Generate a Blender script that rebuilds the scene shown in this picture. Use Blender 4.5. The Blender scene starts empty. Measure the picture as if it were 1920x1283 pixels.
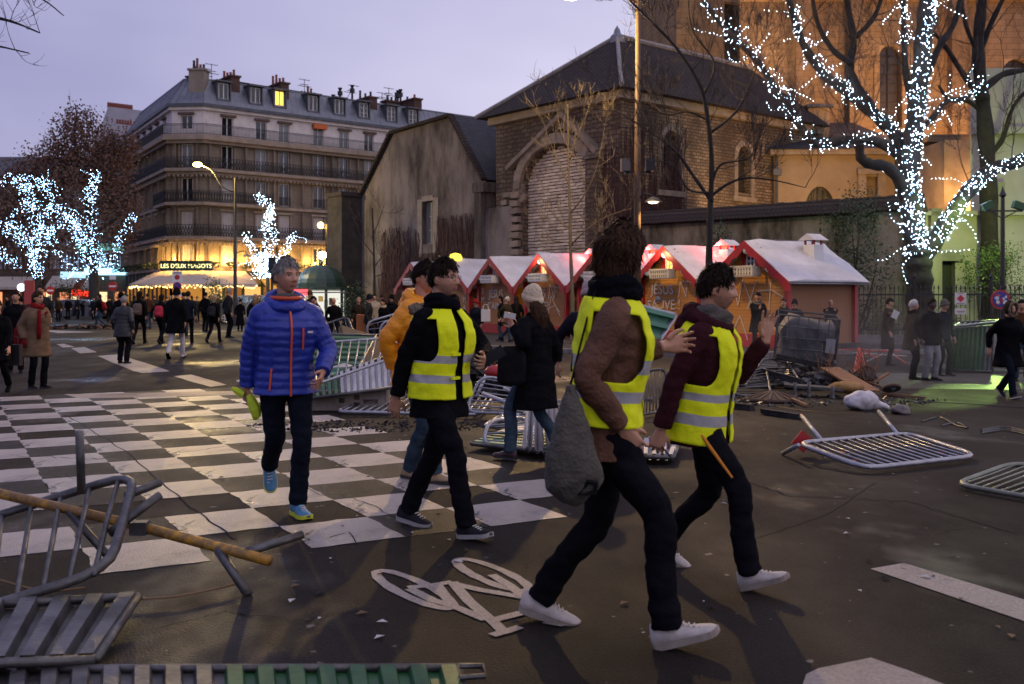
import bpy, math, random
import numpy as np
from mathutils import Vector, Matrix, noise
R = math.radians
sc = bpy.context.scene
COL = sc.collection
rnd = random.Random(7)
F, HC = 1867.0, 1.52                     # focal length in photo pixels, eye height
def P(u, v, Y): return Vector(((u - 960) * Y / F, Y, HC + (560 - v) * Y / F))
def G(u, v, z=0.0):
 Y = F * (HC - z) / (v - 560); return Vector(((u - 960) * Y / F, Y, z))
# ---------------------------------------------------------------- camera, sky, lights, exposure
cam = bpy.data.cameras.new('camera'); cam_o = bpy.data.objects.new('camera', cam); COL.objects.link(cam_o)
cam.sensor_width = 36.0; cam.lens = 36.0 * F / 1920.0; cam.shift_y = -81.5 / 1920.0
cam.clip_end = 2000; cam.clip_start = 0.05
cam_o.location = (0, 0, HC); cam_o.rotation_euler = (R(90), 0, 0)
cam.dof.use_dof = True; cam.dof.focus_distance = 9.5; cam.dof.aperture_fstop = 3.6
sc.camera = cam_o
world = bpy.data.worlds.new('World'); sc.world = world; world.use_nodes = True
wn, wl = world.node_tree.nodes, world.node_tree.links
wn.clear()
w_out = wn.new('ShaderNodeOutputWorld'); w_add = wn.new('ShaderNodeAddShader')
w_sky = wn.new('ShaderNodeTexSky'); w_sky.sky_type = 'NISHITA'; w_sky.sun_disc = False
w_sky.sun_elevation = R(1.5); w_sky.sun_rotation = R(60)
w_b1 = wn.new('ShaderNodeBackground'); w_b1.inputs['Strength'].default_value = 0.05
wl.new(w_sky.outputs[0], w_b1.inputs['Color'])
w_tc = wn.new('ShaderNodeTexCoord'); w_sep = wn.new('ShaderNodeSeparateXYZ')
wl.new(w_tc.outputs['Generated'], w_sep.inputs[0])
w_n = wn.new('ShaderNodeTexNoise'); w_n.inputs['Scale'].default_value = 3.0; w_n.inputs['Detail'].default_value = 3; w_n.inputs['Roughness'].default_value = .45
w_map = wn.new('ShaderNodeMapping'); w_map.inputs['Scale'].default_value = (1, 1, 2.5)
wl.new(w_tc.outputs['Generated'], w_map.inputs[0]); wl.new(w_map.outputs[0], w_n.inputs['Vector'])
w_m = wn.new('ShaderNodeMath'); w_m.operation = 'MULTIPLY_ADD'          # brighter towards the west (+x)
wl.new(w_sep.outputs['X'], w_m.inputs[0]); w_m.inputs[1].default_value = 0.72; w_m.inputs[2].default_value = 0.30
w_m2 = wn.new('ShaderNodeMath'); w_m2.operation = 'MULTIPLY_ADD'
wl.new(w_n.outputs[0], w_m2.inputs[0]); w_m2.inputs[1].default_value = 0.55; wl.new(w_m.outputs[0], w_m2.inputs[2])
w_r = wn.new('ShaderNodeValToRGB'); wl.new(w_m2.outputs[0], w_r.inputs[0])
w_r.color_ramp.elements[0].position = 0.12; w_r.color_ramp.elements[0].color = (.215, .215, .43, 1)
w_r.color_ramp.elements[1].position = 0.75; w_r.color_ramp.elements[1].color = (.60, .565, .755, 1)
w_b2 = wn.new('ShaderNodeBackground'); w_b2.inputs['Strength'].default_value = 1.16
wl.new(w_r.outputs[0], w_b2.inputs['Color'])
wl.new(w_b1.outputs[0], w_add.inputs[0]); wl.new(w_b2.outputs[0], w_add.inputs[1]); wl.new(w_add.outputs[0], w_out.inputs[0])
def lamp(name, kind, loc, power, color, **k):
 L = bpy.data.lights.new(name, kind); L.energy = power; L.color = color
 o = bpy.data.objects.new(name, L); COL.objects.link(o); o.location = loc
 for a, b in k.items():
  if a == 'target':
   o.rotation_euler = (Vector(b) - Vector(loc)).to_track_quat('-Z', 'Y').to_euler()
  else: setattr(L, a, b)
 return o
lamp('sun', 'SUN', (0, 0, 60), 0.12, (1, .8, .85), angle=R(40), target=(-30, 18, 0))
sc.render.engine = 'CYCLES'
sc.cycles.use_denoising = True
try: sc.cycles.denoiser = 'OPENIMAGEDENOISE'
except Exception: pass
sc.cycles.max_bounces = 5; sc.cycles.diffuse_bounces = 2; sc.cycles.glossy_bounces = 3
sc.cycles.transmission_bounces = 4; sc.cycles.transparent_max_bounces = 8; sc.cycles.volume_bounces = 0
sc.cycles.sample_clamp_indirect = 4.0; sc.cycles.sample_clamp_direct = 0.0
sc.cycles.caustics_reflective = False; sc.cycles.caustics_refractive = False
sc.view_settings.view_transform = 'Standard'; sc.view_settings.look = 'None'
sc.view_settings.exposure = 0.0; sc.view_settings.gamma = 1.0; sc.view_settings.use_curve_mapping = False
# ---------------------------------------------------------------- materials
def lin(c): return tuple(((x / 255.0) / 12.92 if x <= 10 else (((x / 255.0) + .055) / 1.055) ** 2.4) for x in c)
_M = {}
def mk(name, c1, c2=None, scale=4.0, rough=.6, metal=0.0, bump=0.0, bscale=None, emit=None, estr=0.0, spec=.5,
 detail=5, stretch=None, rvar=0.0, c3=None, objvar=0.0, alpha=1.0, trans=0.0, sheen=0.0, contrast=(.35, .65)):
 if name in _M: return _M[name]
 m = bpy.data.materials.new(name); m.use_nodes = True; n, l = m.node_tree.nodes, m.node_tree.links
 b = n['Principled BSDF']
 b.inputs['Base Color'].default_value = (*c1, 1); b.inputs['Roughness'].default_value = rough
 b.inputs['Metallic'].default_value = metal
 b.inputs['Specular IOR Level'].default_value = spec
 if trans: b.inputs['Transmission Weight'].default_value = trans
 if alpha < 1: b.inputs['Alpha'].default_value = alpha
 if emit is not None:
  b.inputs['Emission Color'].default_value = (*emit, 1); b.inputs['Emission Strength'].default_value = estr
 need = c2 is not None or bump or rvar
 if need:
  tc = n.new('ShaderNodeTexCoord'); mp = n.new('ShaderNodeMapping')
  l.new(tc.outputs['Object'], mp.inputs[0])
  if stretch: mp.inputs['Scale'].default_value = stretch
  nz = n.new('ShaderNodeTexNoise'); nz.inputs['Scale'].default_value = scale; nz.inputs['Detail'].default_value = detail
  nz.inputs['Roughness'].default_value = .62
  l.new(mp.outputs[0], nz.inputs['Vector'])
  if c2 is not None:
   rp = n.new('ShaderNodeValToRGB'); rp.color_ramp.elements[0].color = (*c1, 1); rp.color_ramp.elements[1].color = (*c2, 1)
   rp.color_ramp.elements[0].position, rp.color_ramp.elements[1].position = contrast
   if c3 is not None:
    e = rp.color_ramp.elements.new(sum(contrast) / 2); e.color = (*c3, 1)
   l.new(nz.outputs[0], rp.inputs[0]); src = rp.outputs[0]
   if objvar:
    oi = n.new('ShaderNodeObjectInfo'); hv = n.new('ShaderNodeHueSaturation')
    mr = n.new('ShaderNodeMapRange'); mr.inputs['To Min'].default_value = 1 - objvar; mr.inputs['To Max'].default_value = 1 + objvar
    l.new(oi.outputs['Random'], mr.inputs['Value']); l.new(mr.outputs[0], hv.inputs['Value'])
    l.new(src, hv.inputs['Color']); src = hv.outputs[0]
   l.new(src, b.inputs['Base Color'])
  if rvar:
   mr2 = n.new('ShaderNodeMapRange'); mr2.inputs['To Min'].default_value = max(.02, rough - rvar); mr2.inputs['To Max'].default_value = min(1, rough + rvar)
   mr2.inputs['From Min'].default_value = .3; mr2.inputs['From Max'].default_value = .7
   l.new(nz.outputs[0], mr2.inputs['Value']); l.new(mr2.outputs[0], b.inputs['Roughness'])
  if bump:
   nb = n.new('ShaderNodeTexNoise'); nb.inputs['Scale'].default_value = bscale or scale * 4; nb.inputs['Detail'].default_value = 6
   l.new(mp.outputs[0], nb.inputs['Vector'])
   bp = n.new('ShaderNodeBump'); bp.inputs['Strength'].default_value = bump; bp.inputs['Distance'].default_value = .03
   l.new(nb.outputs[0], bp.inputs['Height']); l.new(bp.outputs[0], b.inputs['Normal'])
 _M[name] = m; return m
def mk_brick(name, c1, c2, mortar, w=.6, h=.25, ms=.012, rough=.85, bump=.6, noise_c=None, nscale=.5, mixf=.5, off=.5, streak=True, wob=.06):
 """coursed masonry in a building's own frame (x+y runs along the wall, z up)"""
 if name in _M: return _M[name]
 m = bpy.data.materials.new(name); m.use_nodes = True; n, l = m.node_tree.nodes, m.node_tree.links
 b = n['Principled BSDF']; b.inputs['Roughness'].default_value = rough; b.inputs['Specular IOR Level'].default_value = .12
 tc = n.new('ShaderNodeTexCoord'); sp = n.new('ShaderNodeSeparateXYZ'); l.new(tc.outputs['Object'], sp.inputs[0])
 ad = n.new('ShaderNodeMath'); ad.operation = 'ADD'; l.new(sp.outputs['X'], ad.inputs[0]); l.new(sp.outputs['Y'], ad.inputs[1])
 cb = n.new('ShaderNodeCombineXYZ'); l.new(ad.outputs[0], cb.inputs['X']); l.new(sp.outputs['Z'], cb.inputs['Y'])
 wbn = n.new('ShaderNodeTexNoise'); wbn.inputs['Scale'].default_value = 1.9; l.new(tc.outputs['Object'], wbn.inputs['Vector'])
 wm = n.new('ShaderNodeVectorMath'); wm.operation = 'MULTIPLY_ADD'; l.new(wbn.outputs['Color'], wm.inputs[0])
 wm.inputs[1].default_value = (wob, wob, 0); l.new(cb.outputs[0], wm.inputs[2])
 br = n.new('ShaderNodeTexBrick'); l.new(wm.outputs[0], br.inputs['Vector'])
 br.inputs['Scale'].default_value = 1.0; br.inputs['Brick Width'].default_value = w; br.inputs['Row Height'].default_value = h
 br.inputs['Mortar Size'].default_value = ms; br.inputs['Mortar Smooth'].default_value = .3; br.offset = off
 br.inputs['Color1'].default_value = (*c1, 1); br.inputs['Color2'].default_value = (*c2, 1); br.inputs['Mortar'].default_value = (*mortar, 1)
 nz = n.new('ShaderNodeTexNoise'); nz.inputs['Scale'].default_value = nscale; nz.inputs['Detail'].default_value = 8; nz.inputs['Roughness'].default_value = .68
 mp = n.new('ShaderNodeMapping'); mp.inputs['Scale'].default_value = (1, 1, .35 if streak else 1); l.new(tc.outputs['Object'], mp.inputs[0]); l.new(mp.outputs[0], nz.inputs['Vector'])
 rp = n.new('ShaderNodeValToRGB'); rp.color_ramp.elements[0].position = .40; rp.color_ramp.elements[1].position = .60
 nc = noise_c or tuple(x * .35 for x in c1)
 rp.color_ramp.elements[0].color = (0, 0, 0, 1); rp.color_ramp.elements[1].color = (mixf, mixf, mixf, 1); l.new(nz.outputs[0], rp.inputs[0])
 mx = n.new('ShaderNodeMix'); mx.data_type = 'RGBA'; l.new(rp.outputs[0], mx.inputs[0]); l.new(br.outputs['Color'], mx.inputs[6]); mx.inputs[7].default_value = (*nc, 1)
 l.new(mx.outputs[2], b.inputs['Base Color'])
 n2 = n.new('ShaderNodeTexNoise'); n2.inputs['Scale'].default_value = 14; n2.inputs['Detail'].default_value = 6; l.new(tc.outputs['Object'], n2.inputs['Vector'])
 ma = n.new('ShaderNodeMath'); ma.operation = 'MULTIPLY_ADD'; l.new(n2.outputs[0], ma.inputs[0]); ma.inputs[1].default_value = .7
 inv = n.new('ShaderNodeMath'); inv.operation = 'SUBTRACT'; inv.inputs[0].default_value = 1; l.new(br.outputs['Fac'], inv.inputs[1]); l.new(inv.outputs[0], ma.inputs[2])
 bp = n.new('ShaderNodeBump'); bp.inputs['Strength'].default_value = bump; bp.inputs['Distance'].default_value = .04
 l.new(ma.outputs[0], bp.inputs['Height']); l.new(bp.outputs[0], b.inputs['Normal'])
 _M[name] = m; return m
def emis(name, col, strength):
 if name in _M: return _M[name]
 m = bpy.data.materials.new(name); m.use_nodes = True; n, l = m.node_tree.nodes, m.node_tree.links
 n.clear(); o = n.new('ShaderNodeOutputMaterial'); e = n.new('ShaderNodeEmission')
 e.inputs[0].default_value = (*col, 1); e.inputs[1].default_value = strength; l.new(e.outputs[0], o.inputs[0])
 _M[name] = m; return m
# ---------------------------------------------------------------- mesh builder and object helpers
class MB:
 def __init__(s): s.v = []; s.f = []; s.m = []
 def add(s, vs, fs, mi=0):
  b = len(s.v); s.v.extend(tuple(x) for x in vs)
  s.f.extend(tuple(i + b for i in f) for f in fs); s.m.extend([mi] * len(fs)); return s
 def box(s, c, d, M=None, mi=0, rz=0.0):
  hx, hy, hz = d[0] / 2, d[1] / 2, d[2] / 2
  vs = [Vector((x * hx, y * hy, z * hz)) for x in (-1, 1) for y in (-1, 1) for z in (-1, 1)]
  if rz:
   r = Matrix.Rotation(rz, 3, 'Z'); vs = [r @ v for v in vs]
  if M is not None: vs = [M @ v for v in vs]
  c = Vector(c); vs = [v + c for v in vs]
  return s.add(vs, [(0, 1, 3, 2), (4, 6, 7, 5), (0, 4, 5, 1), (2, 3, 7, 6), (0, 2, 6, 4), (1, 5, 7, 3)], mi)
 def box2(s, a, b, mi=0):
  a, b = Vector(a), Vector(b); return s.box((a + b) / 2, (abs(b.x - a.x), abs(b.y - a.y), abs(b.z - a.z)), mi=mi)
 def beam(s, a, b, w, h, mi=0, up=(0, 0, 1)):
  a, b = Vector(a), Vector(b); d = b - a; L = d.length; d.normalize()
  x = d.cross(Vector(up))
  if x.length < 1e-4: x = d.cross(Vector((1, 0, 0)))
  x.normalize(); z = x.cross(d)
  M = Matrix((x, d, z)).transposed(); return s.box((a + b) / 2, (w, L, h), M, mi)
 def tube(s, pts, r, n=8, mi=0, cap=True, closed=False, flat=None):
  pts = [Vector(p) for p in pts]; k = len(pts)
  rs = r if isinstance(r, (list, tuple)) else [r] * k
  t0 = (pts[1] - pts[0]).normalized()
  ref = Vector((0, 0, 1)) if abs(t0.z) < .9 else Vector((1, 0, 0))
  nx = t0.cross(ref).normalized(); vs = []; fs = []
  for i, p in enumerate(pts):
   if closed: t = pts[(i + 1) % k] - pts[i - 1]
   else: t = pts[min(i + 1, k - 1)] - pts[max(i - 1, 0)]
   if t.length < 1e-9: t = t0.copy()
   t.normalize(); nx = (nx - t * nx.dot(t))
   if nx.length < 1e-6: nx = t.orthogonal()
   nx.normalize(); ny = t.cross(nx)
   fl = flat or (1, 1)
   for j in range(n):
    a = 2 * math.pi * j / n
    vs.append(p + nx * (math.cos(a) * rs[i] * fl[0]) + ny * (math.sin(a) * rs[i] * fl[1]))
  for i in range(k if closed else k - 1):
   i2 = (i + 1) % k
   for j in range(n):
    fs.append((i * n + j, i * n + (j + 1) % n, i2 * n + (j + 1) % n, i2 * n + j))
  if cap and not closed:
   fs.append(tuple(reversed(range(n)))); fs.append(tuple(range((k - 1) * n, k * n)))
  return s.add(vs, fs, mi)
 def loft(s, rings, mi=0, cap=True):
  n = len(rings[0]); vs = [p for rg in rings for p in rg]; fs = []
  for i in range(len(rings) - 1):
   for j in range(n):
    fs.append((i * n + j, i * n + (j + 1) % n, (i + 1) * n + (j + 1) % n, (i + 1) * n + j))
  if cap:
   fs.append(tuple(reversed(range(n)))); fs.append(tuple(range((len(rings) - 1) * n, len(rings) * n)))
  return s.add(vs, fs, mi)
 def lathe(s, prof, n=16, c=(0, 0, 0), mi=0):
  return s.loft([[Vector((c[0] + r * math.cos(2 * math.pi * j / n), c[1] + r * math.sin(2 * math.pi * j / n), c[2] + z)) for j in range(n)] for r, z in prof], mi)
 def prism(s, poly, d, mi=0):
  """poly: coplanar points, extruded by vector d"""
  n = len(poly); d = Vector(d); vs = [Vector(p) for p in poly] + [Vector(p) + d for p in poly]
  fs = [tuple(range(n)), tuple(reversed(range(n, 2 * n)))] + [(i, i + n, (i + 1) % n + n, (i + 1) % n) for i in range(n)]
  return s.add(vs, fs, mi)
 def ball(s, c, r, n=10, m=7, mi=0, M=None):
  r = r if isinstance(r, (tuple, list, Vector)) else (r, r, r); vs = []; fs = []; c = Vector(c)
  for i in range(m + 1):
   th = math.pi * i / m
   for j in range(n):
    a = 2 * math.pi * j / n
    p = Vector((r[0] * math.sin(th) * math.cos(a), r[1] * math.sin(th) * math.sin(a), r[2] * math.cos(th)))
    vs.append((M @ p if M is not None else p) + c)
  for i in range(m):
   for j in range(n):
    fs.append((i * n + j, (i + 1) * n + j, (i + 1) * n + (j + 1) % n, i * n + (j + 1) % n))
  return s.add(vs, fs, mi)
 def octa(s, c, r, mi=0):
  x, y, z = c
  return s.add([(x + r, y, z), (x - r, y, z), (x, y + r, z), (x, y - r, z), (x, y, z + r), (x, y, z - r)],
     [(0, 2, 4), (2, 1, 4), (1, 3, 4), (3, 0, 4), (2, 0, 5), (1, 2, 5), (3, 1, 5), (0, 3, 5)], mi)
 def quad(s, a, b, c, d, mi=0): return s.add([a, b, c, d], [(0, 1, 2, 3)], mi)
 def mesh(s, name, mats, smooth=False):
  me = bpy.data.meshes.new(name); me.from_pydata([tuple(v) for v in s.v], [], s.f)
  for m in (mats if isinstance(mats, (list, tuple)) else [mats]): me.materials.append(m)
  if any(s.m): me.polygons.foreach_set('material_index', s.m)
  if smooth: me.polygons.foreach_set('use_smooth', [True] * len(me.polygons))
  me.update(); return me
 def build(s, name, mats, parent=None, smooth=False, **tags):
  return link(name, s.mesh(name, mats, smooth), parent, **tags)
def link(name, me, parent=None, label=None, cat=None, group=None, kind=None, loc=None, rot=None, M=None):
 o = bpy.data.objects.new(name, me); COL.objects.link(o)
 if parent is not None: o.parent = parent
 if M is not None: o.matrix_local = M
 else:
  if loc is not None: o.location = loc
  if rot is not None: o.rotation_euler = rot
 tag(o, label, cat, group, kind); return o
def tag(o, label=None, cat=None, group=None, kind=None):
 for k, v in (('label', label), ('category', cat), ('group', group), ('kind', kind)):
  if v: o[k] = v
 return o
def thing(name, label, cat, loc=(0, 0, 0), rz=0.0, group=None, M=None):
 o = bpy.data.objects.new(name, None); COL.objects.link(o); o.empty_display_size = .2
 if M is not None: o.matrix_world = M
 else: o.location = loc; o.rotation_euler = (0, 0, rz)
 return tag(o, label, cat, group)
def copy_tree(o, parent=None):
 c = o.copy(); COL.objects.link(c)
 if parent is not None: c.parent = parent
 for ch in list(o.children): copy_tree(ch, c)
 return c
def shade_auto(me, ang=35):
 try: me.set_sharp_from_angle(angle=R(ang))
 except Exception: pass
def wall_holes(mb, o, dx, L, z0, z1, holes, depth=.3, mi=0, inward=None, top=None):
 """vertical wall face from o along unit dx, with rectangular holes (x0,x1,z0,z1) and reveals going inward"""
 o, dx = Vector(o), Vector(dx); inn = Vector(inward) if inward is not None else Vector((-dx.y, dx.x, 0))
 xs = sorted({0.0, L, *[h[0] for h in holes], *[h[1] for h in holes]}); zs = sorted({z0, z1, *[h[2] for h in holes], *[h[3] for h in holes]})
 pt = lambda x, z, d=0: o + dx * x + Vector((0, 0, z)) + inn * d
 for i in range(len(xs) - 1):
  for j in range(len(zs) - 1):
   cx, cz = (xs[i] + xs[i + 1]) / 2, (zs[j] + zs[j + 1]) / 2
   if any(h[0] < cx < h[1] and h[2] < cz < h[3] for h in holes): continue
   mb.quad(pt(xs[i], zs[j]), pt(xs[i + 1], zs[j]), pt(xs[i + 1], zs[j + 1]), pt(xs[i], zs[j + 1]), mi)
 for a, b, c, d in holes:
  for (p, q) in (((a, c), (b, c)), ((b, c), (b, d)), ((b, d), (a, d)), ((a, d), (a, c))):
   mb.quad(pt(*p), pt(*q), pt(*q, depth), pt(*p, depth), mi)
# ---------------------------------------------------------------- ground
def asphalt(name, base, base2, wet=True, cracks=True, rough=.74, spec=.15, gr=.55):
 m = bpy.data.materials.new(name); m.use_nodes = True; n, l = m.node_tree.nodes, m.node_tree.links
 b = n['Principled BSDF']
 tc = n.new('ShaderNodeTexCoord')
 def nz(sc_, det=6, ro=.6, stretch=None):
  t = n.new('ShaderNodeTexNoise'); t.inputs['Scale'].default_value = sc_; t.inputs['Detail'].default_value = det; t.inputs['Roughness'].default_value = ro
  if stretch:
   mp = n.new('ShaderNodeMapping'); mp.inputs['Scale'].default_value = stretch; mp.inputs['Rotation'].default_value = (0, 0, R(28)); l.new(tc.outputs['Object'], mp.inputs[0]); l.new(mp.outputs[0], t.inputs['Vector'])
  else: l.new(tc.outputs['Object'], t.inputs['Vector'])
  return t
 def ramp(src, p0, p1, c0=(0, 0, 0), c1=(1, 1, 1)):
  r = n.new('ShaderNodeValToRGB'); r.color_ramp.elements[0].position = p0; r.color_ramp.elements[1].position = p1
  r.color_ramp.elements[0].color = (*c0, 1); r.color_ramp.elements[1].color = (*c1, 1); l.new(src, r.inputs[0]); return r
 def mix(fac, a, c, blend='MIX'):
  x = n.new('ShaderNodeMix'); x.data_type = 'RGBA'; x.blend_type = blend
  if isinstance(fac, float): x.inputs[0].default_value = fac
  else: l.new(fac, x.inputs[0])
  for i, q in ((6, a), (7, c)):
   if isinstance(q, tuple): x.inputs[i].default_value = (*q, 1)
   else: l.new(q, x.inputs[i])
  return x.outputs[2]
 big = ramp(nz(.35, 5, .6, (1, .35, 1)).outputs[0], .35, .65, base, base2)
 col = mix(ramp(nz(38, 3).outputs[0], .38, .62, (.55,) * 3, (1.35,) * 3).outputs[0], (1, 1, 1), (1, 1, 1))
 grain = ramp(nz(75, 3).outputs[0], .36, .64, (1 - gr,) * 3, (1 + gr,) * 3)
 col = mix(1.0, big.outputs[0], grain.outputs[0], 'MULTIPLY')
 stain = ramp(nz(1.1, 7, .7).outputs[0], .52, .68)
 col = mix(stain.outputs[0], col, tuple(x * .55 for x in base))
 speck = ramp(nz(9, 2, .5).outputs[0], .71, .74)
 col = mix(speck.outputs[0], col, (.16, .14, .12))
 hgt = nz(70, 4)
 bp = n.new('ShaderNodeBump'); bp.inputs['Strength'].default_value = .7; bp.inputs['Distance'].default_value = .014; l.new(hgt.outputs[0], bp.inputs['Height'])
 nrm = bp.outputs[0]
 if cracks:
  wv = n.new('ShaderNodeVectorMath'); wv.operation = 'MULTIPLY_ADD'; wn_ = nz(2.2, 5, .6)
  l.new(wn_.outputs['Color'], wv.inputs[0]); wv.inputs[1].default_value = (.5, .5, 0); l.new(tc.outputs['Object'], wv.inputs[2])
  vo = n.new('ShaderNodeTexVoronoi'); vo.feature = 'DISTANCE_TO_EDGE'; vo.inputs['Scale'].default_value = .42; l.new(wv.outputs[0], vo.inputs['Vector'])
  cr = ramp(vo.outputs['Distance'], .002, .007, (1, 1, 1), (0, 0, 0))
  msk = ramp(nz(.6, 2).outputs[0], .48, .56)
  mm = mix(1.0, cr.outputs[0], msk.outputs[0], 'MULTIPLY')
  col = mix(mm, col, (.006, .005, .005))
 l.new(col, b.inputs['Base Color'])
 rr = ramp(nz(.55, 5, .62, (1, .5, 1)).outputs[0], .40, .62, (rough + .08,) * 3, (rough - .16,) * 3)
 ro = rr.outputs[0]
 if wet:
  wt = ramp(nz(.42, 5, .62, (.8, .5, 1)).outputs[0], .56, .70); ro = mix(wt.outputs[0], ro, (.17, .17, .17)); sp_ = n.new('ShaderNodeMapRange'); sp_.inputs['To Min'].default_value = spec; sp_.inputs['To Max'].default_value = .55; l.new(wt.outputs[0], sp_.inputs['Value']); l.new(sp_.outputs[0], b.inputs['Specular IOR Level'])
 l.new(ro, b.inputs['Roughness']); l.new(nrm, b.inputs['Normal']); b.inputs['Specular IOR Level'].default_value = spec
 return m
asph = asphalt("asphalt", (.0100, .0072, .0053), (.0205, .0150, .0112))
xs = [-400, -60, -20, -8, 0, 8, 20, 60, 400]; ys = [-60, -10, 0, 6, 12, 20, 35, 60, 120, 900]
g = MB()
for i in range(len(xs) - 1):
 for j in range(len(ys) - 1):
  g.quad((xs[i], ys[j], 0), (xs[i + 1], ys[j], 0), (xs[i + 1], ys[j + 1], 0), (xs[i], ys[j + 1], 0))
ground = g.build('ground', asph, kind='structure')
paint = asphalt('worn_white_paint', (.30, .26, .235), (.55, .485, .44), wet=True, rough=.31, spec=.55, gr=.16)
paint2 = asphalt('old_white_paint', (.26, .215, .185), (.40, .345, .30), wet=False, cracks=False, rough=.5, gr=.2)
dark_sq = asphalt('dark_paving', (.013, .0105, .009), (.024, .020, .0175), wet=True, rough=.5)
A0 = Vector((-1.545, 6.63, 0)); E1 = Vector((.534, .29, 0)); E2 = Vector((.332, -.5765, 0))
cross = link('checkered_crossing', None, kind='structure')
def rough_quad(p, q, r, s, amp, k=6):
 out = []
 for a, b in ((p, q), (q, r), (r, s), (s, p)):
  for i in range(k):
   t = i / k; w = a.lerp(b, t) + Vector((rnd.uniform(-amp, amp), rnd.uniform(-amp, amp), 0)) * (1 if i else .4); out.append(w)
 return out
sq_meshes = {}
for kind, mat in (('w', paint), ('d', dark_sq)):
 for v in range(5):
  mb = MB(); z = Vector((0, 0, 0))
  pl = rough_quad(z, E1, E1 + E2, E2, .012 if kind == 'w' else .006)
  c = sum(pl, Vector()) / len(pl); n_ = len(pl)
  mb.add([c] + pl, [(0, i + 1, (i + 1) % n_ + 1) for i in range(n_)])
  for p in mb.v: pass
  sq_meshes[kind, v] = mb.mesh('painted_square', mat)
for i in range(-17, 4):
 for j in range(-16, 1):
  if i == 3 and j > -1: continue
  o = A0 + E1 * i + E2 * j; c = o + E1 * .5 + E2 * .5
  if c.y < 3: continue
  u = 960 + F * c.x / c.y
  if u < -150: continue
  w = (i + j) % 2 == 0
  if w and rnd.random() < .02: continue
  if not w and rnd.random() < .35: continue
  link('painted_square' if w else 'dark_square', sq_meshes['w' if w else 'd', rnd.randrange(5)], cross, loc=(o.x, o.y, .004 if w else .003))
def flat(name, pts, mat, z=.004, parent=None, kind='structure'):
 mb = MB(); n = len(pts); c = sum((Vector(p) for p in pts), Vector()) / n
 mb.add([(c.x, c.y, z)] + [(p[0], p[1], z) for p in pts], [(0, k + 1, (k + 1) % n + 1) for k in range(n)])
 return mb.build(name, mat, parent, kind=kind if parent is None else None)
lines = link('lane_line', None, kind='structure')
for q in ([(325, 706), (358, 703), (425, 722), (395, 726)], [(183, 668), (222, 665), (312, 694), (252, 697)], [(133, 653), (158, 651), (182, 661), (150, 663)],
  [(106, 646), (120, 645), (140, 651), (118, 652)], [(255, 697), (312, 694), (318, 697), (266, 700)]):
 pts = [G(*p) for p in q]; flat('dash', rough_quad(*pts, .012, 5), paint2, .0045, lines)
for q in ([(60, 618), (100, 620), (180, 623), (110, 625)], [(120, 740), (480, 733), (500, 740), (150, 748)], [(1632, 1068), (1695, 1057), (1960, 1138), (1960, 1180)],
  [(1500, 1300), (1512, 1266), (1535, 1255), (1633, 1235), (1700, 1258), (1810, 1300)]):
 pts = [G(*p) for p in q]; flat('road_marking', pts, paint2, .0045)
# painted bicycle on the cycle lane
bike = link('bicycle_marking', None, kind='structure')
def ribbon(name, px, w, closed=False, z=.005, mat=paint2, parent=None):
 pts = [G(*p) for p in px]
 if closed:
  dense = pts
 else: dense = pts
 mb = MB(); L, Rr = [], []
 k = len(dense)
 for i, p in enumerate(dense):
  a = dense[i - 1] if (i or closed) else dense[0]; b = dense[(i + 1) % k] if (i < k - 1 or closed) else dense[-1]
  t = (b - a).normalized(); nn = Vector((-t.y, t.x, 0)); j = 1 + rnd.uniform(-.14, .14)
  L.append(p + nn * w / 2 * j); Rr.append(p - nn * w / 2 * j)
 for i in range(k if closed else k - 1):
  q = (i + 1) % k; mb.quad((*L[i].xy, z), (*Rr[i].xy, z), (*Rr[q].xy, z), (*L[q].xy, z))
 return mb.build(name, mat, parent)
def ell(cx, cy, rx, ry, ang, n=36):
 return [(cx + rx * math.cos(t) * math.cos(ang) - ry * math.sin(t) * math.sin(ang), cy + rx * math.cos(t) * math.sin(ang) + ry * math.sin(t) * math.cos(ang)) for t in [2 * math.pi * i / n for i in range(n)]]
def gell(c, u_, v_, n=36):
 return [(c[0] + u_[0] * math.cos(t) + v_[0] * math.sin(t), c[1] + u_[1] * math.cos(t) + v_[1] * math.sin(t)) for t in [2 * math.pi * i / n for i in range(n)]]
ribbon('wheel_ring', gell((777, 1107), (72, 30), (0, 19)), .058, True, parent=bike)
ribbon('wheel_ring', gell((924, 1080), (68, 25), (2, 17)), .058, True, z=.0052, parent=bike)
for k, q in enumerate(([(765, 1104), (815, 1098), (848, 1093)], [(848, 1093), (880, 1130), (925, 1168), (948, 1190)], [(848, 1096), (900, 1108), (982, 1122)], [(768, 1106), (812, 1128), (848, 1138), (912, 1164)],
  [(820, 1100), (850, 1140)], [(922, 1166), (965, 1155), (1020, 1141)], [(922, 1194), (950, 1186), (975, 1178)], [(922, 1080), (955, 1100), (983, 1122)],
  [(1022, 1168), (1050, 1174), (1078, 1164)], [(1060, 1172), (1045, 1160)])):
 ribbon('frame_bar', q, .06, z=.0055 + .0003 * k, parent=bike)
crk = mk('crack_dark', (.006, .005, .005), rough=.95)  # near-black ribbons drawn along the road cracks
def jag(px):
 out = []
 for (a, b), (c, d) in zip(px, px[1:]):
  n_ = max(3, int(abs(c - a) / 9))
  for i in range(n_): out.append((a + (c - a) * i / n_ + rnd.uniform(-2.5, 2.5), b + (d - b) * i / n_ + rnd.uniform(-1.5, 1.5)))
 return out + [px[-1]]
cko = link('road_crack', None, kind='structure')
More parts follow.
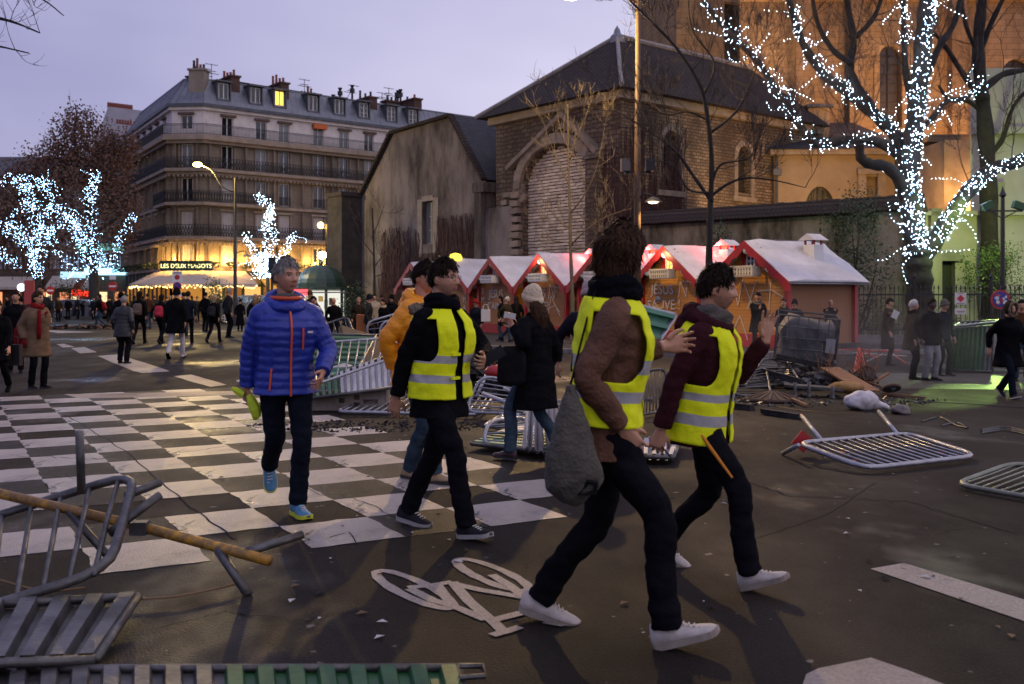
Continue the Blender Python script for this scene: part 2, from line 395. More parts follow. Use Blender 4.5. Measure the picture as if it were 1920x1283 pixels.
for px in ([(118, 778), (180, 812), (240, 852), (330, 928), (402, 986), (445, 1014)], [(30, 856), (180, 862), (330, 850), (470, 834)], [(640, 930), (700, 950), (760, 985)], [(560, 905), (600, 930), (690, 925)], [(1420, 1010), (1560, 960), (1640, 905)], [(300, 1180), (420, 1150), (560, 1165), (700, 1140)], [(1330, 880), (1480, 930), (1700, 940), (1900, 1000)], [(500, 800), (560, 812), (640, 800)], [(10, 905), (90, 890), (150, 900)], [(620, 1010), (655, 1000), (668, 1022)]):
 ribbon('crack', jag(px), .014 if px[0][1] < 900 else .008, z=.0062, mat=crk, parent=cko)
# pavement in front of the chalets with its kerb, and cobbled strip by the fence
kerb_m = mk('kerb_stone', (.13, .12, .11), (.22, .2, .19), 3, .7, bump=.2)
pave_m = asphalt('pavement_asphalt', (.035, .031, .028), (.055, .048, .044), cracks=False)
kl = [G(905, 655), G(1000, 660), G(1150, 672), G(1390, 690), G(1480, 668), G(1600, 664), G(1720, 664)]
far = [Vector((19, 52, 0)), Vector((-9, 64, 0)), Vector((-7.5, 46, 0)), Vector((-5.0, 41, 0))]
flat('pavement', [*kl[:2], G(1150, 665), G(1390, 672), G(1480, 666), *kl[5:], Vector((24, 27.3, 0)), *far], pave_m, .11)
kb = link('kerb', None, kind='structure')
kp = [Vector((-5.0, 41, 0)), *kl[:2], G(1150, 665), G(1390, 672), G(1480, 666), *kl[5:], Vector((24, 27.3, 0))]
for a, b in zip(kp, kp[1:]):
 n_ = max(1, int((b - a).length / 1.0))
 for i in range(n_):
  mb = MB(); p, q = a.lerp(b, i / n_), a.lerp(b, (i + .97) / n_)
  mb.beam(p + Vector((0, 0, .055)), q + Vector((0, 0, .055)), .26, .13); mb.build('kerb_stone', kerb_m, kb)
cob = mk_brick('cobbles', (.10, .095, .08), (.15, .14, .12), (.016, .015, .013), w=.14, h=.11, ms=.012, rough=.45, bump=.9, streak=False)
# cobble coordinates: the brick pattern uses x+y and z, so lay it out flat with its own object rotated
mb = MB(); c0 = G(1760, 715)
for (a, b) in (((-2.6, -1.6)), ): pass
mb.quad((-3.2, 0, -1.7), (3.6, 0, -1.7), (3.6, 0, 1.9), (-3.2, 0, 1.9))
link('cobbled_strip', mb.mesh('cobbled_strip', cob), None, kind='structure', M=Matrix.Translation((c0.x + .3, c0.y, .004)) @ Matrix.Rotation(R(-6), 4, 'Z') @ Matrix.Rotation(R(-90), 4, 'X'))
# ---------------------------------------------------------------- corner apartment building with the cafe
stone = mk_brick('pale_limestone', (.30, .245, .19), (.27, .22, .17), (.20, .16, .125), w=1.1, h=.42, ms=.012, rough=.85, bump=.35, noise_c=(.115, .09, .072), nscale=.35, mixf=.75)
stucco = mk('attic_white_stucco', (.58, .52, .49), (.72, .66, .62), 1.2, .85, bump=.1)
ledge_m = mk('ledge_stone', (.23, .18, .135), (.34, .27, .21), 1.5, .85, bump=.2)
zinc = mk('zinc_roof', (.115, .125, .15), (.20, .21, .245), .9, .42, .35, bump=.05, rvar=.12)
zinc_d = mk('zinc_dark', (.05, .055, .065), (.09, .095, .11), 2, .5)
iron = mk('wrought_iron', (.012, .012, .013), rough=.5)
brick_ch = mk_brick('chimney_brick', (.14, .075, .058), (.10, .06, .048), (.09, .07, .06), w=.24, h=.08, ms=.008, bump=.4, nscale=.8)
plaster_ch = mk('chimney_plaster', (.20, .165, .13), (.27, .225, .18), 1.0, .9)
pot_m = mk('terracotta_pot', (.22, .06, .04), rough=.8)
white_w = mk('white_window_paint', (.62, .60, .58), rough=.5)
glass = mk('window_glass', (.012, .014, .018), rough=.06, spec=.8)
curtain = mk('net_curtain_glass', (.16, .16, .17), (.22, .22, .24), 3, .18, spec=.8)
shut = mk('white_shutter', (.48, .43, .40), (.55, .50, .46), 4, .6)
dark_in = mk('dark_interior', (.01, .009, .009), rough=.9)
orange_cloth = mk('orange_blind', (.55, .13, .03), rough=.8)
lit_win = emis('lit_window', (1, .55, .08), 2.6)
C1 = Vector((-29.72, 96, 0)); C0 = Vector((-32.9, 96.3, 0)); DS = Vector((.781, .6245, 0)); DL = Vector((-.523, .852, 0)); DC = (C1 - C0).normalized()
LR, LC, LL = 34.0, (C1 - C0).length, 22.0
corner = thing('corner_building', 'pale stone corner apartment block with zinc mansard roof above the lit cafe', 'building', C1)
def L2(p): return Vector(p) - C1
facades = {'R': (C1, DS, LR), 'C': (C0, DC, LC), 'L': (C0 + DL * LL, -DL, LL)}
def t_of(u, A, d):   # distance along the facade line seen in photo column u
 k = (u - 960) / F; return (k * A.y - A.x) / (d.x - k * d.y)
S_ = 19.45
def Zc(v): return HC + (560 - v) / S_
# storeys: (name, floor z, sill z, head z)
st = [('attic', 17.3, 17.4, 19.25), ('third', 14.05, 14.2, 16.45), ('second', 10.8, 10.9, 13.2), ('first', 7.55, 7.6, 9.95), ('mezzanine', 4.45, 4.75, 6.75)]
bays = {'R': [t_of(u, *facades['R'][:2]) for u in (427, 490, 533, 597, 645, 692, 735, 775)], 'C': [t_of(350, C0, DC)], 'L': [LL - t for t in (3.0, 6.2, 9.4, 12.6, 15.8, 19)]}
bays['L'].sort()
WW = 1.15
wall = MB(); attic = MB()
frames = {}
def window_meshes(w, h, kind):
 k = (round(w, 2), round(h, 2), kind)
 if k in frames: return frames[k]
 f = MB(); t = .07
 f.box((-w / 2 + t / 2, 0, h / 2), (t, .08, h)); f.box((w / 2 - t / 2, 0, h / 2), (t, .08, h)); f.box((0, 0, h - t / 2), (w - 2 * t, .08, t)); f.box((0, 0, t / 2), (w - 2 * t, .08, t))
 f.box((0, -.01, h / 2), (.11, .09, h - 2 * t))
 if kind == 'bars':
  for q in (.33, .66): f.box((0, 0, h * q), (w - 2 * t, .05, .035))
 p = MB(); p.box((0, .03, h / 2), (w - t, .02, h - t))
 frames[k] = (f.mesh('window', white_w), p.mesh('pane', glass), p.mesh('pane', curtain), p.mesh('pane', lit_win)); return frames[k]
def shutter_mesh(w, h):
 k = (round(w, 2), round(h, 2), 'shut')
 if k in frames: return frames[k]
 f = MB(); n = 8
 for i in range(n): f.box((-w / 2 + w * (i + .5) / n, (-.02 if i % 2 else 0), h / 2), (w / n * .86, .04, h))
 frames[k] = f.mesh('shutter', shut); return frames[k]
def place_window(parent, o, dx, inn, x, z0, z1, w, kind='plain', dep=.22, pane=None, base=None):
 base = base if base is not None else Vector((0, 0, 0))
 p = o + dx * x + inn * dep + Vector((0, 0, z0)) - base
 M = Matrix(((dx.x, inn.x, 0, p.x), (dx.y, inn.y, 0, p.y), (0, 0, 1, p.z), (0, 0, 0, 1)))
 fm, gm, cm, lm = window_meshes(w, z1 - z0, kind)
 wo = link('window', fm, parent, M=M)
 r = rnd.random(); link('pane', lm if pane == 'lit' else gm if (pane == 'glass' or r < .6) else cm, wo)
 return wo
for key, (o, dx, L) in facades.items():
 inn = Vector((-dx.y, dx.x, 0)); o_ = L2(o); holes = []; ah = []
 for name, zf, zs, zh in st:
  for x in bays[key]:
   if not (.8 < x < L - .6): continue
   w = WW; z_s = zs
   if name == 'attic' and key == 'C': z_s = 17.9
   (ah if name == 'attic' else holes).append((x - w / 2, x + w / 2, z_s, zh))
   wo = place_window(corner, o, dx, inn, x, z_s, zh, w, 'plain', base=C1)
   if name in ('first', 'mezzanine') and rnd.random() < .8 or (name == 'second' and key == 'R' and abs(x - bays['R'][0]) < .1):
    p = o_ + dx * x + inn * .12 + Vector((0, 0, z_s))
    link('shutter', shutter_mesh(w, zh - z_s), corner, M=Matrix(((dx.x, inn.x, 0, p.x), (dx.y, inn.y, 0, p.y), (0, 0, 1, p.z), (0, 0, 0, 1))))
 wall_holes(wall, o_, dx, L, 0, 17.0, holes, .45); wall_holes(attic, o_, dx, L, 17.0, 20.0, ah, .45)
 for (a, b, c, d) in holes:
  tr = MB()
  for xa, xb in ((a - .22, a), (b, b + .22)): tr.beam(o_ + dx * ((xa + xb) / 2) - inn * .05 + Vector((0, 0, c)), o_ + dx * ((xa + xb) / 2) - inn * .05 + Vector((0, 0, d)), .12, .2, up=inn)
  tr.beam(o_ + dx * (a - .3) - inn * .09 + Vector((0, 0, d + .16)), o_ + dx * (b + .3) - inn * .09 + Vector((0, 0, d + .16)), .2, .2)
  tr.build('window_surround', ledge_m, corner)
 bx = sorted(bays[key]); mids = [(p + q) / 2 for p, q in zip(bx, bx[1:])] + [.5, L - .5]
 for x in mids:
  for z0, z1 in ((4.5, 7.1), (7.8, 10.3), (11.1, 13.4), (14.3, 16.6)):
   pl = MB(); pl.beam(o_ + dx * x - inn * .06 + Vector((0, 0, z0)), o_ + dx * x - inn * .06 + Vector((0, 0, z1)), .15, .7, up=inn); pl.build('pilaster', stone, corner)
 for (a, b, c, d) in ah: hood = MB(); hood.beam(o_ + dx * (a - .2) - inn * .15 + Vector((0, 0, d + .12)), o_ + dx * (b + .2) - inn * .15 + Vector((0, 0, d + .12)), .35, .2); hood.build('roller_blind_box', mk('blind_box', (.10, .06, .05), rough=.7), corner)
wall.build('wall', stone, corner); attic.build('attic_wall', stucco, corner)
# orange blind over one attic window
o, dx, L = facades['R']; inn = Vector((-dx.y, dx.x, 0)); x = bays['R'][3]
ob = MB(); ob.beam(L2(o) + dx * (x - .75) - inn * .3 + Vector((0, 0, 19.35)), L2(o) + dx * (x + .75) - inn * .3 + Vector((0, 0, 19.35)), .5, .5); ob.build('orange_blind', orange_cloth, corner)
# ledges / balconies / cornices following the whole front
def front_path(off):
 """outline of the three fronts pushed out by off"""
 nl, nc, nr = Vector((DL.y, -DL.x, 0)) * -1, Vector((DC.y, -DC.x, 0)), Vector((DS.y, -DS.x, 0))
 nl = Vector((-.852, -.523, 0))
 def meet(p, d, q, e):
  den = d.x * e.y - d.y * e.x; t = ((q.x - p.x) * e.y - (q.y - p.y) * e.x) / den; return p + d * t
 a = C0 + DL * LL + nl * off; b = meet(C0 + nl * off, DL, C0 + nc * off, DC); c = meet(C1 + nc * off, DC, C1 + nr * off, DS); d = C1 + DS * LR + nr * off
 return [L2(p) for p in (a, b, c, d)]
def band(name, off, z0, z1, mat, off0=-.1):
 mb = MB(); A_, B_ = front_path(off0), front_path(off)
 for i in range(3):
  p = [A_[i], B_[i], B_[i + 1], A_[i + 1]]; mb.prism([q + Vector((0, 0, z0)) for q in p], (0, 0, z1 - z0))
 return mb.build(name, mat, corner)
band('balcony_slab', .95, 16.75, 17.25, ledge_m); band('ledge', .6, 16.45, 16.75, ledge_m)
band('balcony_slab', .8, 13.75, 14.05, ledge_m); band('ledge', .45, 13.45, 13.75, ledge_m)
band('ledge', .25, 10.45, 10.72, ledge_m); band('balcony_slab', .75, 7.2, 7.52, ledge_m); band('cornice', .4, 6.95, 7.2, ledge_m)
band('ledge', .25, 4.25, 4.45, ledge_m); band('gutter', .55, 20.0, 20.3, zinc_d); band('cornice', .3, 19.7, 20.0, stucco)
mb = MB()
for i in range(3):
 a, b = front_path(.5)[i], front_path(.5)[i + 1]; n_ = int((b - a).length / .42)
 for k in range(n_): mb.box(a.lerp(b, (k + .5) / n_) + Vector((0, 0, 13.35)), (.2, .2, .2)); mb.box(a.lerp(b, (k + .5) / n_) + Vector((0, 0, 6.8)), (.2, .2, .3))
mb.build('dentil_row', ledge_m, corner, kind='stuff')
def railing(name, off, z0, h, step, ornate, i0=0, i1=3):
 mb = MB(); pth = front_path(off)
 for i in range(i0, i1):
  a, b = pth[i], pth[i + 1]; L = (b - a).length
  mb.beam(a + Vector((0, 0, z0 + h)), b + Vector((0, 0, z0 + h)), .06, .05); mb.beam(a + Vector((0, 0, z0 + .08)), b + Vector((0, 0, z0 + .08)), .04, .04); mb.beam(a + Vector((0, 0, z0 + h * .86)), b + Vector((0, 0, z0 + h * .86)), .04, .03)
  n_ = int(L / step)
  for k in range(n_ + 1):
   p = a.lerp(b, k / n_); mb.beam(p + Vector((0, 0, z0)), p + Vector((0, 0, z0 + h)), .03 if k % 8 else .07, .03)
   if ornate and k < n_:
    q = a.lerp(b, (k + .5) / n_); d = (b - a).normalized()
    for s in (-1, 1): mb.beam(q + Vector((0, 0, z0 + h * .45)), q + d * (s * step * .45) + Vector((0, 0, z0 + h * .8)), .05, .04); mb.beam(q + Vector((0, 0, z0 + h * .45)), q + d * (s * step * .45) + Vector((0, 0, z0 + h * .12)), .05, .04)
 mb.build(name, iron, corner)
railing('balcony_railing', .9, 17.25, 1.0, .14, False); railing('balcony_railing', .75, 14.05, 1.05, .3, True); railing('balcony_railing', .7, 7.52, 1.1, .28, True)
# curved middle balcony round the corner only
def path_pts(off, t_l, t_r):
 a, b, c, d = front_path(off); return [b + (a - b).normalized() * t_l, b, c, c + (d - c).normalized() * t_r]
mb = MB(); A_, B_ = path_pts(-.1, 5.0, 7.2), path_pts(.75, 5.0, 7.2)
for i in range(3): mb.prism([q + Vector((0, 0, 10.5)) for q in (A_[i], B_[i], B_[i + 1], A_[i + 1])], (0, 0, .3))
mb.build('balcony_slab', ledge_m, corner)
mb = MB()
for i in range(3):
 a, b = B_[i], B_[i + 1]; n_ = int((b - a).length / .26); d = (b - a).normalized()
 mb.beam(a + Vector((0, 0, 11.9)), b + Vector((0, 0, 11.9)), .06, .05)
 for k in range(n_ + 1):
  p = a.lerp(b, k / n_); mb.beam(p + Vector((0, 0, 10.8)), p + Vector((0, 0, 11.9)), .04, .04)
  if k < n_:
   for s in (-1, 1): mb.beam(p + Vector((0, 0, 11.3)), p + d * (s * .12) + Vector((0, 0, 11.8)), .05, .04); mb.beam(p + Vector((0, 0, 11.3)), p + d * (s * .12) + Vector((0, 0, 10.85)), .05, .04)
mb.build('balcony_railing', iron, corner)
for x in bays['R'][2:]:
 mb = MB(); z = 10.95; p = L2(C1) + DS * x - inn * .15
 for k in range(9): q = p + DS * (-.65 + 1.3 * k / 8); mb.beam(q + Vector((0, 0, z)), q + Vector((0, 0, z + .8)), .035, .035)
 mb.beam(p - DS * .68 + Vector((0, 0, z + .82)), p + DS * .68 + Vector((0, 0, z + .82)), .05, .05); mb.beam(p - DS * .68 + Vector((0, 0, z + .1)), p + DS * .68 + Vector((0, 0, z + .1)), .04, .04)
 mb.build('window_guard', iron, corner)
# mansard roof
def roof_path(off, z): return [p + Vector((0, 0, z)) for p in front_path(off)]
r0, r1, r2 = roof_path(.35, 20.3), roof_path(-1.35, 23.0), roof_path(-6.5, 24.0)
mb = MB()
for i in range(3):
 mb.quad(r0[i], r0[i + 1], r1[i + 1], r1[i]); mb.quad(r1[i], r1[i + 1], r2[i + 1], r2[i])
mb.quad(r2[0], r2[1], r2[2], r2[3]); mb.build('roof', zinc, corner)
mb = MB()
for i in range(3):
 L = (r0[i + 1] - r0[i]).length; n_ = int(L / .62)
 for k in range(n_ + 1): mb.beam(r0[i].lerp(r0[i + 1], k / n_), r1[i].lerp(r1[i + 1], k / n_), .05, .05)
 mb.beam(r1[i], r1[i + 1], .18, .12)
mb.build('roof_seam', zinc, corner, kind='stuff')
inn = Vector((-DS.y, DS.x, 0)); nrm = -inn
dorm_us = [(420, 0), (480, 0), (525, 2), (588, 0), (637, 0), (683, 1), (735, 1), (775, 1)]
for u, kd in dorm_us:
 x = t_of(u, C1, DS); p = L2(C1) + DS * x + nrm * .05
 d = MB(); w = 1.25
 d.box2((-w / 2 - .1, 0, 20.75), (-w / 2 + .02, 1.6, 22.65)); d.box2((w / 2 - .02, 0, 20.75), (w / 2 + .1, 1.6, 22.65)); d.box2((-w / 2 - .2, -.25, 22.65), (w / 2 + .2, 1.8, 22.8)); d.box2((-w / 2, 0, 20.75), (w / 2, .1, 20.95)); d.box2((-w / 2, .5, 20.95), (w / 2, .55, 22.65), 1)
 M = Matrix(((DS.x, inn.x, 0, p.x), (DS.y, inn.y, 0, p.y), (0, 0, 1, 0), (0, 0, 0, 1)))
 do = link('dormer', d.mesh('dormer', [zinc_d, dark_in]), corner, M=M)
 fm, gm, cm, lm = window_meshes(1.0, 1.6, 'bars' if kd == 1 else 'plain')
 wo = link('window', fm, do, loc=(0, .22, 20.97));
 pn = link('pane', lm if kd == 2 else gm, do, loc=(0, .22, 20.97))
# chimneys: (column, photo top v, width m, depth m, setback, plaster?, pots)
def chimney(u, vtop, w, d, back, mat, pots, A=C1, dr=DS, z0=21.0):
 x = t_of(u, A, dr); i_ = Vector((-dr.y, dr.x, 0)); p = L2(A) + dr * x + i_ * back
 Y = p.y + C1.y; zt = HC + (560 - vtop) * Y / F
 mb = MB(); mb.box2((-w / 2, 0, z0), (w / 2, d, zt - .3)); mb.box2((-w / 2 - .12, -.12, zt - .3), (w / 2 + .12, d + .12, zt - .12))
 M = Matrix(((dr.x, i_.x, 0, p.x), (dr.y, i_.y, 0, p.y), (0, 0, 1, 0), (0, 0, 0, 1)))
 c = link('chimney', mb.mesh('chimney', mat), corner, M=M)
 for k in range(pots):
  pm = MB(); h = rnd.choice((.5, .6, .9, 1.1)); q = (k + .5) / pots
  pm.lathe([(.15, 0), (.12, h * .8), (.14, h)], 8); link('chimney_pot', pm.mesh('chimney_pot', pot_m if rnd.random() < .6 else iron), c, loc=((q - .5) * w * .85 if w > d else 0, d / 2 if w > d else d * q, zt - .12))
chimney(365, 126, 1.55, 1.2, .4, plaster_ch, 4, C0, DC); chimney(338, 140, 1.2, 3.0, 2.8, brick_ch, 2, C0, DC)
chimney(447, 139, .9, 3.2, .7, brick_ch, 4); chimney(540, 152, .9, 3.2, .7, brick_ch, 4); chimney(618, 178, 2.2, .8, 4.5, plaster_ch, 5)
chimney(669, 190, 1.6, .8, 4.5, plaster_ch, 1); chimney(707, 179, 1.0, 3.4, .8, brick_ch, 3); chimney(775, 187, 2.0, 1.2, 4.0, brick_ch, 3); chimney(795, 182, 1.0, 3.0, 1.2, brick_ch, 2)
chimney(300, 170, .9, 4.2, 4.0, brick_ch, 3, C0, DC, 19.5)
mb = MB(); x = t_of(664, C1, DS)
for u, vt, r in ((659, 178, .12), (672, 165, .2), (695, 160, .2), (782, 170, .2), (787, 168, .2)):
 x = t_of(u, C1, DS); p = L2(C1) + DS * x + inn * 4; Y = p.y + C1.y; zt = HC + (560 - vt) * Y / F
 fl = MB(); fl.lathe([(.12, 23.2), (.12, zt - .9), (.28, zt - .8), (.28, zt - .4), (.12, zt - .3), (.26, zt)], 8, (p.x, p.y, 0)); fl.build('flue', iron, corner)
def antenna(u, vt, vb, tilt=0):
 x = t_of(u, C1, DS); p = C1 + DS * x + inn * 4.5; zt = HC + (560 - vt) * p.y / F; zb = HC + (560 - vb) * p.y / F; b = L2(p)
 a = MB(); a.tube([b + Vector((0, 0, zb)), b + Vector((tilt, 0, zt))], .035, 5)
 for q, w in ((.97, 1.1), (.66, .8), (.55, 1.3)):
  c = b + Vector((tilt * q, 0, zb + (zt - zb) * q)); a.tube([c - DS * w * .6, c + DS * w * .6], .025, 4)
  for k in range(5): e = c + DS * w * (-.5 + .25 * k); a.tube([e - inn * .3, e + inn * .3], .015, 3)
 a.build('roof_antenna', iron, corner)
antenna(418, 128, 160); antenna(430, 120, 160); antenna(608, 149, 178); antenna(687, 160, 190, .9); antenna(756, 174, 200); antenna(769, 165, 196)
# entresol uplights, cafe sign, awnings
warm = (1, .56, .13)
for u, key in ((312, 'L'), (330, 'C'), (377, 'C'), (398, 'R'), (425, 'R'), (455, 'R'), (490, 'R'), (540, 'R'), (575, 'R'), (600, 'R'), (625, 'R')):
 A, d = {'L': (C0, DL), 'C': (C0, DC), 'R': (C1, DS)}[key]; i_ = {'L': Vector((-.852, -.523, 0)), 'C': Vector((DC.y, -DC.x, 0)), 'R': nrm}[key]
 x = t_of(u, A, d); p = A + d * x + i_ * .5 + Vector((0, 0, 4.7))
 lm = MB(); lm.lathe([(.1, 0), (.16, .25), (.13, .27), (.0, .2)], 10); lm_o = link('uplight', lm.mesh('uplight', [iron]), corner, loc=L2(p))
 gl = MB(); gl.ball((0, 0, .24), (.12, .12, .06), 8, 5); link('lens', gl.mesh('lens', emis('warm_lens', warm, 12)), lm_o)
 lamp('uplight_lamp', 'POINT', p + i_ * .25 + Vector((0, 0, .5)), 300, warm, shadow_soft_size=.12)
awn_m = mk('cafe_awning_canvas', (.42, .36, .31), (.50, .43, .37), 2, .8)
dark_g = mk('dark_green_paint', (.012, .03, .022), rough=.45)
gold_m = emis('warm_window_glow', (1, .50, .10), 1.5)
ap, aq = front_path(.35), front_path(3.4)
mb = MB()
def awn(mb, a, b, c, d, z1, z0, n=10):
 for k in range(n):
  p0, p1, q0, q1 = a.lerp(b, k / n), a.lerp(b, (k + 1) / n), c.lerp(d, k / n), c.lerp(d, (k + 1) / n)
  up = Vector((0, 0, z1)); dn = Vector((0, 0, z0))
  mb.quad(p0 + up, p1 + up, q1 + dn, q0 + dn); mb.quad(q0 + dn, q1 + dn, q1 + dn - Vector((0, 0, .28)), q0 + dn - Vector((0, 0, .28)))
nR = 4.2
ar, aqr = ap[2] + DS * nR, aq[2] + DS * (nR + 1.2)
al, aql = ap[1] + DL * 6.0, aq[1] + DL * 4.5
awn(mb, al, ap[1], aql, aq[1], 4.2, 2.9); awn(mb, ap[1], ap[2], aq[1], aq[2], 4.2, 2.9); awn(mb, ap[2], ar, aq[2], aqr, 4.2, 2.9)
mb.build('awning', awn_m, corner)
mb = MB()
for a, b in ((aql, aq[1]), (aq[1], aq[2]), (aq[2], aqr)):
 n_ = int((b - a).length / .16)
 for k in range(n_): mb.octa(a.lerp(b, k / n_) + Vector((rnd.uniform(-.05, .05), rnd.uniform(-.05, .05), 2.62 + rnd.uniform(-.12, .14))), rnd.uniform(.04, .075))
mb.build('awning_light_garland', emis('amber_bulb', (1, .62, .18), 9), corner, kind='stuff')
# ground-floor shopfront: glowing interior behind dark posts
mb = MB(); gl = MB(); sf = front_path(.06)
for i in range(3):
 a, b = sf[i], sf[i + 1]; n_ = max(1, int((b - a).length / 1.9))
 for k in range(n_):
  g1 = MB(); p, q_ = a.lerp(b, k / n_), a.lerp(b, (k + 1) / n_); g1.quad(p + Vector((0, 0, .7)), q_ + Vector((0, 0, .7)), q_ + Vector((0, 0, 2.7)), p + Vector((0, 0, 2.7)))
  g1.build('shop_window', rnd.choice([emis('warm_window_a', (1, .42, .08), .55), emis('warm_window_b', (1, .55, .16), 1.1), emis('warm_window_c', (.8, .3, .05), .25), emis('warm_window_d', (1, .38, .08), .35)]), corner)
 for k in range(n_ + 1): p = a.lerp(b, k / n_); mb.beam(p, p + Vector((0, 0, 4.2)), .25, .25)
 mb.beam(a + Vector((0, 0, .35)), b + Vector((0, 0, .35)), .2, .7); mb.beam(a + Vector((0, 0, 2.8)), b + Vector((0, 0, 2.8)), .2, .25)
mb.build('shopfront', dark_g, corner)
mb = MB(); p0 = L2(C1) + DS * 5.6 + nrm * .4; p1 = L2(C1) + DS * 20 + nrm * .4; q0, q1 = p0 + nrm * 1.9, p1 + nrm * 1.9
g2 = MB(); n_ = 12
for k in range(n_):
 a, b, c, d = p0.lerp(p1, k / n_), p0.lerp(p1, (k + .92) / n_), q0.lerp(q1, (k + .92) / n_), q0.lerp(q1, k / n_)
 g2.quad(a + Vector((0, 0, 3.5)), b + Vector((0, 0, 3.5)), c + Vector((0, 0, 2.4)), d + Vector((0, 0, 2.4)))
 mb.beam(p0.lerp(p1, (k + .96) / n_) + Vector((0, 0, 3.5)), q0.lerp(q1, (k + .96) / n_) + Vector((0, 0, 2.4)), .1, .1)
mb.beam(p0 + Vector((0, 0, 3.75)), p1 + Vector((0, 0, 3.75)), .4, .45); mb.beam(q0 + Vector((0, 0, 2.2)), q1 + Vector((0, 0, 2.2)), .15, .35)
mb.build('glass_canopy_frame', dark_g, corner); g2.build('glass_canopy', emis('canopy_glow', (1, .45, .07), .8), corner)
lamp('cafe_lamp', 'POINT', C1 + DS * 9 + nrm * 3.4 + Vector((0, 0, 1.9)), 900, warm, shadow_soft_size=.6)
lamp('cafe_lamp', 'POINT', (C0 + C1) / 2 + Vector((0, -3.4, 1.9)), 900, warm, shadow_soft_size=.6)
def text(name, s, size, mat, parent, M, ext=.02):
 cu = bpy.data.curves.new(name, 'FONT'); cu.body = s; cu.size = size; cu.extrude = ext; cu.align_x = 'CENTER'; cu.resolution_u = 3
 tmp = bpy.data.objects.new(name, cu); COL.objects.link(tmp); bpy.context.view_layer.update()
 me = bpy.data.meshes.new_from_object(tmp.evaluated_get(bpy.context.evaluated_depsgraph_get())); bpy.data.objects.remove(tmp); bpy.data.curves.remove(cu)
 me.materials.clear(); me.materials.append(mat); return link(name, me, parent, M=M)
sg = MB(); c = L2((C0 + C1) / 2) + DC * .25 + Vector((0, -1.25, 0));
sg.box((0, .1, .35), (5.0, .08, .95)); so = link('cafe_sign', sg.mesh('cafe_sign', dark_g), corner, loc=c + Vector((0, 0, 4.3)))
text('sign_lettering', 'LES DEUX MAGOTS', .56, emis('sign_letters', (1, .9, .38), 2.4), so, Matrix.Translation((0, .03, .14)) @ Matrix.Rotation(R(90), 4, 'X'))
pn = MB()
for i in range(3):
 a, b = front_path(1.3)[i], front_path(1.3)[i + 1]
 n_ = int((b - a).length / 1.9)
 for k in range(n_):
  q = a.lerp(b, (k + .5) / n_)
  for t in range(26): pn.box(q + Vector((rnd.uniform(-.6, .6), rnd.uniform(-.2, .2), 4.6 + rnd.uniform(-.1, .45))), (.16, .16, .1), rz=rnd.random() * 3)
pn.build('window_box_plants', mk('dark_leaves', (.02, .035, .012), rough=.7), corner, kind='stuff')
# white-gabled house far behind, and the dark fronts along the left street
far_b = thing('white_gabled_house', 'white chimney-wall house seen behind the brown plane tree crown', 'building', P(230, 590, 128))
b0 = far_b.location.copy(); pl_w = mk('far_white_render', (.36, .34, .36), (.44, .42, .44), .6, .9)
def fp(u, v, Y=128): return P(u, v, Y) - b0
mb = MB(); mb.prism([fp(188, 600), fp(188, 240), fp(203, 200), fp(270, 208), fp(270, 600)], (0, 8, 0)); mb.build('wall', pl_w, far_b)
mb = MB(); mb.prism([fp(218, 600, 124), fp(218, 232, 124), fp(250, 236, 124), fp(250, 600, 124)], (0, 3.9, 0)); mb.build('wing_wall', pl_w, far_b)
mb = MB(); mb.prism([fp(190, 300, 125), fp(200, 250, 125), fp(256, 254, 125), fp(256, 300, 125)], (0, 2, 0)); mb.build('roof', zinc_d, far_b)
for u in range(203, 248, 4):
 mb = MB(); mb.lathe([(.16, 0), (.13, .7)], 6, fp(u, 202 + (u - 203) * .12, 130)); mb.build('chimney_pot', pot_m, far_b)
for u in range(220, 250, 5):
 mb = MB(); mb.lathe([(.16, 0), (.13, .7)], 6, fp(u, 234 + (u - 218) * .12, 125.5)); mb.build('chimney_pot', pot_m, far_b)
dk_stone = mk_brick('dark_street_front', (.15, .11, .085), (.13, .095, .075), (.08, .06, .05), w=1.1, h=.45, ms=.02, nscale=.4)
def street_house(name, u0, u1, Y, vtop, label, roof_v, cols, rows):
 a, b = P(u0, 590, Y), P(u1, 590, Y); a.z = b.z = 0
 t = thing(name, label, 'building', a); L = (b - a).length; zt = HC + (560 - vtop) * Y / F; zr = HC + (560 - roof_v) * Y / F
 hs = []; dx = (b - a).normalized(); inn_ = Vector((-dx.y, dx.x, 0))
 for r in range(rows):
  for c in range(cols):
   x = L * (c + .5) / cols; z = 5.2 + (zt - 6) * r / rows; hs.append((x - .6, x + .6, z, z + 2.1))
   place_window(t, Vector((0, 0, 0)), dx, inn_, x, z, z + 2.1, 1.2)
 mb = MB(); wall_holes(mb, (0, 0, 0), dx, L, 0, zt, hs, .4); mb.prism([inn_ * .5, inn_ * 10, dx * L + inn_ * 10, dx * L + inn_ * .5], (0, 0, zt)); mb.build('wall', dk_stone, t)
 mb = MB(); e = [inn_ * -.2, dx * L + inn_ * -.2, dx * L + inn_ * 2, inn_ * 2]
 mb.loft([[p + Vector((0, 0, zt)) for p in (inn_ * -.3, dx * L + inn_ * -.3, dx * L + inn_ * 10, inn_ * 10)], [p + Vector((0, 0, zr)) for p in (inn_ * 2, dx * L + inn_ * 2, dx * L + inn_ * 8, inn_ * 8)]]); mb.build('roof', zinc_d, t)
 mb = MB()
 for r in range(1, rows): mb.beam(inn_ * -.25 + Vector((0, 0, 4.7 + (zt - 6) * r / rows)), dx * L + inn_ * -.25 + Vector((0, 0, 4.7 + (zt - 6) * r / rows)), .5, .3)
 mb.build('ledge', ledge_m, t)
 return t, dx, inn_, L
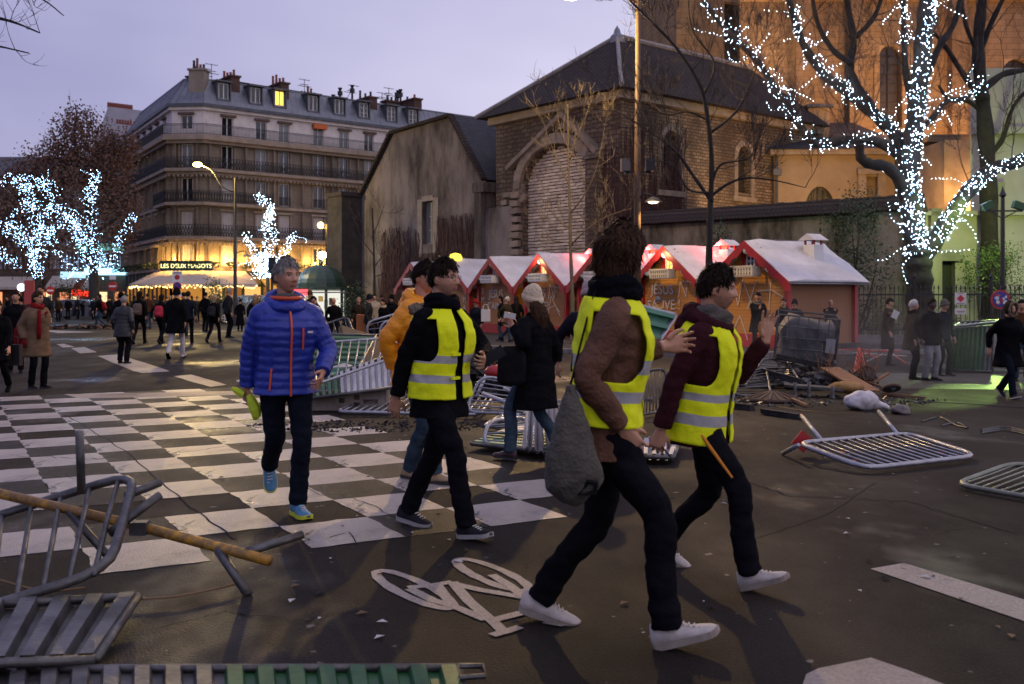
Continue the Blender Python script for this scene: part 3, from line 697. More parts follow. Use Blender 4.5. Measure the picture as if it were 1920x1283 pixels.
sh, dx_, in_, L_ = street_house('street_house', 178, 252, 118, 300, 'dark stone apartment house beside the corner block behind lit branches', 255, 4, 5)
sh2, dx2, in2, L2_ = street_house('street_house', -60, 178, 122, 330, 'dark stone terrace behind the lit plane trees on the left street', 290, 11, 4)
# lit shop fascia at the foot of the terrace
for par, dxx, x0, x1, zz, col, s, nm in ((sh, dx_, -1.0, 4.6, 4.3, (.35, .8, 1), 2.6, 'lit_shop_sign'), (sh2, dx2, 11.6, 14.6, 4.0, (.5, .8, 1), 1.2, 'lit_shop_sign'), (sh, dx_, -2.0, 4.4, 7.2, (.3, .8, .75), .6, 'lit_shop_sign'), (sh2, dx2, 13.0, 14.9, 1.8, (1, .04, .02), 3, 'red_shop_sign')):
 mb = MB(); mb.box2((0, -.35, 0), (x1 - x0, -.1, .8)); o = link(nm, mb.mesh(nm, emis(nm + str(s), col, s)), par, loc=dxx * x0 + Vector((0, -.3, zz)))
for x0, w, z in ((2.0, 7.5, 3.3), (10.5, 3.4, 3.4), (14.8, 1.0, 3.2)):
 mb = MB(); a = dx2 * x0; mb.quad(a + Vector((0, -.3, z + .9)), a + dx2 * w + Vector((0, -.3, z + .9)), a + dx2 * w + Vector((0, -2.2, z - .4)), a + Vector((0, -2.2, z - .4))); mb.quad(a + Vector((0, -2.2, z - .4)), a + dx2 * w + Vector((0, -2.2, z - .4)), a + dx2 * w + Vector((0, -2.2, z - .7)), a + Vector((0, -2.2, z - .7))); mb.build('awning', awn_m, sh2)
for par, dxx, xs_ in ((sh2, dx2, (1.2, 3.4, 5.8, 8.2, 9.6, 11.3, 12.7)), (sh, dx_, (.6, 2.4))):
 for x in xs_:
  mb = MB(); mb.box2((0, -.12, .6), (rnd.uniform(.5, 1.3), -.05, 2.3)); link('lit_shop_window', mb.mesh('lit_shop_window', emis('shop_glow' + str(rnd.randrange(3)), rnd.choice([(1, .5, .12), (1, .75, .4), (1, .35, .15)]), rnd.uniform(.8, 2))), par, loc=dxx * x)
# ---------------------------------------------------------------- rendered gable house
def frame_thing(name, label, cat, o, dx):
 """thing whose local x runs along dx, y goes into depth, z up"""
 dx = Vector(dx).normalized(); dy = Vector((-dx.y, dx.x, 0))
 M = Matrix(((dx.x, dy.x, 0, o[0]), (dx.y, dy.y, 0, o[1]), (0, 0, 1, 0), (0, 0, 0, 1)))
 return thing(name, label, cat, M=M), M
def hit(u, o, dx): return t_of(u, Vector(o), Vector(dx))
def zat(v, p): return HC + (560 - v) * p.y / F
grey_render = mk_brick('grimy_render', (.215, .185, .178), (.195, .168, .162), (.2, .17, .165), w=40, h=30, ms=0, noise_c=(.055, .046, .044), nscale=.55, mixf=.97, bump=.6)
slate = mk_brick('slate_roof', (.050, .053, .066), (.066, .069, .084), (.025, .026, .032), w=.28, h=.16, ms=.014, rough=.5, bump=.7, noise_c=(.025, .027, .03), nscale=.6)
tile_dk = mk_brick('brown_roof_tiles', (.046, .036, .033), (.066, .052, .047), (.018, .014, .013), w=.24, h=.17, ms=.02, rough=.85, bump=.9, noise_c=(.03, .025, .027), nscale=.5)
vine_m = mk('bare_vine', (.035, .016, .018), (.075, .035, .034), 3, .9)
DF = Vector((-.638, .77, 0)); GO = Vector((-1.25, 50.4, 0))        # near (right) end of the gable wall
# local frame: x from the far left end to the near right end
GL = 12.2; gA = GO + DF * GL
gable, gM = frame_thing('gable_house', 'grimy grey rendered house with mansard gable end and vine stems beside the chapel', 'building', gA, -DF)
def gx(u): return GL - hit(u, GO, DF)
def gz(u, v): p = GO + DF * hit(u, GO, DF); return zat(v, p)
prof = [(678, 372), (737, 252), (848, 219), (911, 340)]
pts = [(gx(u), gz(u, v)) for u, v in prof]
x0, x1 = pts[0][0], pts[-1][0]
wx0, wx1 = gx(792), gx(812); wz0, wz1 = gz(800, 458), gz(800, 378)
mb = MB(); wall_holes(mb, (x0, 0, 0), (1, 0, 0), x1 - x0, 0, 7.3, [(wx0 - x0, wx1 - x0, wz0, 7.29)], .45)
# upper part as vertical strips up to the roof profile, leaving the window head open
strip = sorted({*[p[0] for p in pts], wx0, wx1, *[x0 + (x1 - x0) * k / 24 for k in range(25)]})
def prof_z(x):
 for (a, za), (b, zb) in zip(pts, pts[1:]):
  if a <= x <= b: return za + (zb - za) * (x - a) / (b - a)
 return 7.3
for a, b in zip(strip, strip[1:]):
 z = wz1 if wx0 - .01 <= a and b <= wx1 + .01 else 7.3
 if min(prof_z(a), prof_z(b)) > z: mb.quad((a, 0, z), (b, 0, z), (b, 0, prof_z(b)), (a, 0, prof_z(a)))
 else: mb.add([(a, 0, min(z, prof_z(a))), (b, 0, min(z, prof_z(b))), (b, 0, max(prof_z(b), z)), (a, 0, max(z, prof_z(a)))], [(0, 1, 2, 3)])
mb.quad((wx0, 0, wz1), (wx1, 0, wz1), (wx1, .45, wz1), (wx0, .45, wz1))
mb.box2((x1 - .3, .02, 0), (x1, 9, 7.3)); mb.box2((x0, .02, 0), (x0 + .3, 9, 7.2)); mb.build('wall', grey_render, gable)
mb = MB(); mb.box2((wx0 - .45, -.04, wz0 - .7), (wx0 - .02, -.002, wz1 + .15)); mb.box2((wx1 + .02, -.04, wz0 - .7), (wx1 + .5, -.002, wz1 + .15)); mb.box2((wx0 - .02, -.04, wz1 + .02), (wx1 + .02, -.002, wz1 + .3)); mb.build('window_surround', mk('pale_repair_plaster', (.20, .17, .15), (.28, .24, .21), 2, .9, bump=.3), gable)
f_ = MB(); w, h = wx1 - wx0, wz1 - wz0
for x in (wx0 + .05, (wx0 + wx1) / 2, wx1 - .05): f_.box((x, .3, wz0 + h / 2), (.09, .06, h))
for q in (0, .33, .66, 1): f_.box(((wx0 + wx1) / 2, .3, wz0 + .04 + (h - .08) * q), (w, .05, .06))
wo = f_.build('window', mk('grey_window_paint', (.22, .22, .21), rough=.6), gable); p_ = MB(); p_.box(((wx0 + wx1) / 2, .34, wz0 + h / 2), (w, .02, h)); p_.build('pane', curtain, wo)
mb = MB()
for (a, za), (b, zb) in zip(pts, pts[1:]):
 mb.beam((a, -.12, za + .08), (b, -.12, zb + .08), .35, .16)
mb.build('verge_tile', tile_dk, gable, kind='stuff')
mb = MB()
for (a, za), (b, zb) in zip(pts, pts[1:]): mb.quad((a, .06, za + .1), (b, .06, zb + .1), (b, 13.5, zb + .1), (a, 13.5, za + .1))
mb.build('roof', slate, gable)
# dormer and side wall on the right slope
dm = MB(); dm.box2((x1 - 1.3, 3.2, 7.0), (x1 + .15, 5.4, 9.4)); dm.box2((x1 - 1.6, 2.9, 9.4), (x1 + .35, 5.7, 9.55)); dmo = dm.build('dormer', slate, gable)
p_ = MB(); p_.box2((x1 + .17, 3.5, 7.3), (x1 + .2, 5.1, 9.2)); p_.build('pane', glass, dmo)
mb = MB(); mb.box2((x1 - .55, -.32, 0), (x1 - .02, -.02, 6.9)); mb.box2((x1 - .62, -.4, 6.9), (x1 + .3, .6, 7.4)); mb.build('corner_pier', grey_render, gable)
# buttress wall end at the far left
mb = MB(); px0, px1 = gx(652), gx(679); zt = gz(665, 372); mb.box2((px0, -1.4, 0), (px1, -.02, zt)); mb.box2((px0 - .1, -1.5, zt), (px1 + .1, .1, zt + .25)); mb.build('buttress', mk('dark_buttress_stone', (.022, .018, .017), (.055, .046, .042), 1.2, .95, bump=.5), gable)
# lower wall joining the chapel
mb = MB(); mb.box2((x1 + .02, -.1, 0), (x1 + 2.2, .5, gz(911, 392))); mb.build('yard_wall', grey_render, gable)
mb = MB(); mb.box2((gx(722), -.03, gz(728, 530)), (gx(734), -.002, gz(728, 500))); mb.build('door', mk('dark_shutter', (.03, .03, .03)), gable)
mb = MB()
for k in range(560):                                   # vine stems on the lower wall
 x = rnd.choice((rnd.uniform(gx(715), gx(785)), rnd.uniform(gx(820), gx(905)), rnd.uniform(gx(820), gx(905)), rnd.uniform(gx(735), gx(905))))
 top = gz(850, 402) if x > wx1 + .3 else gz(750, 425)
 z = rnd.uniform(0, 2); zt = top * (.35 + .65 * rnd.random() ** .6); pts_ = []
 if wx0 - .5 < x < wx1 + .5: zt = min(zt, wz0 - .5)
 if zt < z + .5: continue
 xx = x
 for s in range(9): pts_.append((xx, -.04 - rnd.random() * .06, z + (zt - z) * s / 8)); xx += rnd.uniform(-.12, .12)
 mb.tube(pts_, rnd.uniform(.010, .028), 3, cap=False)
mb.build('vine_stems', vine_m, gable, kind='stuff')
# ---------------------------------------------------------------- chapel with the bricked-up arch
CO = Vector((4.75, 43.3, 0)); DSs = Vector((.763, .646, 0)); CW, CL = 8.7, 15.0
ca = CO + DF * CW
chapel, cM = frame_thing('chapel', 'old rubble stone chapel with bricked-up round arch and hipped tile roof', 'building', ca, -DF)
rubble = mk_brick('rubble_stone', (.23, .18, .14), (.14, .105, .08), (.09, .07, .056), w=.46, h=.21, ms=.03, rough=.9, bump=1.2, wob=.22, noise_c=(.058, .042, .036), nscale=.4, mixf=.8)
rubble2 = mk_brick('coursed_side_stone', (.30, .22, .155), (.17, .125, .085), (.10, .075, .052), w=.32, h=.15, ms=.024, rough=.9, bump=1.0, wob=.10, noise_c=(.055, .038, .032), nscale=.5, mixf=.75)
def cx(u): return CW - hit(u, CO, DF)
def cz(u, v): return zat(v, CO + DF * hit(u, CO, DF))
ze = 10.55
axL, axR = cx(981), cx(1108); spring = cz(1045, 345); ar = (axR - axL) / 2; axc = (axL + axR) / 2
arise = cz(1045, 272) - spring
def arch_z(x): q = max(0, 1 - ((x - axc) / ar) ** 2); return spring + arise * math.sqrt(q)
mb = MB(); zs_ = [0.0]
N = 20; xs_ = [axL + (axR - axL) * (0.5 - 0.5 * math.cos(math.pi * k / N)) for k in range(N + 1)]
mb.quad((0, 0, 0), (axL, 0, 0), (axL, 0, ze), (0, 0, ze)); mb.quad((axR, 0, 0), (CW, 0, 0), (CW, 0, ze), (axR, 0, ze))
for a, b in zip(xs_, xs_[1:]):
 mb.quad((a, 0, arch_z(a)), (b, 0, arch_z(b)), (b, 0, ze), (a, 0, ze)); mb.quad((a, 0, arch_z(a)), (a, .4, arch_z(a)), (b, .4, arch_z(b)), (b, 0, arch_z(b)))
mb.quad((axL, 0, 0), (axL, 0, spring), (axL, .4, spring), (axL, .4, 0)); mb.quad((axR, 0, 0), (axR, .4, 0), (axR, .4, spring), (axR, 0, spring))
mb.quad((axL - .1, .36, 0), (axR + .1, .36, 0), (axR + .1, .36, spring + arise + .1), (axL - .1, .36, spring + arise + .1))
mb.build('wall', rubble, chapel)
# infill bricks of the arch, each one its own part
brk = mk('pale_infill_brick', (.46, .37, .29), (.62, .52, .42), 1.5, .9, bump=.5, bscale=20, objvar=.3)
bm_ = []
for v in range(8):
 q = MB(); L = rnd.uniform(.38, .62); q.box((0, 0, 0), (L, .1, .105));
 q.v = [tuple(Vector(p) + Vector((rnd.uniform(-.02, .02), rnd.uniform(-.015, .015), rnd.uniform(-.012, .012)))) for p in q.v]; bm_.append((L, q.mesh('brick', brk)))
nb = 0; z = 3.15
while z < spring + arise - .05:
 hw = ar if z < spring else ar * math.sqrt(max(0, 1 - ((z + .06 - spring) / arise) ** 2)); x = axc - hw + .03
 while x < axc + hw - .15:
  L, me = bm_[rnd.randrange(8)]
  L = min(L, axc + hw - x)
  o = link('brick', me, chapel, loc=(x + L / 2, .33 + rnd.uniform(-.03, .02), z)); o.scale = (L / bm_[[m for _, m in bm_].index(me)][0] * .94, 1, 1.08); o.rotation_euler = (0, rnd.uniform(-.015, .015), 0)
  x += L; nb += 1
 z += .152
# rough toothing stones left and right of the arch
tooth = mk('weathered_block', (.15, .12, .095), (.25, .2, .165), 2.2, .9, bump=.8, bscale=9, objvar=.25)
def stone_at(x, y, z, w, d, h, par=chapel):
 q = MB(); q.box((0, 0, 0), (w, d, h)); q.v = [tuple(Vector(p) * rnd.uniform(.86, 1.06)) for p in q.v]
 link('stone', q.mesh('stone', tooth), par, loc=(x, y, z), rot=(rnd.uniform(-.05, .05), rnd.uniform(-.05, .05), rnd.uniform(-.1, .1)))
z = 2.6
while z < spring - .2:
 stone_at(axL - rnd.uniform(.35, .5), -.08, z, rnd.uniform(.55, .95), .4, .3)
 if rnd.random() < .6: stone_at(axL - rnd.uniform(1.1, 1.5), -.03, z + .1, rnd.uniform(.4, .7), .25, .25)
 stone_at(axR + rnd.uniform(.3, .5), -.1, z, rnd.uniform(.5, .9), .45, .3); z += rnd.uniform(.34, .46)
for k in range(17):
 a = math.pi * (k + .5) / 17;
 q = MB(); q.box((0, 0, 0), (.5, .42, (ar + .3) * math.pi / 17 * .96)); q.v = [tuple(Vector(p) * rnd.uniform(.92, 1.03)) for p in q.v]
 link('arch_stone', q.mesh('arch_stone', tooth), chapel, loc=(axc + (ar + .3) * math.cos(a), -.02, spring + (arise + .3) * math.sin(a)), rot=(0, -a, 0))
# gabled drip moulding and the right-hand buttress with sloping cap
gp = (cx(1063), cz(1063, 214)); gl_, gr = (cx(958), cz(958, 318)), (cx(1128), cz(1128, 286))
mb = MB(); mb.beam((gl_[0], -.18, gl_[1]), (gp[0], -.18, gp[1]), .4, .2); mb.beam((gp[0], -.19, gp[1]), (gr[0], -.19, gr[1]), .5, .24); mb.build('drip_moulding', tooth, chapel)
for k in range(46):                                    # rough spandrel stones under the moulding
 x = rnd.uniform(gl_[0] + .4, gr[0] - .2); zlim = gl_[1] + (gp[1] - gl_[1]) * (x - gl_[0]) / (gp[0] - gl_[0]) if x < gp[0] else gp[1] + (gr[1] - gp[1]) * (x - gp[0]) / (gr[0] - gp[0])
 lo = arch_z(min(max(x, axL), axR)) + .85 if axL < x < axR else spring - .6
 if lo < zlim - .4: stone_at(x, -.02, rnd.uniform(lo, zlim - .35), rnd.uniform(.3, .6), .22, rnd.uniform(.2, .32))
mb = MB(); bx0, bx1, bzt = cx(1112), cx(1132), cz(1122, 300); mb.box2((bx0, -.5, 0), (bx1, -.01, bzt)); mb.prism([(bx0 - .1, -.62, bzt), (bx0 - .1, 0, bzt), (bx0 - .1, 0, bzt + .7)], (bx1 - bx0 + .2, 0, 0)); mb.build('buttress', rubble, chapel)
# side wall, to the right and away (local +y from the near corner)
mb = MB()
def sy(u): return hit(u, CO, DSs)
def sz(u, v): return zat(v, CO + DSs * sy(u))
holes = [(sy(1242), sy(1271), sz(1256, 350), sz(1256, 246)), (sy(1380), sy(1404), sz(1390, 362), sz(1390, 275))]
wall_holes(mb, (CW, 0, 0), (0, 1, 0), CL, 0, ze, holes, .5, inward=(-1, 0, 0)); mb.build('side_wall', rubble2, chapel)
dgl = mk('leaded_church_glass', (.02, .017, .016), (.05, .04, .035), 14, .25, bump=.4, bscale=30)
for k, (a, b, c, d) in enumerate(holes):
 m_ = (a + b) / 2; r = (b - a) / 2
 wf = MB(); wf.box((CW - .3, m_, (c + d) / 2), (.06, .06, d - c))
 for q in range(1, 8): wf.box((CW - .3, m_, c + (d - c) * q / 8), (.05, b - a, .035))
 n_ = 8                                              # round head: corner pieces close the square hole
 for s in (-1, 1):
  for i in range(n_):
   a0, a1 = math.pi / 2 * i / n_, math.pi / 2 * (i + 1) / n_
   wf.prism([(CW - .02, m_ + s * r * math.cos(a0), d - r + r * math.sin(a0)), (CW - .02, m_ + s * r * math.cos(a1), d - r + r * math.sin(a1)), (CW - .02, m_ + s * r * math.cos(a1), d + .01), (CW - .02, m_ + s * r * math.cos(a0), d + .01)], (-.3, 0, 0), 1)
 wo = wf.build('window', [iron, rubble2], chapel); p_ = MB(); p_.box((CW - .38, m_, (c + d) / 2), (.03, b - a, d - c)); p_.build('pane', dgl, wo)
 sr = MB(); sr.box2((CW - .02, a - .28, c - .2), (CW + .06, a - .01, d - r)); sr.box2((CW - .02, b + .01, c - .2), (CW + .06, b + .28, d - r))
 sr.box2((CW - .02, a - .4, c - .45), (CW + .12, b + .4, c - .2)); sr.build('window_surround', tooth, chapel)
 for i in range(9):
  an = math.pi * (i + .5) / 9; q = MB(); q.box((0, 0, 0), (.1, (r + .15) * math.pi / 9 * .95, .3)); link('arch_stone', q.mesh('arch_stone', tooth), chapel, loc=(CW + .02, m_ + (r + .16) * math.cos(an), d - r + (r + .16) * math.sin(an)), rot=(an - math.pi / 2, 0, 0))
mb = MB(); mb.box2((CW + .01, -.2, ze - .35), (CW + .3, CL, ze)); mb.box2((-.3, -.3, ze - .35), (CW + .3, -.01, ze)); mb.build('cornice', ledge_m, chapel)
# bare creeper on the side wall near the corner
mb = MB()
for k in range(150):
 y = rnd.uniform(-.1, 3.8); zt = rnd.uniform(4.5, 9.6); q = []; yy = y
 for s in range(9): q.append((CW + .05 + rnd.random() * .04, yy, 2.0 + (zt - 2.0) * s / 8)); yy += rnd.uniform(-.14, .16)
 mb.tube(q, rnd.uniform(.014, .035), 3, cap=False)
for k in range(60):
 x = rnd.uniform(cx(1133), CW); zt = rnd.uniform(4, 8.4); q = []; xx = x
 for s in range(9): q.append((xx, -.06, 2.0 + (zt - 2.0) * s / 8)); xx += rnd.uniform(-.1, .1)
 mb.tube(q, rnd.uniform(.014, .03), 3, cap=False)
mb.build('creeper_stems', vine_m, chapel, kind='stuff')
ov = .75; apz = 14.45; e = [(-ov, -ov, ze), (CW + ov, -ov, ze), (CW + ov, CL, ze), (-ov, CL, ze)]; ap_ = (CW / 2, 4.2, apz); rg = (CW / 2, CL, apz)
mb = MB(); mb.add(e + [ap_, rg], [(0, 1, 4), (1, 2, 5, 4), (3, 0, 4, 5), (0, 3, 2, 1)]); mb.build('roof', tile_dk, chapel)
mb = MB(); mb.tube([Vector(e[1]) + Vector((0, 0, .06)), Vector(ap_) + Vector((0, 0, .08))], .1, 6); mb.tube([Vector(e[0]) + Vector((0, 0, .06)), Vector(ap_) + Vector((0, 0, .08))], .1, 6); mb.tube([Vector(ap_) + Vector((0, 0, .08)), Vector(rg) + Vector((0, 0, .08))], .13, 6)
mb.build('ridge_cap', mk('ridge_mortar', (.2, .18, .17), (.28, .26, .25), 3, .8), chapel)
mb = MB(); mb.lathe([(.42, -.35), (.34, .05), (.18, .2), (.14, .38), (.05, .52), (0, .62)], 10, ap_); mb.build('finial', zinc, chapel)
# ---------------------------------------------------------------- church: tower, nave and low aisle lit by ochre floods
ochre = mk_brick('ochre_church_stone', (.27, .20, .13), (.22, .16, .10), (.13, .095, .065), w=.75, h=.36, ms=.014, rough=.88, bump=.6, noise_c=(.12, .085, .06), nscale=.3, mixf=.7)
ashlar = mk('smooth_church_plaster', (.25, .18, .115), (.33, .245, .16), .8, .9, bump=.15)
to = P(1268, 590, 66); to.z = 0
tower, tM = frame_thing('church_tower', 'tall church tower of coursed stone rising behind the chapel roof', 'building', to, (.98, .2, 0))
mb = MB(); wall_holes(mb, (0, 0, 0), (1, 0, 0), 8.2, 0, 30, [(3.4, 5.0, 17.3, 21.4)], .6); mb.quad((0, 0, 0), (0, 0, 30), (0, 8, 30), (0, 8, 0)); mb.quad((8.2, 0, 0), (8.2, 8, 0), (8.2, 8, 30), (8.2, 0, 30)); mb.build('wall', ochre, tower)
mb = MB(); mb.box2((3.4, .55, 17.3), (5.0, .6, 21.4)); mb.build('louvre_opening', dark_in, tower)
mb = MB(); mb.box2((-.15, -.15, 16.0), (8.35, -.01, 16.3)); mb.box2((2.9, -.12, 17.0), (5.5, -.01, 17.28)); mb.build('string_course', ledge_m, tower)
no = P(1480, 590, 60); no.z = 0
nave, nM = frame_thing('church_nave', 'ochre floodlit church nave wall with tall dark arched window behind the lit tree', 'building', no, (1, 0, 0))
def nx(u): return (u - 960) * 60 / F - no.x
def nz_(v): return HC + (560 - v) * 60 / F
mb = MB(); wall_holes(mb, (-3, 0, 0), (1, 0, 0), 30, 0, 24, [(nx(1649) + 3, nx(1690) + 3, nz_(240), nz_(85)), (nx(1880) + 3, nx(1935) + 3, nz_(200), nz_(110))], .7); mb.build('wall', ochre, nave)
for (ua, ub, vb, vt) in ((1649, 1690, 240, 85), (1880, 1935, 200, 110)):
 a, b, c, d = nx(ua), nx(ub), nz_(vb), nz_(vt); r = (b - a) / 2; wf = MB()
 wf.box(((a + b) / 2, .4, (c + d) / 2), (.08, .08, d - c))
 for q in range(1, 9): wf.box(((a + b) / 2, .4, c + (d - c) * q / 9), (b - a, .06, .05))
 for s in (-1, 1):
  for i in range(8):
   a0, a1 = math.pi / 2 * i / 8, math.pi / 2 * (i + 1) / 8; m_ = (a + b) / 2
   wf.prism([(m_ + s * r * math.cos(a0), .02, d - r + r * math.sin(a0)), (m_ + s * r * math.cos(a1), .02, d - r + r * math.sin(a1)), (m_ + s * r * math.cos(a1), .02, d + .01), (m_ + s * r * math.cos(a0), .02, d + .01)], (0, .4, 0), 1)
 wo = wf.build('window', [iron, ashlar], nave); p_ = MB(); p_.box(((a + b) / 2, .5, (c + d) / 2), (b - a, .03, d - c)); p_.build('pane', dgl, wo)
 sr = MB(); sr.box2((a - .35, -.1, c), (a - .02, -.005, d - r)); sr.box2((b + .02, -.1, c), (b + .35, -.005, d - r)); sr.build('window_surround', ochre, nave)
mb = MB()
for u in (1500, 1600, 1790): mb.box2((nx(u) - .45, -.7, 0), (nx(u) + .45, -.01, 20)); mb.prism([(nx(u) - .5, -.85, 20), (nx(u) - .5, 0, 20), (nx(u) - .5, 0, 21.2)], (1.0, 0, 0))
mb.build('buttress', ochre, nave, kind='stuff')
mb = MB(); mb.box2((-3, -.5, 19.4), (27, -.01, 19.8)); mb.build('cornice', ledge_m, nave)
ao = P(1452, 590, 50); ao.z = 0
aisle, aM = frame_thing('church_aisle', 'low ochre plaster chapel wing with slate lean-to roof and dark round window', 'building', ao, (1, -.02, 0))
def ax_(u, Y=50): return (u - 960) * Y / F - ao.x
def az(v, Y=50): return HC + (560 - v) * Y / F
AW = ax_(1705); zt = az(292)
mb = MB(); wall_holes(mb, (0, 0, 0), (1, 0, 0), AW, 0, zt, [(ax_(1508), ax_(1566), az(400), az(350)), (ax_(1622), ax_(1645), az(382), az(332))], .5); mb.quad((0, 0, 0), (0, 0, zt), (0, 9, zt), (0, 9, 0)); mb.build('wall', ashlar, aisle)
a, b, c, d = ax_(1508), ax_(1566), az(400), az(350); m_ = (a + b) / 2; r = (b - a) / 2; wf = MB()
for s in (-1, 1):
 for i in range(8):
  a0, a1 = math.pi / 2 * i / 8, math.pi / 2 * (i + 1) / 8; h_ = d - c
  wf.prism([(m_ + s * r * math.cos(a0), .02, c + h_ * math.sin(a0)), (m_ + s * r * math.cos(a1), .02, c + h_ * math.sin(a1)), (m_ + s * r * math.cos(a1), .02, d + .01), (m_ + s * r * math.cos(a0), .02, d + .01)], (0, .3, 0), 1)
for q in range(1, 6): wf.box((a + (b - a) * q / 6, .2, (c + d) / 2), (.04, .04, d - c))
wo = wf.build('window', [iron, ashlar], aisle); p_ = MB(); p_.box((m_, .4, (c + d) / 2), (b - a, .03, d - c)); p_.build('pane', dgl, wo)
mb = MB(); mb.box2((ax_(1622), .3, az(382)), (ax_(1645), .33, az(332))); mb.build('blind_niche', ochre, aisle)
mb = MB()
for u in (1614, 1650): mb.box2((ax_(u) - .2, -.15, az(395)), (ax_(u) + .2, -.01, az(328)))
mb.box2((ax_(1605), -.25, az(328)), (ax_(1660), -.01, az(318))); mb.build('niche_surround', ledge_m, aisle)
mb = MB(); mb.box2((-.3, -.45, zt), (AW, .2, zt + .25)); mb.build('cornice', ledge_m, aisle)
mb = MB(); mb.add([(-.4, -.6, zt + .25), (AW, -.6, zt + .25), (AW, 8.9, zt + 3.2), (3.0, 8.9, zt + 3.2)], [(0, 1, 2, 3)]); mb.add([(-.4, -.6, zt + .25), (3.0, 8.9, zt + 3.2), (-.4, 8.9, zt + .25)], [(0, 1, 2)]); mb.build('roof', slate, aisle)
mb = MB(); mb.box2((ax_(1548), 3.2, zt + 1.0), (ax_(1590), 5.6, zt + 3.0)); do = mb.build('dormer', ashlar, aisle); mb = MB(); mb.box2((ax_(1542), 2.9, zt + 3.0), (ax_(1596), 5.8, zt + 3.15)); mb.build('dormer_roof', zinc_d, do)
mb = MB(); mb.tube([(ax_(1455), -.12, 0), (ax_(1455), -.12, zt)], .07, 6); mb.box2((ax_(1455) - .2, -.3, az(330)), (ax_(1455) + .2, -.02, az(318))); mb.build('downpipe', zinc_d, aisle)
# bright orange porch, grey buttress and the pale wing at the right
po = P(1738, 590, 46); po.z = 0
porch, pM = frame_thing('church_porch', 'small stone porch glowing orange under a floodlight right of the trunk', 'building', po, (1, 0, 0))
def px_(u, Y=46): return (u - 960) * Y / F - po.x
def pz(v, Y=46): return HC + (560 - v) * Y / F
mb = MB(); mb.box2((0, 0, 0), (px_(1800), 4, pz(268))); mb.build('wall', ochre, porch); mb = MB(); mb.box2((-.3, -.3, pz(268)), (px_(1812), 4.2, pz(254))); mb.box2((-.15, -.15, pz(282)), (px_(1806), -.01, pz(276))); mb.build('cornice', ochre, porch)
mb = MB(); q = [(px_(1738 + 40 + 26 * math.cos(math.pi * i / 10)) , -.02, pz(348) + .7 * math.sin(math.pi * i / 10)) for i in range(11)] ; mb.prism(q + [(px_(1752), -.02, 0), (px_(1804), -.02, 0)], (0, -.03, 0)); mb.build('doorway', dark_in, porch)
mb = MB(); mb.box2((px_(1772, 43.5), -2.4, 0), (px_(1836, 43.5), -.05, pz(262, 43.5))); mb.build('buttress', mk('grey_weathered_stone', (.13, .115, .10), (.22, .195, .17), .9, .9, bump=.5), porch)
wo_ = P(1700, 590, 38.5); wo_.z = 0
wing, wM = frame_thing('presbytery_wing', 'pale rendered wing with pilaster and cornice lit yellow green at the right edge', 'building', wo_, (1, -.03, 0))
def wx(u, Y=38.5): return (u - 960) * Y / F - wo_.x
def wz(v, Y=38.5): return HC + (560 - v) * Y / F
cream = mk('cream_render', (.42, .40, .33), (.52, .50, .42), .7, .9, bump=.15)
greenish = mk('greenish_render', (.20, .21, .15), (.40, .38, .30), .9, .95, bump=.3, stretch=(1, 1, .35))  # greenish to paler tone, drawn out vertically
mb = MB(); wall_holes(mb, (0, 0, 0), (1, 0, 0), 12, 0, wz(405), [(wx(1764), wx(1790), .1, wz(488))], .4); mb.quad((wx(1834), .8, wz(405)), (12, .8, wz(405)), (12, .8, wz(120)), (wx(1834), .8, wz(120))); mb.quad((0, 0, wz(405)), (12, 0, wz(405)), (12, .8, wz(405)), (0, .8, wz(405))); mb.build('wall', cream, wing)
mb = MB(); mb.box2((wx(1764), .36, .1), (wx(1790), .4, wz(488))); mb.build('door', mk('black_green_door', (.01, .014, .012), rough=.5), wing)
mb = MB(); mb.box2((wx(1750), -.25, wz(490)), (wx(1802), -.01, wz(478))); mb.box2((wx(1756), -.15, wz(478)), (wx(1796), -.01, wz(472))); mb.build('door_hood', greenish, wing)
mb = MB(); mb.box2((wx(1846), -.45, 0), (wx(1872), -.01, wz(345))); mb.box2((wx(1740), -.3, 0), (wx(1760), -.01, wz(392))); mb.build('pilaster', greenish, wing)
mb = MB(); mb.box2((wx(1700), -.3, wz(405)), (12, -.01, wz(397))); mb.box2((wx(1834), .4, wz(248)), (12, .79, wz(236))); mb.build('cornice', cream, wing)
# ---------------------------------------------------------------- garden wall with tiled coping
ga, gb = Vector((5.5, 42.0, 0)), Vector((14.3, 34.8, 0))
gdir = (gb - ga).normalized(); gwl = (gb - ga).length
gwall, gwM = frame_thing('garden_wall', 'stained garden wall with dark tiled coping running behind the chalets', 'wall', ga, gdir)
stain_w = mk_brick('stained_garden_render', (.25, .225, .185), (.22, .20, .165), (.2, .18, .15), w=30, h=30, ms=0, noise_c=(.035, .032, .022), nscale=.75, mixf=.97, bump=.5)
mb = MB(); mb.box2((0, 0, 0), (gwl, .5, 4.6)); mb.build('wall', stain_w, gwall)
mb = MB(); mb.prism([(0, -.35, 4.6), (0, .85, 4.6), (0, .25, 5.15)], (gwl, 0, 0)); mb.build('coping_bed', tile_dk, gwall)
n_ = 46; tq = MB()
for s in range(7): pass
tq.loft([[Vector((x, .16 * math.cos(a), .09 * math.sin(a))) for a in [math.pi * k / 5 for k in range(6)]] for x in (-.12, .12)], cap=False); tme = tq.mesh('coping_tile', tile_dk)
for i in range(n_):
 o = link('coping_tile', tme, gwall, loc=((i + .5) * gwl / n_, .25, 5.12 + rnd.uniform(-.015, .015)), rot=(0, rnd.uniform(-.04, .04), 0))
 o2 = MB() if i == 0 else None
rt = MB(); rt.beam((0, -.42, 0), (0, .12, .52), .19, .05); rme = rt.mesh('slope_tile', tile_dk)
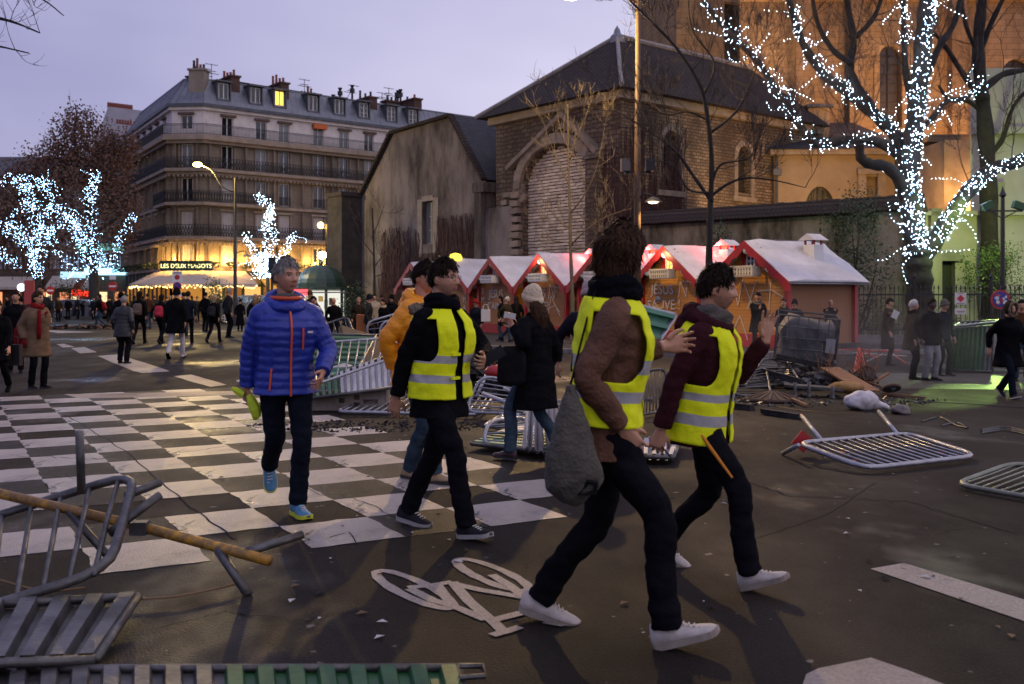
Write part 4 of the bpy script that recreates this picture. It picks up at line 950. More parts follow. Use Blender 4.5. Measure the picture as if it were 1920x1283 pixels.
for i in range(70): link('slope_tile', rme, gwall, loc=((i + .5) * gwl / 70, -.02, 4.62 + rnd.uniform(0, .02)), rot=(0, 0, rnd.uniform(-.03, .03)))
# ---------------------------------------------------------------- iron fence
fa, fb = Vector((10.6, 32.2, 0)), Vector((17.5, 31.2, 0)); fd = (fb - fa).normalized(); fl_ = (fb - fa).length
fence, fM = frame_thing('iron_fence', 'black iron railing with spear tips in front of the big lit tree', 'fence', fa, fd)
mb = MB(); mb.box2((0, -.15, 0), (fl_, .15, .35)); mb.build('plinth', kerb_m, fence)
for z in (.5, 1.62): mb = MB(); mb.box2((0, -.02, z), (fl_, .02, z + .05)); mb.build('rail', iron, fence)
bq = MB(); bq.tube([(0, 0, .35), (0, 0, 1.82)], .013, 5); bq.lathe([(.012, 1.8), (.03, 1.86), (.0, 1.98)], 5); bme = bq.mesh('fence_bar', iron)
for i in range(int(fl_ / .135)): link('fence_bar', bme, fence, loc=((i + .5) * .135, 0, 0))
pq = MB(); pq.box((0, 0, 1.1), (.08, .08, 2.1)); pq.lathe([(.05, 2.15), (.06, 2.22), (0, 2.35)], 6); pme = pq.mesh('fence_post', iron)
for x in (.05, 2.3, 4.6, 6.9): link('fence_post', pme, fence, loc=(x, -.06, 0))
# floodlights of the place: ochre on the church, yellow-green on the presbytery
och = (1, .46, .13); yg = (.80, 1, .16)
def flood(p, tgt, power, col, size=70, rad=.2, blend=.6):
 return lamp('floodlight_lamp', 'SPOT', p, power, col, spot_size=R(size), spot_blend=blend, shadow_soft_size=rad, target=tgt)
flood((21.5, 50.5, 10.2), (20, 60, 15), 3700, och, 120); flood((25, 52, 10.5), (25, 60, 14), 3000, och, 120); flood((12, 57, 13.5), (14, 66, 19), 3000, (1, .55, .25), 110)
flood((17.2, 42, 5.0), (17, 50, 7), 1500, och, 120); flood((20.3, 42.5, 5.3), (20.0, 46, 8), 1100, och, 110); flood((11.4, 44.3, 5.2), (11, 49, 8.5), 650, (1, .6, .28), 120)
flood((26, 43, 9.8), (28, 60, 16), 1900, och, 110)
# ---------------------------------------------------------------- christmas market chalets
CF = Vector((-.545, .839, 0)); CS = Vector((.839, .545, 0)); cw, cd = 2.7, 2.85
wood = mk('honey_clapboard', (.42, .17, .03), (.54, .25, .05), 1.2, .55, bump=.15, stretch=(.3, .3, 4))
wood2 = mk('brown_roller_board', (.28, .11, .03), (.36, .15, .045), 1.5, .55, bump=.15, stretch=(.3, .3, 4))
red = mk('red_trim_paint', (.30, .010, .012), (.38, .018, .018), 3, .45)
snow = mk('white_felt_roof', (.50, .48, .49), (.64, .62, .64), 1.6, .9, bump=.5, bscale=5)
ivory = mk('ivory_paint', (.60, .52, .38), (.68, .60, .46), 3, .5)
wht = mk('white_gloss', (.70, .69, .67), rough=.4)
globe_m = mk('frosted_globe', (.75, .73, .70), rough=.35, emit=(1, .95, .9), estr=.06)
chalk = mk('white_graffiti', (.55, .53, .50), rough=.9)
lit_bulb = emis('chalet_lamp', (1, .86, .55), 7); red_glow = emis('red_lantern', (1, .05, .02), 6)
apexs = []
def chalet(k, label, lit_window, lit_chimney, has_chimney=True, roof_bare=False):
 base = Vector((7.0, 29.0, 0)) + CF * (3.5 * k); o = base + CF * (cw / 2); o.z = .11
 t, M = frame_thing('market_chalet', label, 'chalet', o, -CF); t['group'] = 'christmas market chalets in a row'; t.location.z = .11
 zE, zA, ov = 2.05, 3.03, .3
 w = MB(); n_ = 17
 for i in range(n_):
  z = .35 + 1.75 * i / n_; w.box((cw / 2, .02 + (i % 2) * .004, z + .05), (cw - .2, .05, .094))
 for i in range(8):
  z = 2.1 + i * .115; hw = (cw / 2) * (1 - (z - zE + .1) / (zA - zE + .12))
  if hw > .1: w.box((cw / 2, .02 + (i % 2) * .004, z + .05), (2 * hw, .05, .105))
 w.build('clapboard_front', wood if k < 2 else wood2, t, kind='stuff')
 b = MB(); b.box2((.05, .06, .1), (cw - .05, cd, zE)); b.prism([(.05, .06, zE), (cw - .05, .06, zE), (cw / 2, .06, zA - .05)], (0, cd - .1, 0)); b.build('wall', wood2 if k else mk('side_board', (.22, .085, .026), (.28, .115, .036), 9, .6, stretch=(1, 6, .2)), t)
 pb = MB(); pb.box2((.0, -.03, .0), (cw, .05, .38)); pb.build('plinth', red, t)
 for x in (0, cw):
  q = MB(); q.box((x, -.01, 1.08), (.14, .14, 1.92)); q.build('corner_post', red, t); q = MB(); q.box((x, cd, 1.08), (.14, .14, 1.92)); q.build('corner_post', red, t)
 sl = (zA - zE) / (cw / 2)
 for s in (-1, 1):
  e = cw / 2 + ov; n_ = 9; r = MB(); ang = math.atan(sl)
  xs_ = [cw / 2 + s * e * i / n_ for i in range(n_ + 1)]
  prof = []
  for i, x in enumerate(xs_): prof.append((x, zA + .06 - sl * abs(x - cw / 2) - .05 * math.sin(i * .9 + k) * (.3 if i < n_ else 0)))
  ys = [-.34, .3, 1.0, 1.7, 2.4, cd + .3]
  top = [[Vector((x, y, z + rnd.uniform(-.02, .025) + (.05 if 0 < j < 5 else 0))) for j, y in enumerate(ys)] for x, z in prof]; bot = [[Vector((x, y, z - .07)) for y in ys] for x, z in prof]
  for i in range(n_):
   for j in range(5): r.quad(top[i][j], top[i + 1][j], top[i + 1][j + 1], top[i][j + 1]); r.quad(bot[i][j], bot[i][j + 1], bot[i + 1][j + 1], bot[i + 1][j])
   r.quad(bot[i][0], bot[i + 1][0], top[i + 1][0], top[i][0]); r.quad(top[i][5], top[i + 1][5], bot[i + 1][5], bot[i][5])
  r.loft([[top[n_][j] for j in range(6)], [bot[n_][j] for j in range(6)]], cap=False)
  r.build('roof_slope', slate if (roof_bare and s == -1) else snow, t, smooth=True)
  # scalloped bargeboard
  m = 26; up, lo = [], []
  for i in range(m + 1):
   x = cw / 2 + s * (e + .06) * i / m; z = zA + .06 - sl * abs(x - cw / 2)
   up.append((x, -.37, z)); q = i / m * 4.0; lo.append((x, -.37, z - .20 - .09 * abs(math.sin(math.pi * q)) - (.05 if i > m - 4 else 0)))
  bb = MB()
  for i in range(m): bb.prism([up[i], up[i + 1], lo[i + 1], lo[i]], (0, .04, 0))
  bb.build('bargeboard', red, t)
 # gable window with shutters, balcony and three globes
 wf = MB(); wx_, wz_ = cw / 2, 2.36
 for x in (-.15, 0, .15): wf.box((wx_ + x, -.05, wz_ + .2), (.035, .05, .42))
 for z in (0, .14, .28, .41): wf.box((wx_, -.05, wz_ + z), (.33, .05, .03))
 wo = wf.build('window', wht, t); pq = MB(); pq.box((wx_, -.02, wz_ + .2), (.3, .02, .4)); pq.build('pane', lit_win if lit_window else glass, wo)
 for s in (-1, 1): q = MB(); q.box((wx_ + s * .26, -.05, wz_ + .2), (.17, .04, .46)); q.build('shutter', red, t)
 bl = MB(); bx = .98 if k == 0 else .9
 bl.box((wx_, -.33, 2.06), (bx, .34, .04)); bl.box((wx_, -.5, 2.33), (bx, .05, .05))
 for i in range(9): bl.box((wx_ - bx / 2 + .05 + i * (bx - .1) / 8, -.5, 2.2), (.085, .03, .26))
 bl.box((wx_, -.485, 2.2), (bx - .06, .012, .1))
 for s in (-1, 1): bl.box((wx_ + s * (bx / 2 - .02), -.34, 2.2), (.04, .34, .28))
 for i in range(8):
  for z in (2.13, 2.25): bl.box((wx_ - bx / 2 + .1 + i * (bx - .2) / 7, -.517, z), (.03, .01, .05), mi=1)
 bl.build('balcony', [ivory if k < 2 else wht, dark_in], t)
 for i, (x, z) in enumerate(((-.86, 2.27), (.86, 2.27), (-.02, 2.83))):
  q = MB(); q.ball((0, 0, 0), .125, 14, 9); lit = lit_window and i == 2
  go = link('globe', q.mesh('globe', emis('lit_globe', (1, .93, .78), 4) if lit else globe_m, True), t, loc=(wx_ + x, -.22, z))
 if lit_window:
  lamp('chalet_lamp', 'POINT', M @ Vector((wx_, -.62, 2.95)), 26, (1, .75, .35), shadow_soft_size=.1)
 if has_chimney:
  cx_, cy_ = cw / 2 + .62, 1.9; zc = zA - sl * .62
  q = MB(); q.box2((cx_ - .2, cy_ - .2, zc - .3), (cx_ + .2, cy_ + .2, zc + .42)); q.build('chimney', wht, t)
  for a in (-.16, .16):
   for b_ in (-.16, .16): q = MB(); q.box((cx_ + a, cy_ + b_, zc + .5), (.05, .05, .16)); q.build('chimney_post', red, t)
  q = MB(); q.prism([(cx_ - .33, cy_ - .3, zc + .55), (cx_ + .33, cy_ - .3, zc + .55), (cx_, cy_ - .3, zc + .75)], (0, .6, 0)); q.build('chimney_cap', snow, t)
  if lit_chimney:
   for a in (-.1, .1): q = MB(); q.ball((cx_ + a, cy_ - .1, zc + .5), .06, 8, 5); q.build('red_lantern', red_glow, t)
   lamp('red_lantern_lamp', 'POINT', M @ Vector((cx_ - .15, cy_ - .42, zc + .62)), 70, (1, .06, .05), shadow_soft_size=.05)
 return t, M
labels = ['big honey wood chalet at the right end of the row with chalk scrawls', 'honey wood chalet with the words painted in two lines and lit gable window', 'chalet mostly hidden behind the long-haired man with pink lit roof',
  'brown chalet with lit gable window behind the woman in a beanie', 'brown chalet with unlit window and painted word behind three chatting women', 'brown chalet partly behind the head of the man with glasses', 'farthest chalet of the row showing only its left red gable edge']
chal = [chalet(k, labels[k], k in (1, 3), k in (1, 2, 3), k != 5, k == 1) for k in range(7)]
def graffiti(k, s, x, z, size, rot=0):
 t, M = chal[k]; text('graffiti', s, size, chalk, t, Matrix.Translation((x, -.035, z)) @ Matrix.Rotation(R(90), 4, 'X') @ Matrix.Rotation(R(rot), 4, 'Z'), .003)
graffiti(1, 'JÉSUS', .98, 1.55, .46, -1); graffiti(1, 'SAUVE !', 1.05, 1.05, .46, 1)
graffiti(3, 'JÉSUS', .85, 1.45, .46); graffiti(3, 'SAUVE!', .9, .98, .44)
graffiti(4, 'JÉSUS', 1.35, 1.45, .46); graffiti(4, "T'AIME !", 1.4, .98, .40); graffiti(4, 'S', .32, 1.6, .36); graffiti(4, 'M', .32, 1.25, .34); graffiti(4, 'A', .32, .9, .34); graffiti(5, 'S', 2.3, 1.6, .36); graffiti(5, 'M', 2.3, 1.25, .34); graffiti(5, 'A', 2.3, .9, .34)
def scrawl(k, lines_):
 mb = MB()
 for ln in lines_:
  for (a, b), (c, d) in zip(ln, ln[1:]): mb.beam((a, -.038, b), (c, -.038, d), .022, .01, up=(0, 1, 0))
 mb.build('graffiti', chalk, chal[k][0])
scrawl(0, [[(.35, 1.1), (.62, 2.0), (.82, 1.2), (1.0, 1.98), (1.45, 1.1)], [(1.2, 1.1), (1.55, 1.95)], [(1.95, .4), (2.1, 1.95)], [(1.6, 1.62), (2.1, 1.66), (2.55, 1.45)], [(.5, .3), (.9, .9), (1.2, .2)], [(1.8, .9), (2.4, .95)], [(2.0, .75), (2.5, .8)]])
scrawl(1, [[(1.75, 1.45), (1.85, 1.95), (2.1, 1.45), (2.15, 2.0)], [(1.9, 1.95), (2.4, 1.9)]])
scrawl(3, [[(1.6, 1.4), (1.7, 2.0), (1.95, 1.4), (2.05, 1.95)], [(1.55, .7), (1.75, 1.5), (2.35, .75)], [(1.5, 1.0), (2.0, 1.15), (2.35, .9)], [(1.6, 1.9), (2.3, 1.8)]])
# yellow signal dome on the roof behind the glasses man's head
t, M = chal[5]; q = MB(); q.lathe([(.16, 3.05), (.26, 3.08), (.3, 3.2), (.22, 3.36), (0, 3.42)], 12, (cw / 2 - .05, 0.1, 0)); q.build('roof_lamp', emis('yellow_dome', (1, .75, .08), 2.2), t, smooth=True)
q = MB(); q.box2((-.9, .5, .05), (-.05, 1.6, 1.9)); q.build('yellow_door_panel', mk('yellow_panel', (.75, .42, .02), rough=.6, emit=(1, .6, .02), estr=.35), chal[3][0])
# ---------------------------------------------------------------- trees
bark = mk('dark_plane_bark', (.016, .013, .011), (.038, .031, .026), 2.5, .9, bump=.5, bscale=9)
bark_l = mk('pale_young_bark', (.10, .075, .048), (.15, .115, .075), 3, .85)
twig_m = mk('bare_twig', (.045, .033, .026), (.07, .05, .038), 3, .9)
tr = random.Random(21)
def rv(s): return Vector((tr.uniform(-s, s), tr.uniform(-s, s), tr.uniform(-s, s)))
def smooth_line(pts, k=4):
 pts = [Vector(p) for p in pts]; out = []
 for i in range(len(pts) - 1):
  p0, p1, p2, p3 = pts[max(i - 1, 0)], pts[i], pts[i + 1], pts[min(i + 2, len(pts) - 1)]
  for j in range(k):
   t = j / k; out.append(.5 * ((2 * p1) + (p2 - p0) * t + (2 * p0 - 5 * p1 + 4 * p2 - p3) * t * t + (3 * p1 - 3 * p2 + p3 - p0) * t ** 3))
 return out + [pts[-1]]
def grow(mb, p, d, L, r, lvl, spread=.75, up=.12, segs=None, kids=(3, 5)):
 n_ = 5; pts = [p]; dd = d.normalized()
 for i in range(n_):
  dd = (dd + rv(.22) + Vector((0, 0, up))).normalized(); pts.append(pts[-1] + dd * L / n_)
 mb.tube(pts, [r * (1 - .7 * i / n_) for i in range(n_ + 1)], 5 if r > .04 else 3, cap=False)
 if segs is not None: segs.append(pts)
 if lvl <= 0: return
 for k in range(tr.randint(*kids)):
  t = tr.uniform(.25, 1); i = min(int(t * n_), n_ - 1); q = pts[i].lerp(pts[i + 1], t * n_ - i)
  nd = (dd + rv(spread)).normalized(); grow(mb, q, nd, L * tr.uniform(.45, .72), max(r * .45, .006), lvl - 1, spread, up, segs, kids)
def limb_tree(name, label, limbs, Y, trunk_mat, twl, tw_n, tw_L, tw_r, extra=None, depth=.8, lvl=2, bx=None, group=None):
 """limbs: list of (pixel polyline, r0, r1); the first is the trunk"""
 base = P(*limbs[0][0][0], Y); base.z = 0
 t = thing(name, label, 'tree', base, group=group); out = []
 tm = MB(); tw = MB(); segs = []
 for k, (px, r0, r1) in enumerate(limbs):
  dz = 0 if k == 0 else tr.uniform(-depth, depth); pts = []
  for i, (u, v) in enumerate(px):
   q = P(u, v, Y + dz * i / max(1, len(px) - 1)); pts.append(q)
  if k == 0: pts[0].z = -.05
  sm = smooth_line(pts, 5); n_ = len(sm); rs = [(r0 + (r1 - r0) * i / (n_ - 1)) * (1 + .10 * math.sin(i * 1.7 + k)) for i in range(n_)]
  if k == 0: rs[0] *= 1.35; rs[1] *= 1.15
  sm = [p - base for p in sm]; tm.tube(sm, rs, 12 if r0 > .15 else 7, cap=True); out.append((sm, rs))
  if k:
   for j in range(int(tw_n * sum((sm[i + 1] - sm[i]).length for i in range(n_ - 1)))):
    i = tr.randrange(n_ // 4, n_); d = (sm[min(i + 1, n_ - 1)] - sm[i - 1]).normalized()
    grow(tw, sm[i], (d * .6 + rv(.8) + Vector((0, 0, .25))), tr.uniform(.5, 1) * tw_L, tw_r, lvl, segs=segs)
 tm.build('trunk', trunk_mat, t, smooth=True); tw.build('crown', twl, t)
 return t, out, segs, base
def string_lights(name, label, lines_, n, spread, r, col, strength, base=None, droop=0.0, curls=0):
 """lines_: world polylines; bulbs scattered tightly around them, with little curling tails"""
 o = lines_[0][0][0].copy() if base is None else Vector(base); mb = MB(); wire = MB()
 lens = [sum((l[i + 1] - l[i]).length for i in range(len(l) - 1)) for l, w in lines_]; tot = sum(L * w for L, (l, w) in zip(lens, lines_))
 for (l, w), L in zip(lines_, lens):
  cnt = int(n * L * w / tot)
  for k in range(cnt):
   i = tr.randrange(len(l) - 1); p = l[i].lerp(l[i + 1], tr.random()) + rv(spread) + Vector((0, 0, -abs(tr.gauss(0, droop)) if droop else 0))
   mb.octa(p - o, r * tr.uniform(.6, 1.35))
  for k in range(int(curls * L)):
   i = tr.randrange(len(l) - 1); p = l[i].lerp(l[i + 1], tr.random()); d = rv(1).normalized(); d.z = abs(d.z) * .3 - .15
   pts = [p]
   for s in range(tr.randint(6, 12)):
    d = (d + rv(.45)).normalized(); p = p + d * spread * .55; pts.append(p); mb.octa(p - o, r * tr.uniform(.7, 1.2))
   wire.tube([q - o for q in pts], r * .25, 3, cap=False)
 t = thing(name, label, 'string lights', o)
 mb.build('bulb', emis(name + '_bulb' + str(strength), col, strength), t, kind='stuff')
 if wire.v: wire.build('wire', mk('light_wire', (.02, .03, .025), rough=.6), t, kind='stuff')
 return t
cold = (.55, .76, 1); coldb = (.40, .68, 1)
YT = 33.4
big_limbs = [([(1726, 653), (1726, 600), (1724, 545), (1723, 500), (1722, 470)], .47, .40),
([(1722, 480), (1712, 420), (1704, 360), (1706, 310), (1714, 240), (1724, 160), (1730, 80), (1738, 0), (1746, -90)], .36, .24),
([(1728, 490), (1760, 440), (1790, 395), (1822, 350), (1860, 318), (1905, 305), (1975, 270)], .30, .18),
([(1712, 420), (1700, 380), (1690, 345), (1664, 314), (1632, 308), (1614, 296), (1612, 270)], .24, .14),
([(1706, 320), (1690, 270), (1655, 228), (1610, 190), (1580, 165), (1545, 140), (1505, 80), (1480, 0), (1470, -60)], .26, .09),
([(1640, 212), (1600, 150), (1594, 118), (1600, 76), (1588, 0), (1580, -60)], .17, .08),
([(1706, 310), (1650, 268), (1590, 262), (1530, 270), (1488, 216), (1456, 168), (1424, 121), (1388, 82), (1342, 33), (1300, -30)], .17, .07),
([(1604, 70), (1640, 30), (1660, -30)], .10, .06), ([(1594, 118), (1560, 92), (1532, 40), (1520, -30)], .11, .06),
([(1728, 160), (1760, 90), (1790, 40), (1810, -50)], .14, .08), ([(1714, 250), (1745, 225), (1775, 190), (1815, 182), (1840, 150)], .12, .05),
([(1724, 250), (1700, 150), (1695, 60), (1690, -40)], .13, .07)]
big, big_l, big_seg, big_b = limb_tree('plane_tree', 'big dark plane tree wound with white fairy lights behind the iron fence', big_limbs, YT, bark, twig_m, 1.1, 2.4, .024, lvl=3)
W_ = [( [p + big_b for p in s], r) for s, r in big_l]
front = Vector((0, -.28, 0))
def off(l, k): return [p + Vector((0, -k, 0)) for p in l]
ln = [(off(W_[1][0], .33), 2.0), (off(W_[2][0][3:], .28), 1.3), (off(W_[6][0][6:], .1), 1.2), (off(W_[4][0][8:], .15), 1.6), (off(W_[10][0][4:], .1), .8), (off(W_[11][0][8:], .15), 1.4), (off(W_[6][0][:6], .2), .7)]
string_lights('tree_string_lights', 'cold white fairy lights coiled round the limbs of the big plane tree', ln, 1500, .25, .0090, cold, 58, big_b, 0, 2.1)
# rings of lights spiralling round the trunk fork
sp = []
for (l, rs), i0, i1 in ((W_[1], 0, 28), (W_[2], 4, 22)):
 pts_ = []
 for i in range(i0, min(i1, len(l) - 1)):
  for q in range(9):
   p = l[i].lerp(l[i + 1], q / 9); a = (i * 9 + q) * .62; rr_ = rs[i] + .05; pts_.append(p + Vector((math.cos(a) * rr_, math.sin(a) * rr_, 0)))
 sp.append((pts_, 1.0))
string_lights('trunk_string_lights', 'cold white light cord wound in rings round the fork of the big plane trunk', sp, 680, .05, .0105, cold, 55, big_b)
for p, e in (((1715, 430), 40), ((1712, 300), 30), ((1820, 370), 26), ((1580, 170), 26), ((1720, 100), 26), ((1440, 150), 14)):
 lamp('fairy_light_lamp', 'POINT', P(*p, YT - .75), e * .45, cold, shadow_soft_size=.35)
dk, _, _, _ = limb_tree('bare_tree', 'dark leafless tree behind the right arm of the lit plane tree', [([(1858, 640), (1856, 480), (1852, 310), (1842, 180)], .36, .26), ([(1842, 190), (1834, 90), (1842, 0), (1850, -60)], .25, .14),
([(1842, 190), (1800, 130), (1775, 90), (1750, 60)], .13, .05), ([(1843, 170), (1880, 140), (1930, 128), (1980, 100)], .15, .08), ([(1836, 100), (1860, 40), (1890, -20)], .13, .07), ([(1838, 110), (1812, 50), (1800, -20)], .1, .05), ([(1846, 215), (1815, 190), (1780, 188), (1760, 160)], .1, .05), ([(1856, 290), (1880, 260), (1900, 200), (1935, 160)], .12, .05)],
37.5, bark, twig_m, 1.7, 2.6, .024, lvl=2)
st1, _, _, _ = limb_tree('street_tree', 'slim leafless street tree in front of the chalets with forked crown', [([(1326, 668), (1328, 560), (1330, 450), (1332, 372)], .10, .085), ([(1332, 380), (1334, 300), (1326, 220), (1312, 160), (1268, 90), (1205, 25), (1170, -10)], .075, .02),
([(1332, 375), (1300, 330), (1272, 290), (1240, 262), (1195, 232), (1150, 205)], .055, .012), ([(1333, 368), (1365, 345), (1400, 334), (1450, 338), (1510, 352)], .045, .01), ([(1333, 350), (1350, 310), (1395, 300), (1420, 285)], .04, .01), ([(1330, 250), (1380, 210), (1410, 150), (1430, 90)], .045, .012), ([(1330, 362), (1290, 355), (1262, 310), (1210, 300)], .035, .01), ([(1318, 180), (1340, 120), (1300, 60), (1290, 0)], .04, .012), ([(1326, 225), (1290, 210), (1250, 215), (1200, 190)], .03, .01)],
26.0, bark, twig_m, 2.6, 1.6, .013, lvl=3, depth=1.2)
st2, _, _, _ = limb_tree('young_tree', 'thin young tree with straight pale stem before the bricked-up arch', [([(1073, 655), (1073, 560), (1070, 470), (1068, 380), (1066, 300), (1064, 195)], .075, .02), ([(1071, 460), (1090, 440), (1130, 410), (1185, 390)], .03, .008), ([(1070, 430), (1040, 405), (1000, 350)], .025, .006), ([(1070, 400), (1105, 350), (1125, 290), (1135, 230)], .03, .006), ([(1068, 350), (1045, 300), (1025, 250)], .025, .006), ([(1067, 300), (1090, 260), (1100, 210)], .022, .006), ([(1066, 280), (1050, 240), (1045, 205)], .02, .006), ([(1071, 470), (1110, 462), (1160, 440)], .025, .006), ([(1070, 455), (1030, 450), (1000, 430)], .02, .005)],
31.0, bark_l, mk('pale_twig', (.13, .10, .07), (.18, .14, .09), 3, .9), 2.6, 1.2, .009, lvl=2, depth=1.2)
st3, _, _, _ = limb_tree('young_tree', 'thin dark young tree before the grimy gable house', [([(702, 600), (702, 540), (701, 470), (698, 390)], .07, .03), ([(702, 500), (725, 470), (745, 440)], .025, .008), ([(701, 480), (680, 450), (668, 420)], .025, .008), ([(700, 440), (712, 410), (720, 385)], .02, .008), ([(702, 520), (735, 505), (755, 480)], .02, .008)], 42.0, bark, twig_m, 2.2, 1.0, .010, lvl=2)
ovh, _, _, _ = limb_tree('overhanging_tree', 'leafless tree reaching in at the top left corner of the sky', [([(-520, 720), (-500, 400), (-440, 150), (-380, 40)], .2, .16), ([(-380, 40), (-200, -10), (-60, 20), (20, 40), (75, 62)], .06, .012), ([(-380, 60), (-150, 70), (-30, 82), (55, 100)], .05, .010), ([(-200, -10), (-60, -30), (60, -10), (120, 30)], .04, .008)], 19.0, bark, twig_m, 1.6, 1.0, .009, lvl=1)
# leafy brown plane trees on the left with fairy lights
leaf_m = mk('dry_brown_leaves', (.075, .036, .028), (.15, .075, .05), 1.4, .85)
def leaves(mb, c, rad, n, size, gap=.0):
 """leaf-sized faces clustered on many small clumps inside the crown"""
 cl = []
 for k in range(max(8, n // 26)):
  while True:
   q = Vector((tr.uniform(-1, 1), tr.uniform(-1, 1), tr.uniform(-1, 1)))
   if .18 < q.length < 1: break
  q = q * (.55 + .45 * tr.random()) / max(q.length, .3) * min(q.length + .25, 1); cl.append(Vector((c[0] + q.x * rad[0], c[1] + q.y * rad[1], c[2] + q.z * rad[2])))
 for k in range(n):
  p = tr.choice(cl) + Vector((tr.gauss(0, 1), tr.gauss(0, 1), tr.gauss(0, 1))) * size * 2.1
  a = rv(1).normalized() * size; b = a.cross(rv(1)).normalized() * size * .7
  mb.quad(p - a * .5, p + b * .5, p + a * .5, p - b * .5)
def leafy(name, label, limbs, Y, blobs, n, size, lights):
 t, lim, segs, b = limb_tree(name, label, limbs, Y, bark, twig_m, .5, 3.0, .03, lvl=1, depth=1.5)
 mb = MB()
 for (u, v, ru, rv_, fr) in blobs:
  c = P(u, v, Y) - b; leaves(mb, c, (ru * Y / F, ru * Y / F * .8, rv_ * Y / F), int(n * fr), size)
 mb.build('foliage', leaf_m, t, kind='stuff')
 return t, [([p + b for p in s]) for s, r in lim], b
lt1, l1, b1 = leafy('leafy_plane_tree', 'tall plane tree keeping its brown leaves beside the corner block', [([(178, 590), (176, 520), (172, 440), (165, 380)], .45, .3), ([(168, 400), (150, 330), (140, 260), (145, 210)], .22, .05), ([(170, 420), (200, 350), (215, 290), (210, 250)], .2, .05), ([(170, 430), (120, 370), (90, 330), (60, 300)], .2, .05), ([(172, 440), (225, 400), (245, 340)], .16, .05)],
86, [(150, 265, 52, 62, .26), (205, 310, 42, 60, .2), (95, 320, 60, 50, .2), (150, 360, 85, 55, .26), (225, 410, 32, 70, .16), (45, 345, 45, 40, .12), (140, 430, 90, 45, .16), (235, 275, 22, 40, .05)], 15000, .25, None)
lt2, l2, b2 = leafy('leafy_plane_tree', 'smaller brown plane tree at the left edge above the red scarf woman', [([(72, 590), (70, 520), (66, 450)], .35, .25), ([(68, 460), (40, 400), (30, 350)], .15, .05), ([(68, 470), (90, 410), (100, 360)], .15, .05), ([(68, 480), (20, 440), (-20, 430)], .14, .05)],
84, [(20, 390, 60, 70, .45), (70, 420, 60, 50, .3), (-30, 440, 60, 60, .25), (60, 480, 60, 30, .2)], 8000, .24, None)
def pxl(l, Y): return smooth_line([P(u, v, Y) for u, v in l], 4)
strA = [[(172, 512), (168, 440), (172, 380), (178, 325)], [(170, 505), (150, 450), (140, 420), (118, 395), (82, 350), (72, 335)], [(185, 515), (214, 485), (228, 440), (248, 406)], [(150, 520), (120, 490), (100, 455), (92, 430)], [(160, 440), (185, 470), (192, 500)], [(130, 400), (140, 430), (150, 470), (146, 500)], [(182, 340), (168, 360), (160, 385)], [(85, 440), (115, 420), (140, 408)]]
strB = [[(72, 515), (66, 470), (74, 430), (60, 400), (52, 350), (50, 335)], [(66, 480), (40, 450), (0, 425)], [(30, 498), (10, 480), (-15, 470)], [(72, 490), (85, 455), (78, 420), (95, 390), (112, 400)], [(0, 345), (20, 335), (40, 345), (50, 360)], [(60, 450), (30, 420), (10, 415)], [(105, 350), (80, 345)], [(30, 400), (55, 380), (75, 385)], [(78, 510), (62, 500), (58, 470)]]
string_lights('tree_string_lights', 'cold white fairy lights spread through the taller brown plane tree', [(pxl(l, 82), 1) for l in strA], 950, .44, .0205, coldb, 24, P(172, 512, 82), 0, .35)
string_lights('tree_string_lights', 'cold white fairy lights in the smaller plane tree at the left edge', [(pxl(l, 79.5), 1) for l in strB], 950, .44, .0205, coldb, 24, P(72, 515, 79.5), 0, .25)
for u, v, Y, e in ((160, 430, 80, 160), (60, 430, 77, 160), (500, 470, 55, 150)): lamp('fairy_light_lamp', 'POINT', P(u, v, Y), e, cold, shadow_soft_size=.6)
ct, cl_, _, cb = limb_tree('slender_tree', 'slender small tree smothered in white lights before the corner block', [([(503, 600), (503, 560), (502, 520)], .12, .1), ([(502, 525), (500, 470), (498, 420), (492, 372)], .09, .03), ([(502, 520), (480, 480), (462, 445)], .05, .02), ([(502, 520), (528, 480), (548, 440)], .05, .02)], 58, bark, twig_m, 1.2, 1.0, .012, lvl=1)
strC = [([(502, 522), (500, 470), (498, 420), (510, 395), (482, 368)], 1.6), ([(502, 515), (480, 480), (462, 443)], 1.6), ([(505, 515), (530, 480), (550, 440)], 1.6), ([(478, 515), (525, 512)], 3), ([(474, 490), (495, 480), (520, 492), (550, 500)], 3), ([(500, 400), (515, 440), (505, 470)], 1.2), ([(480, 500), (500, 505), (535, 485)], 2.4)]
string_lights('tree_string_lights', 'dense white fairy lights covering the slender tree behind the man in blue', [(pxl(l, 57.5), w) for l, w in strC], 1100, .26, .0165, (.55, .78, 1), 22, P(502, 520, 57.5), 0, .5)
wt, _, _, _ = limb_tree('amber_lit_tree', 'small tree glowing with amber lights left of the grimy gable house', [([(640, 592), (640, 560), (640, 520)], .12, .08), ([(640, 525), (642, 480), (641, 432)], .07, .03), ([(640, 525), (622, 500), (615, 470)], .05, .02)], 78, bark, twig_m, 1.2, 1.0, .012, lvl=1)
string_lights('tree_string_lights', 'amber fairy lights on the small tree beside the gable house', [(pxl([(640, 525), (644, 480), (641, 432)], 77), 1), (pxl([(640, 520), (622, 500), (612, 505)], 77), 1)], 420, .42, .045, (1, .55, .12), 9, P(640, 525, 77))
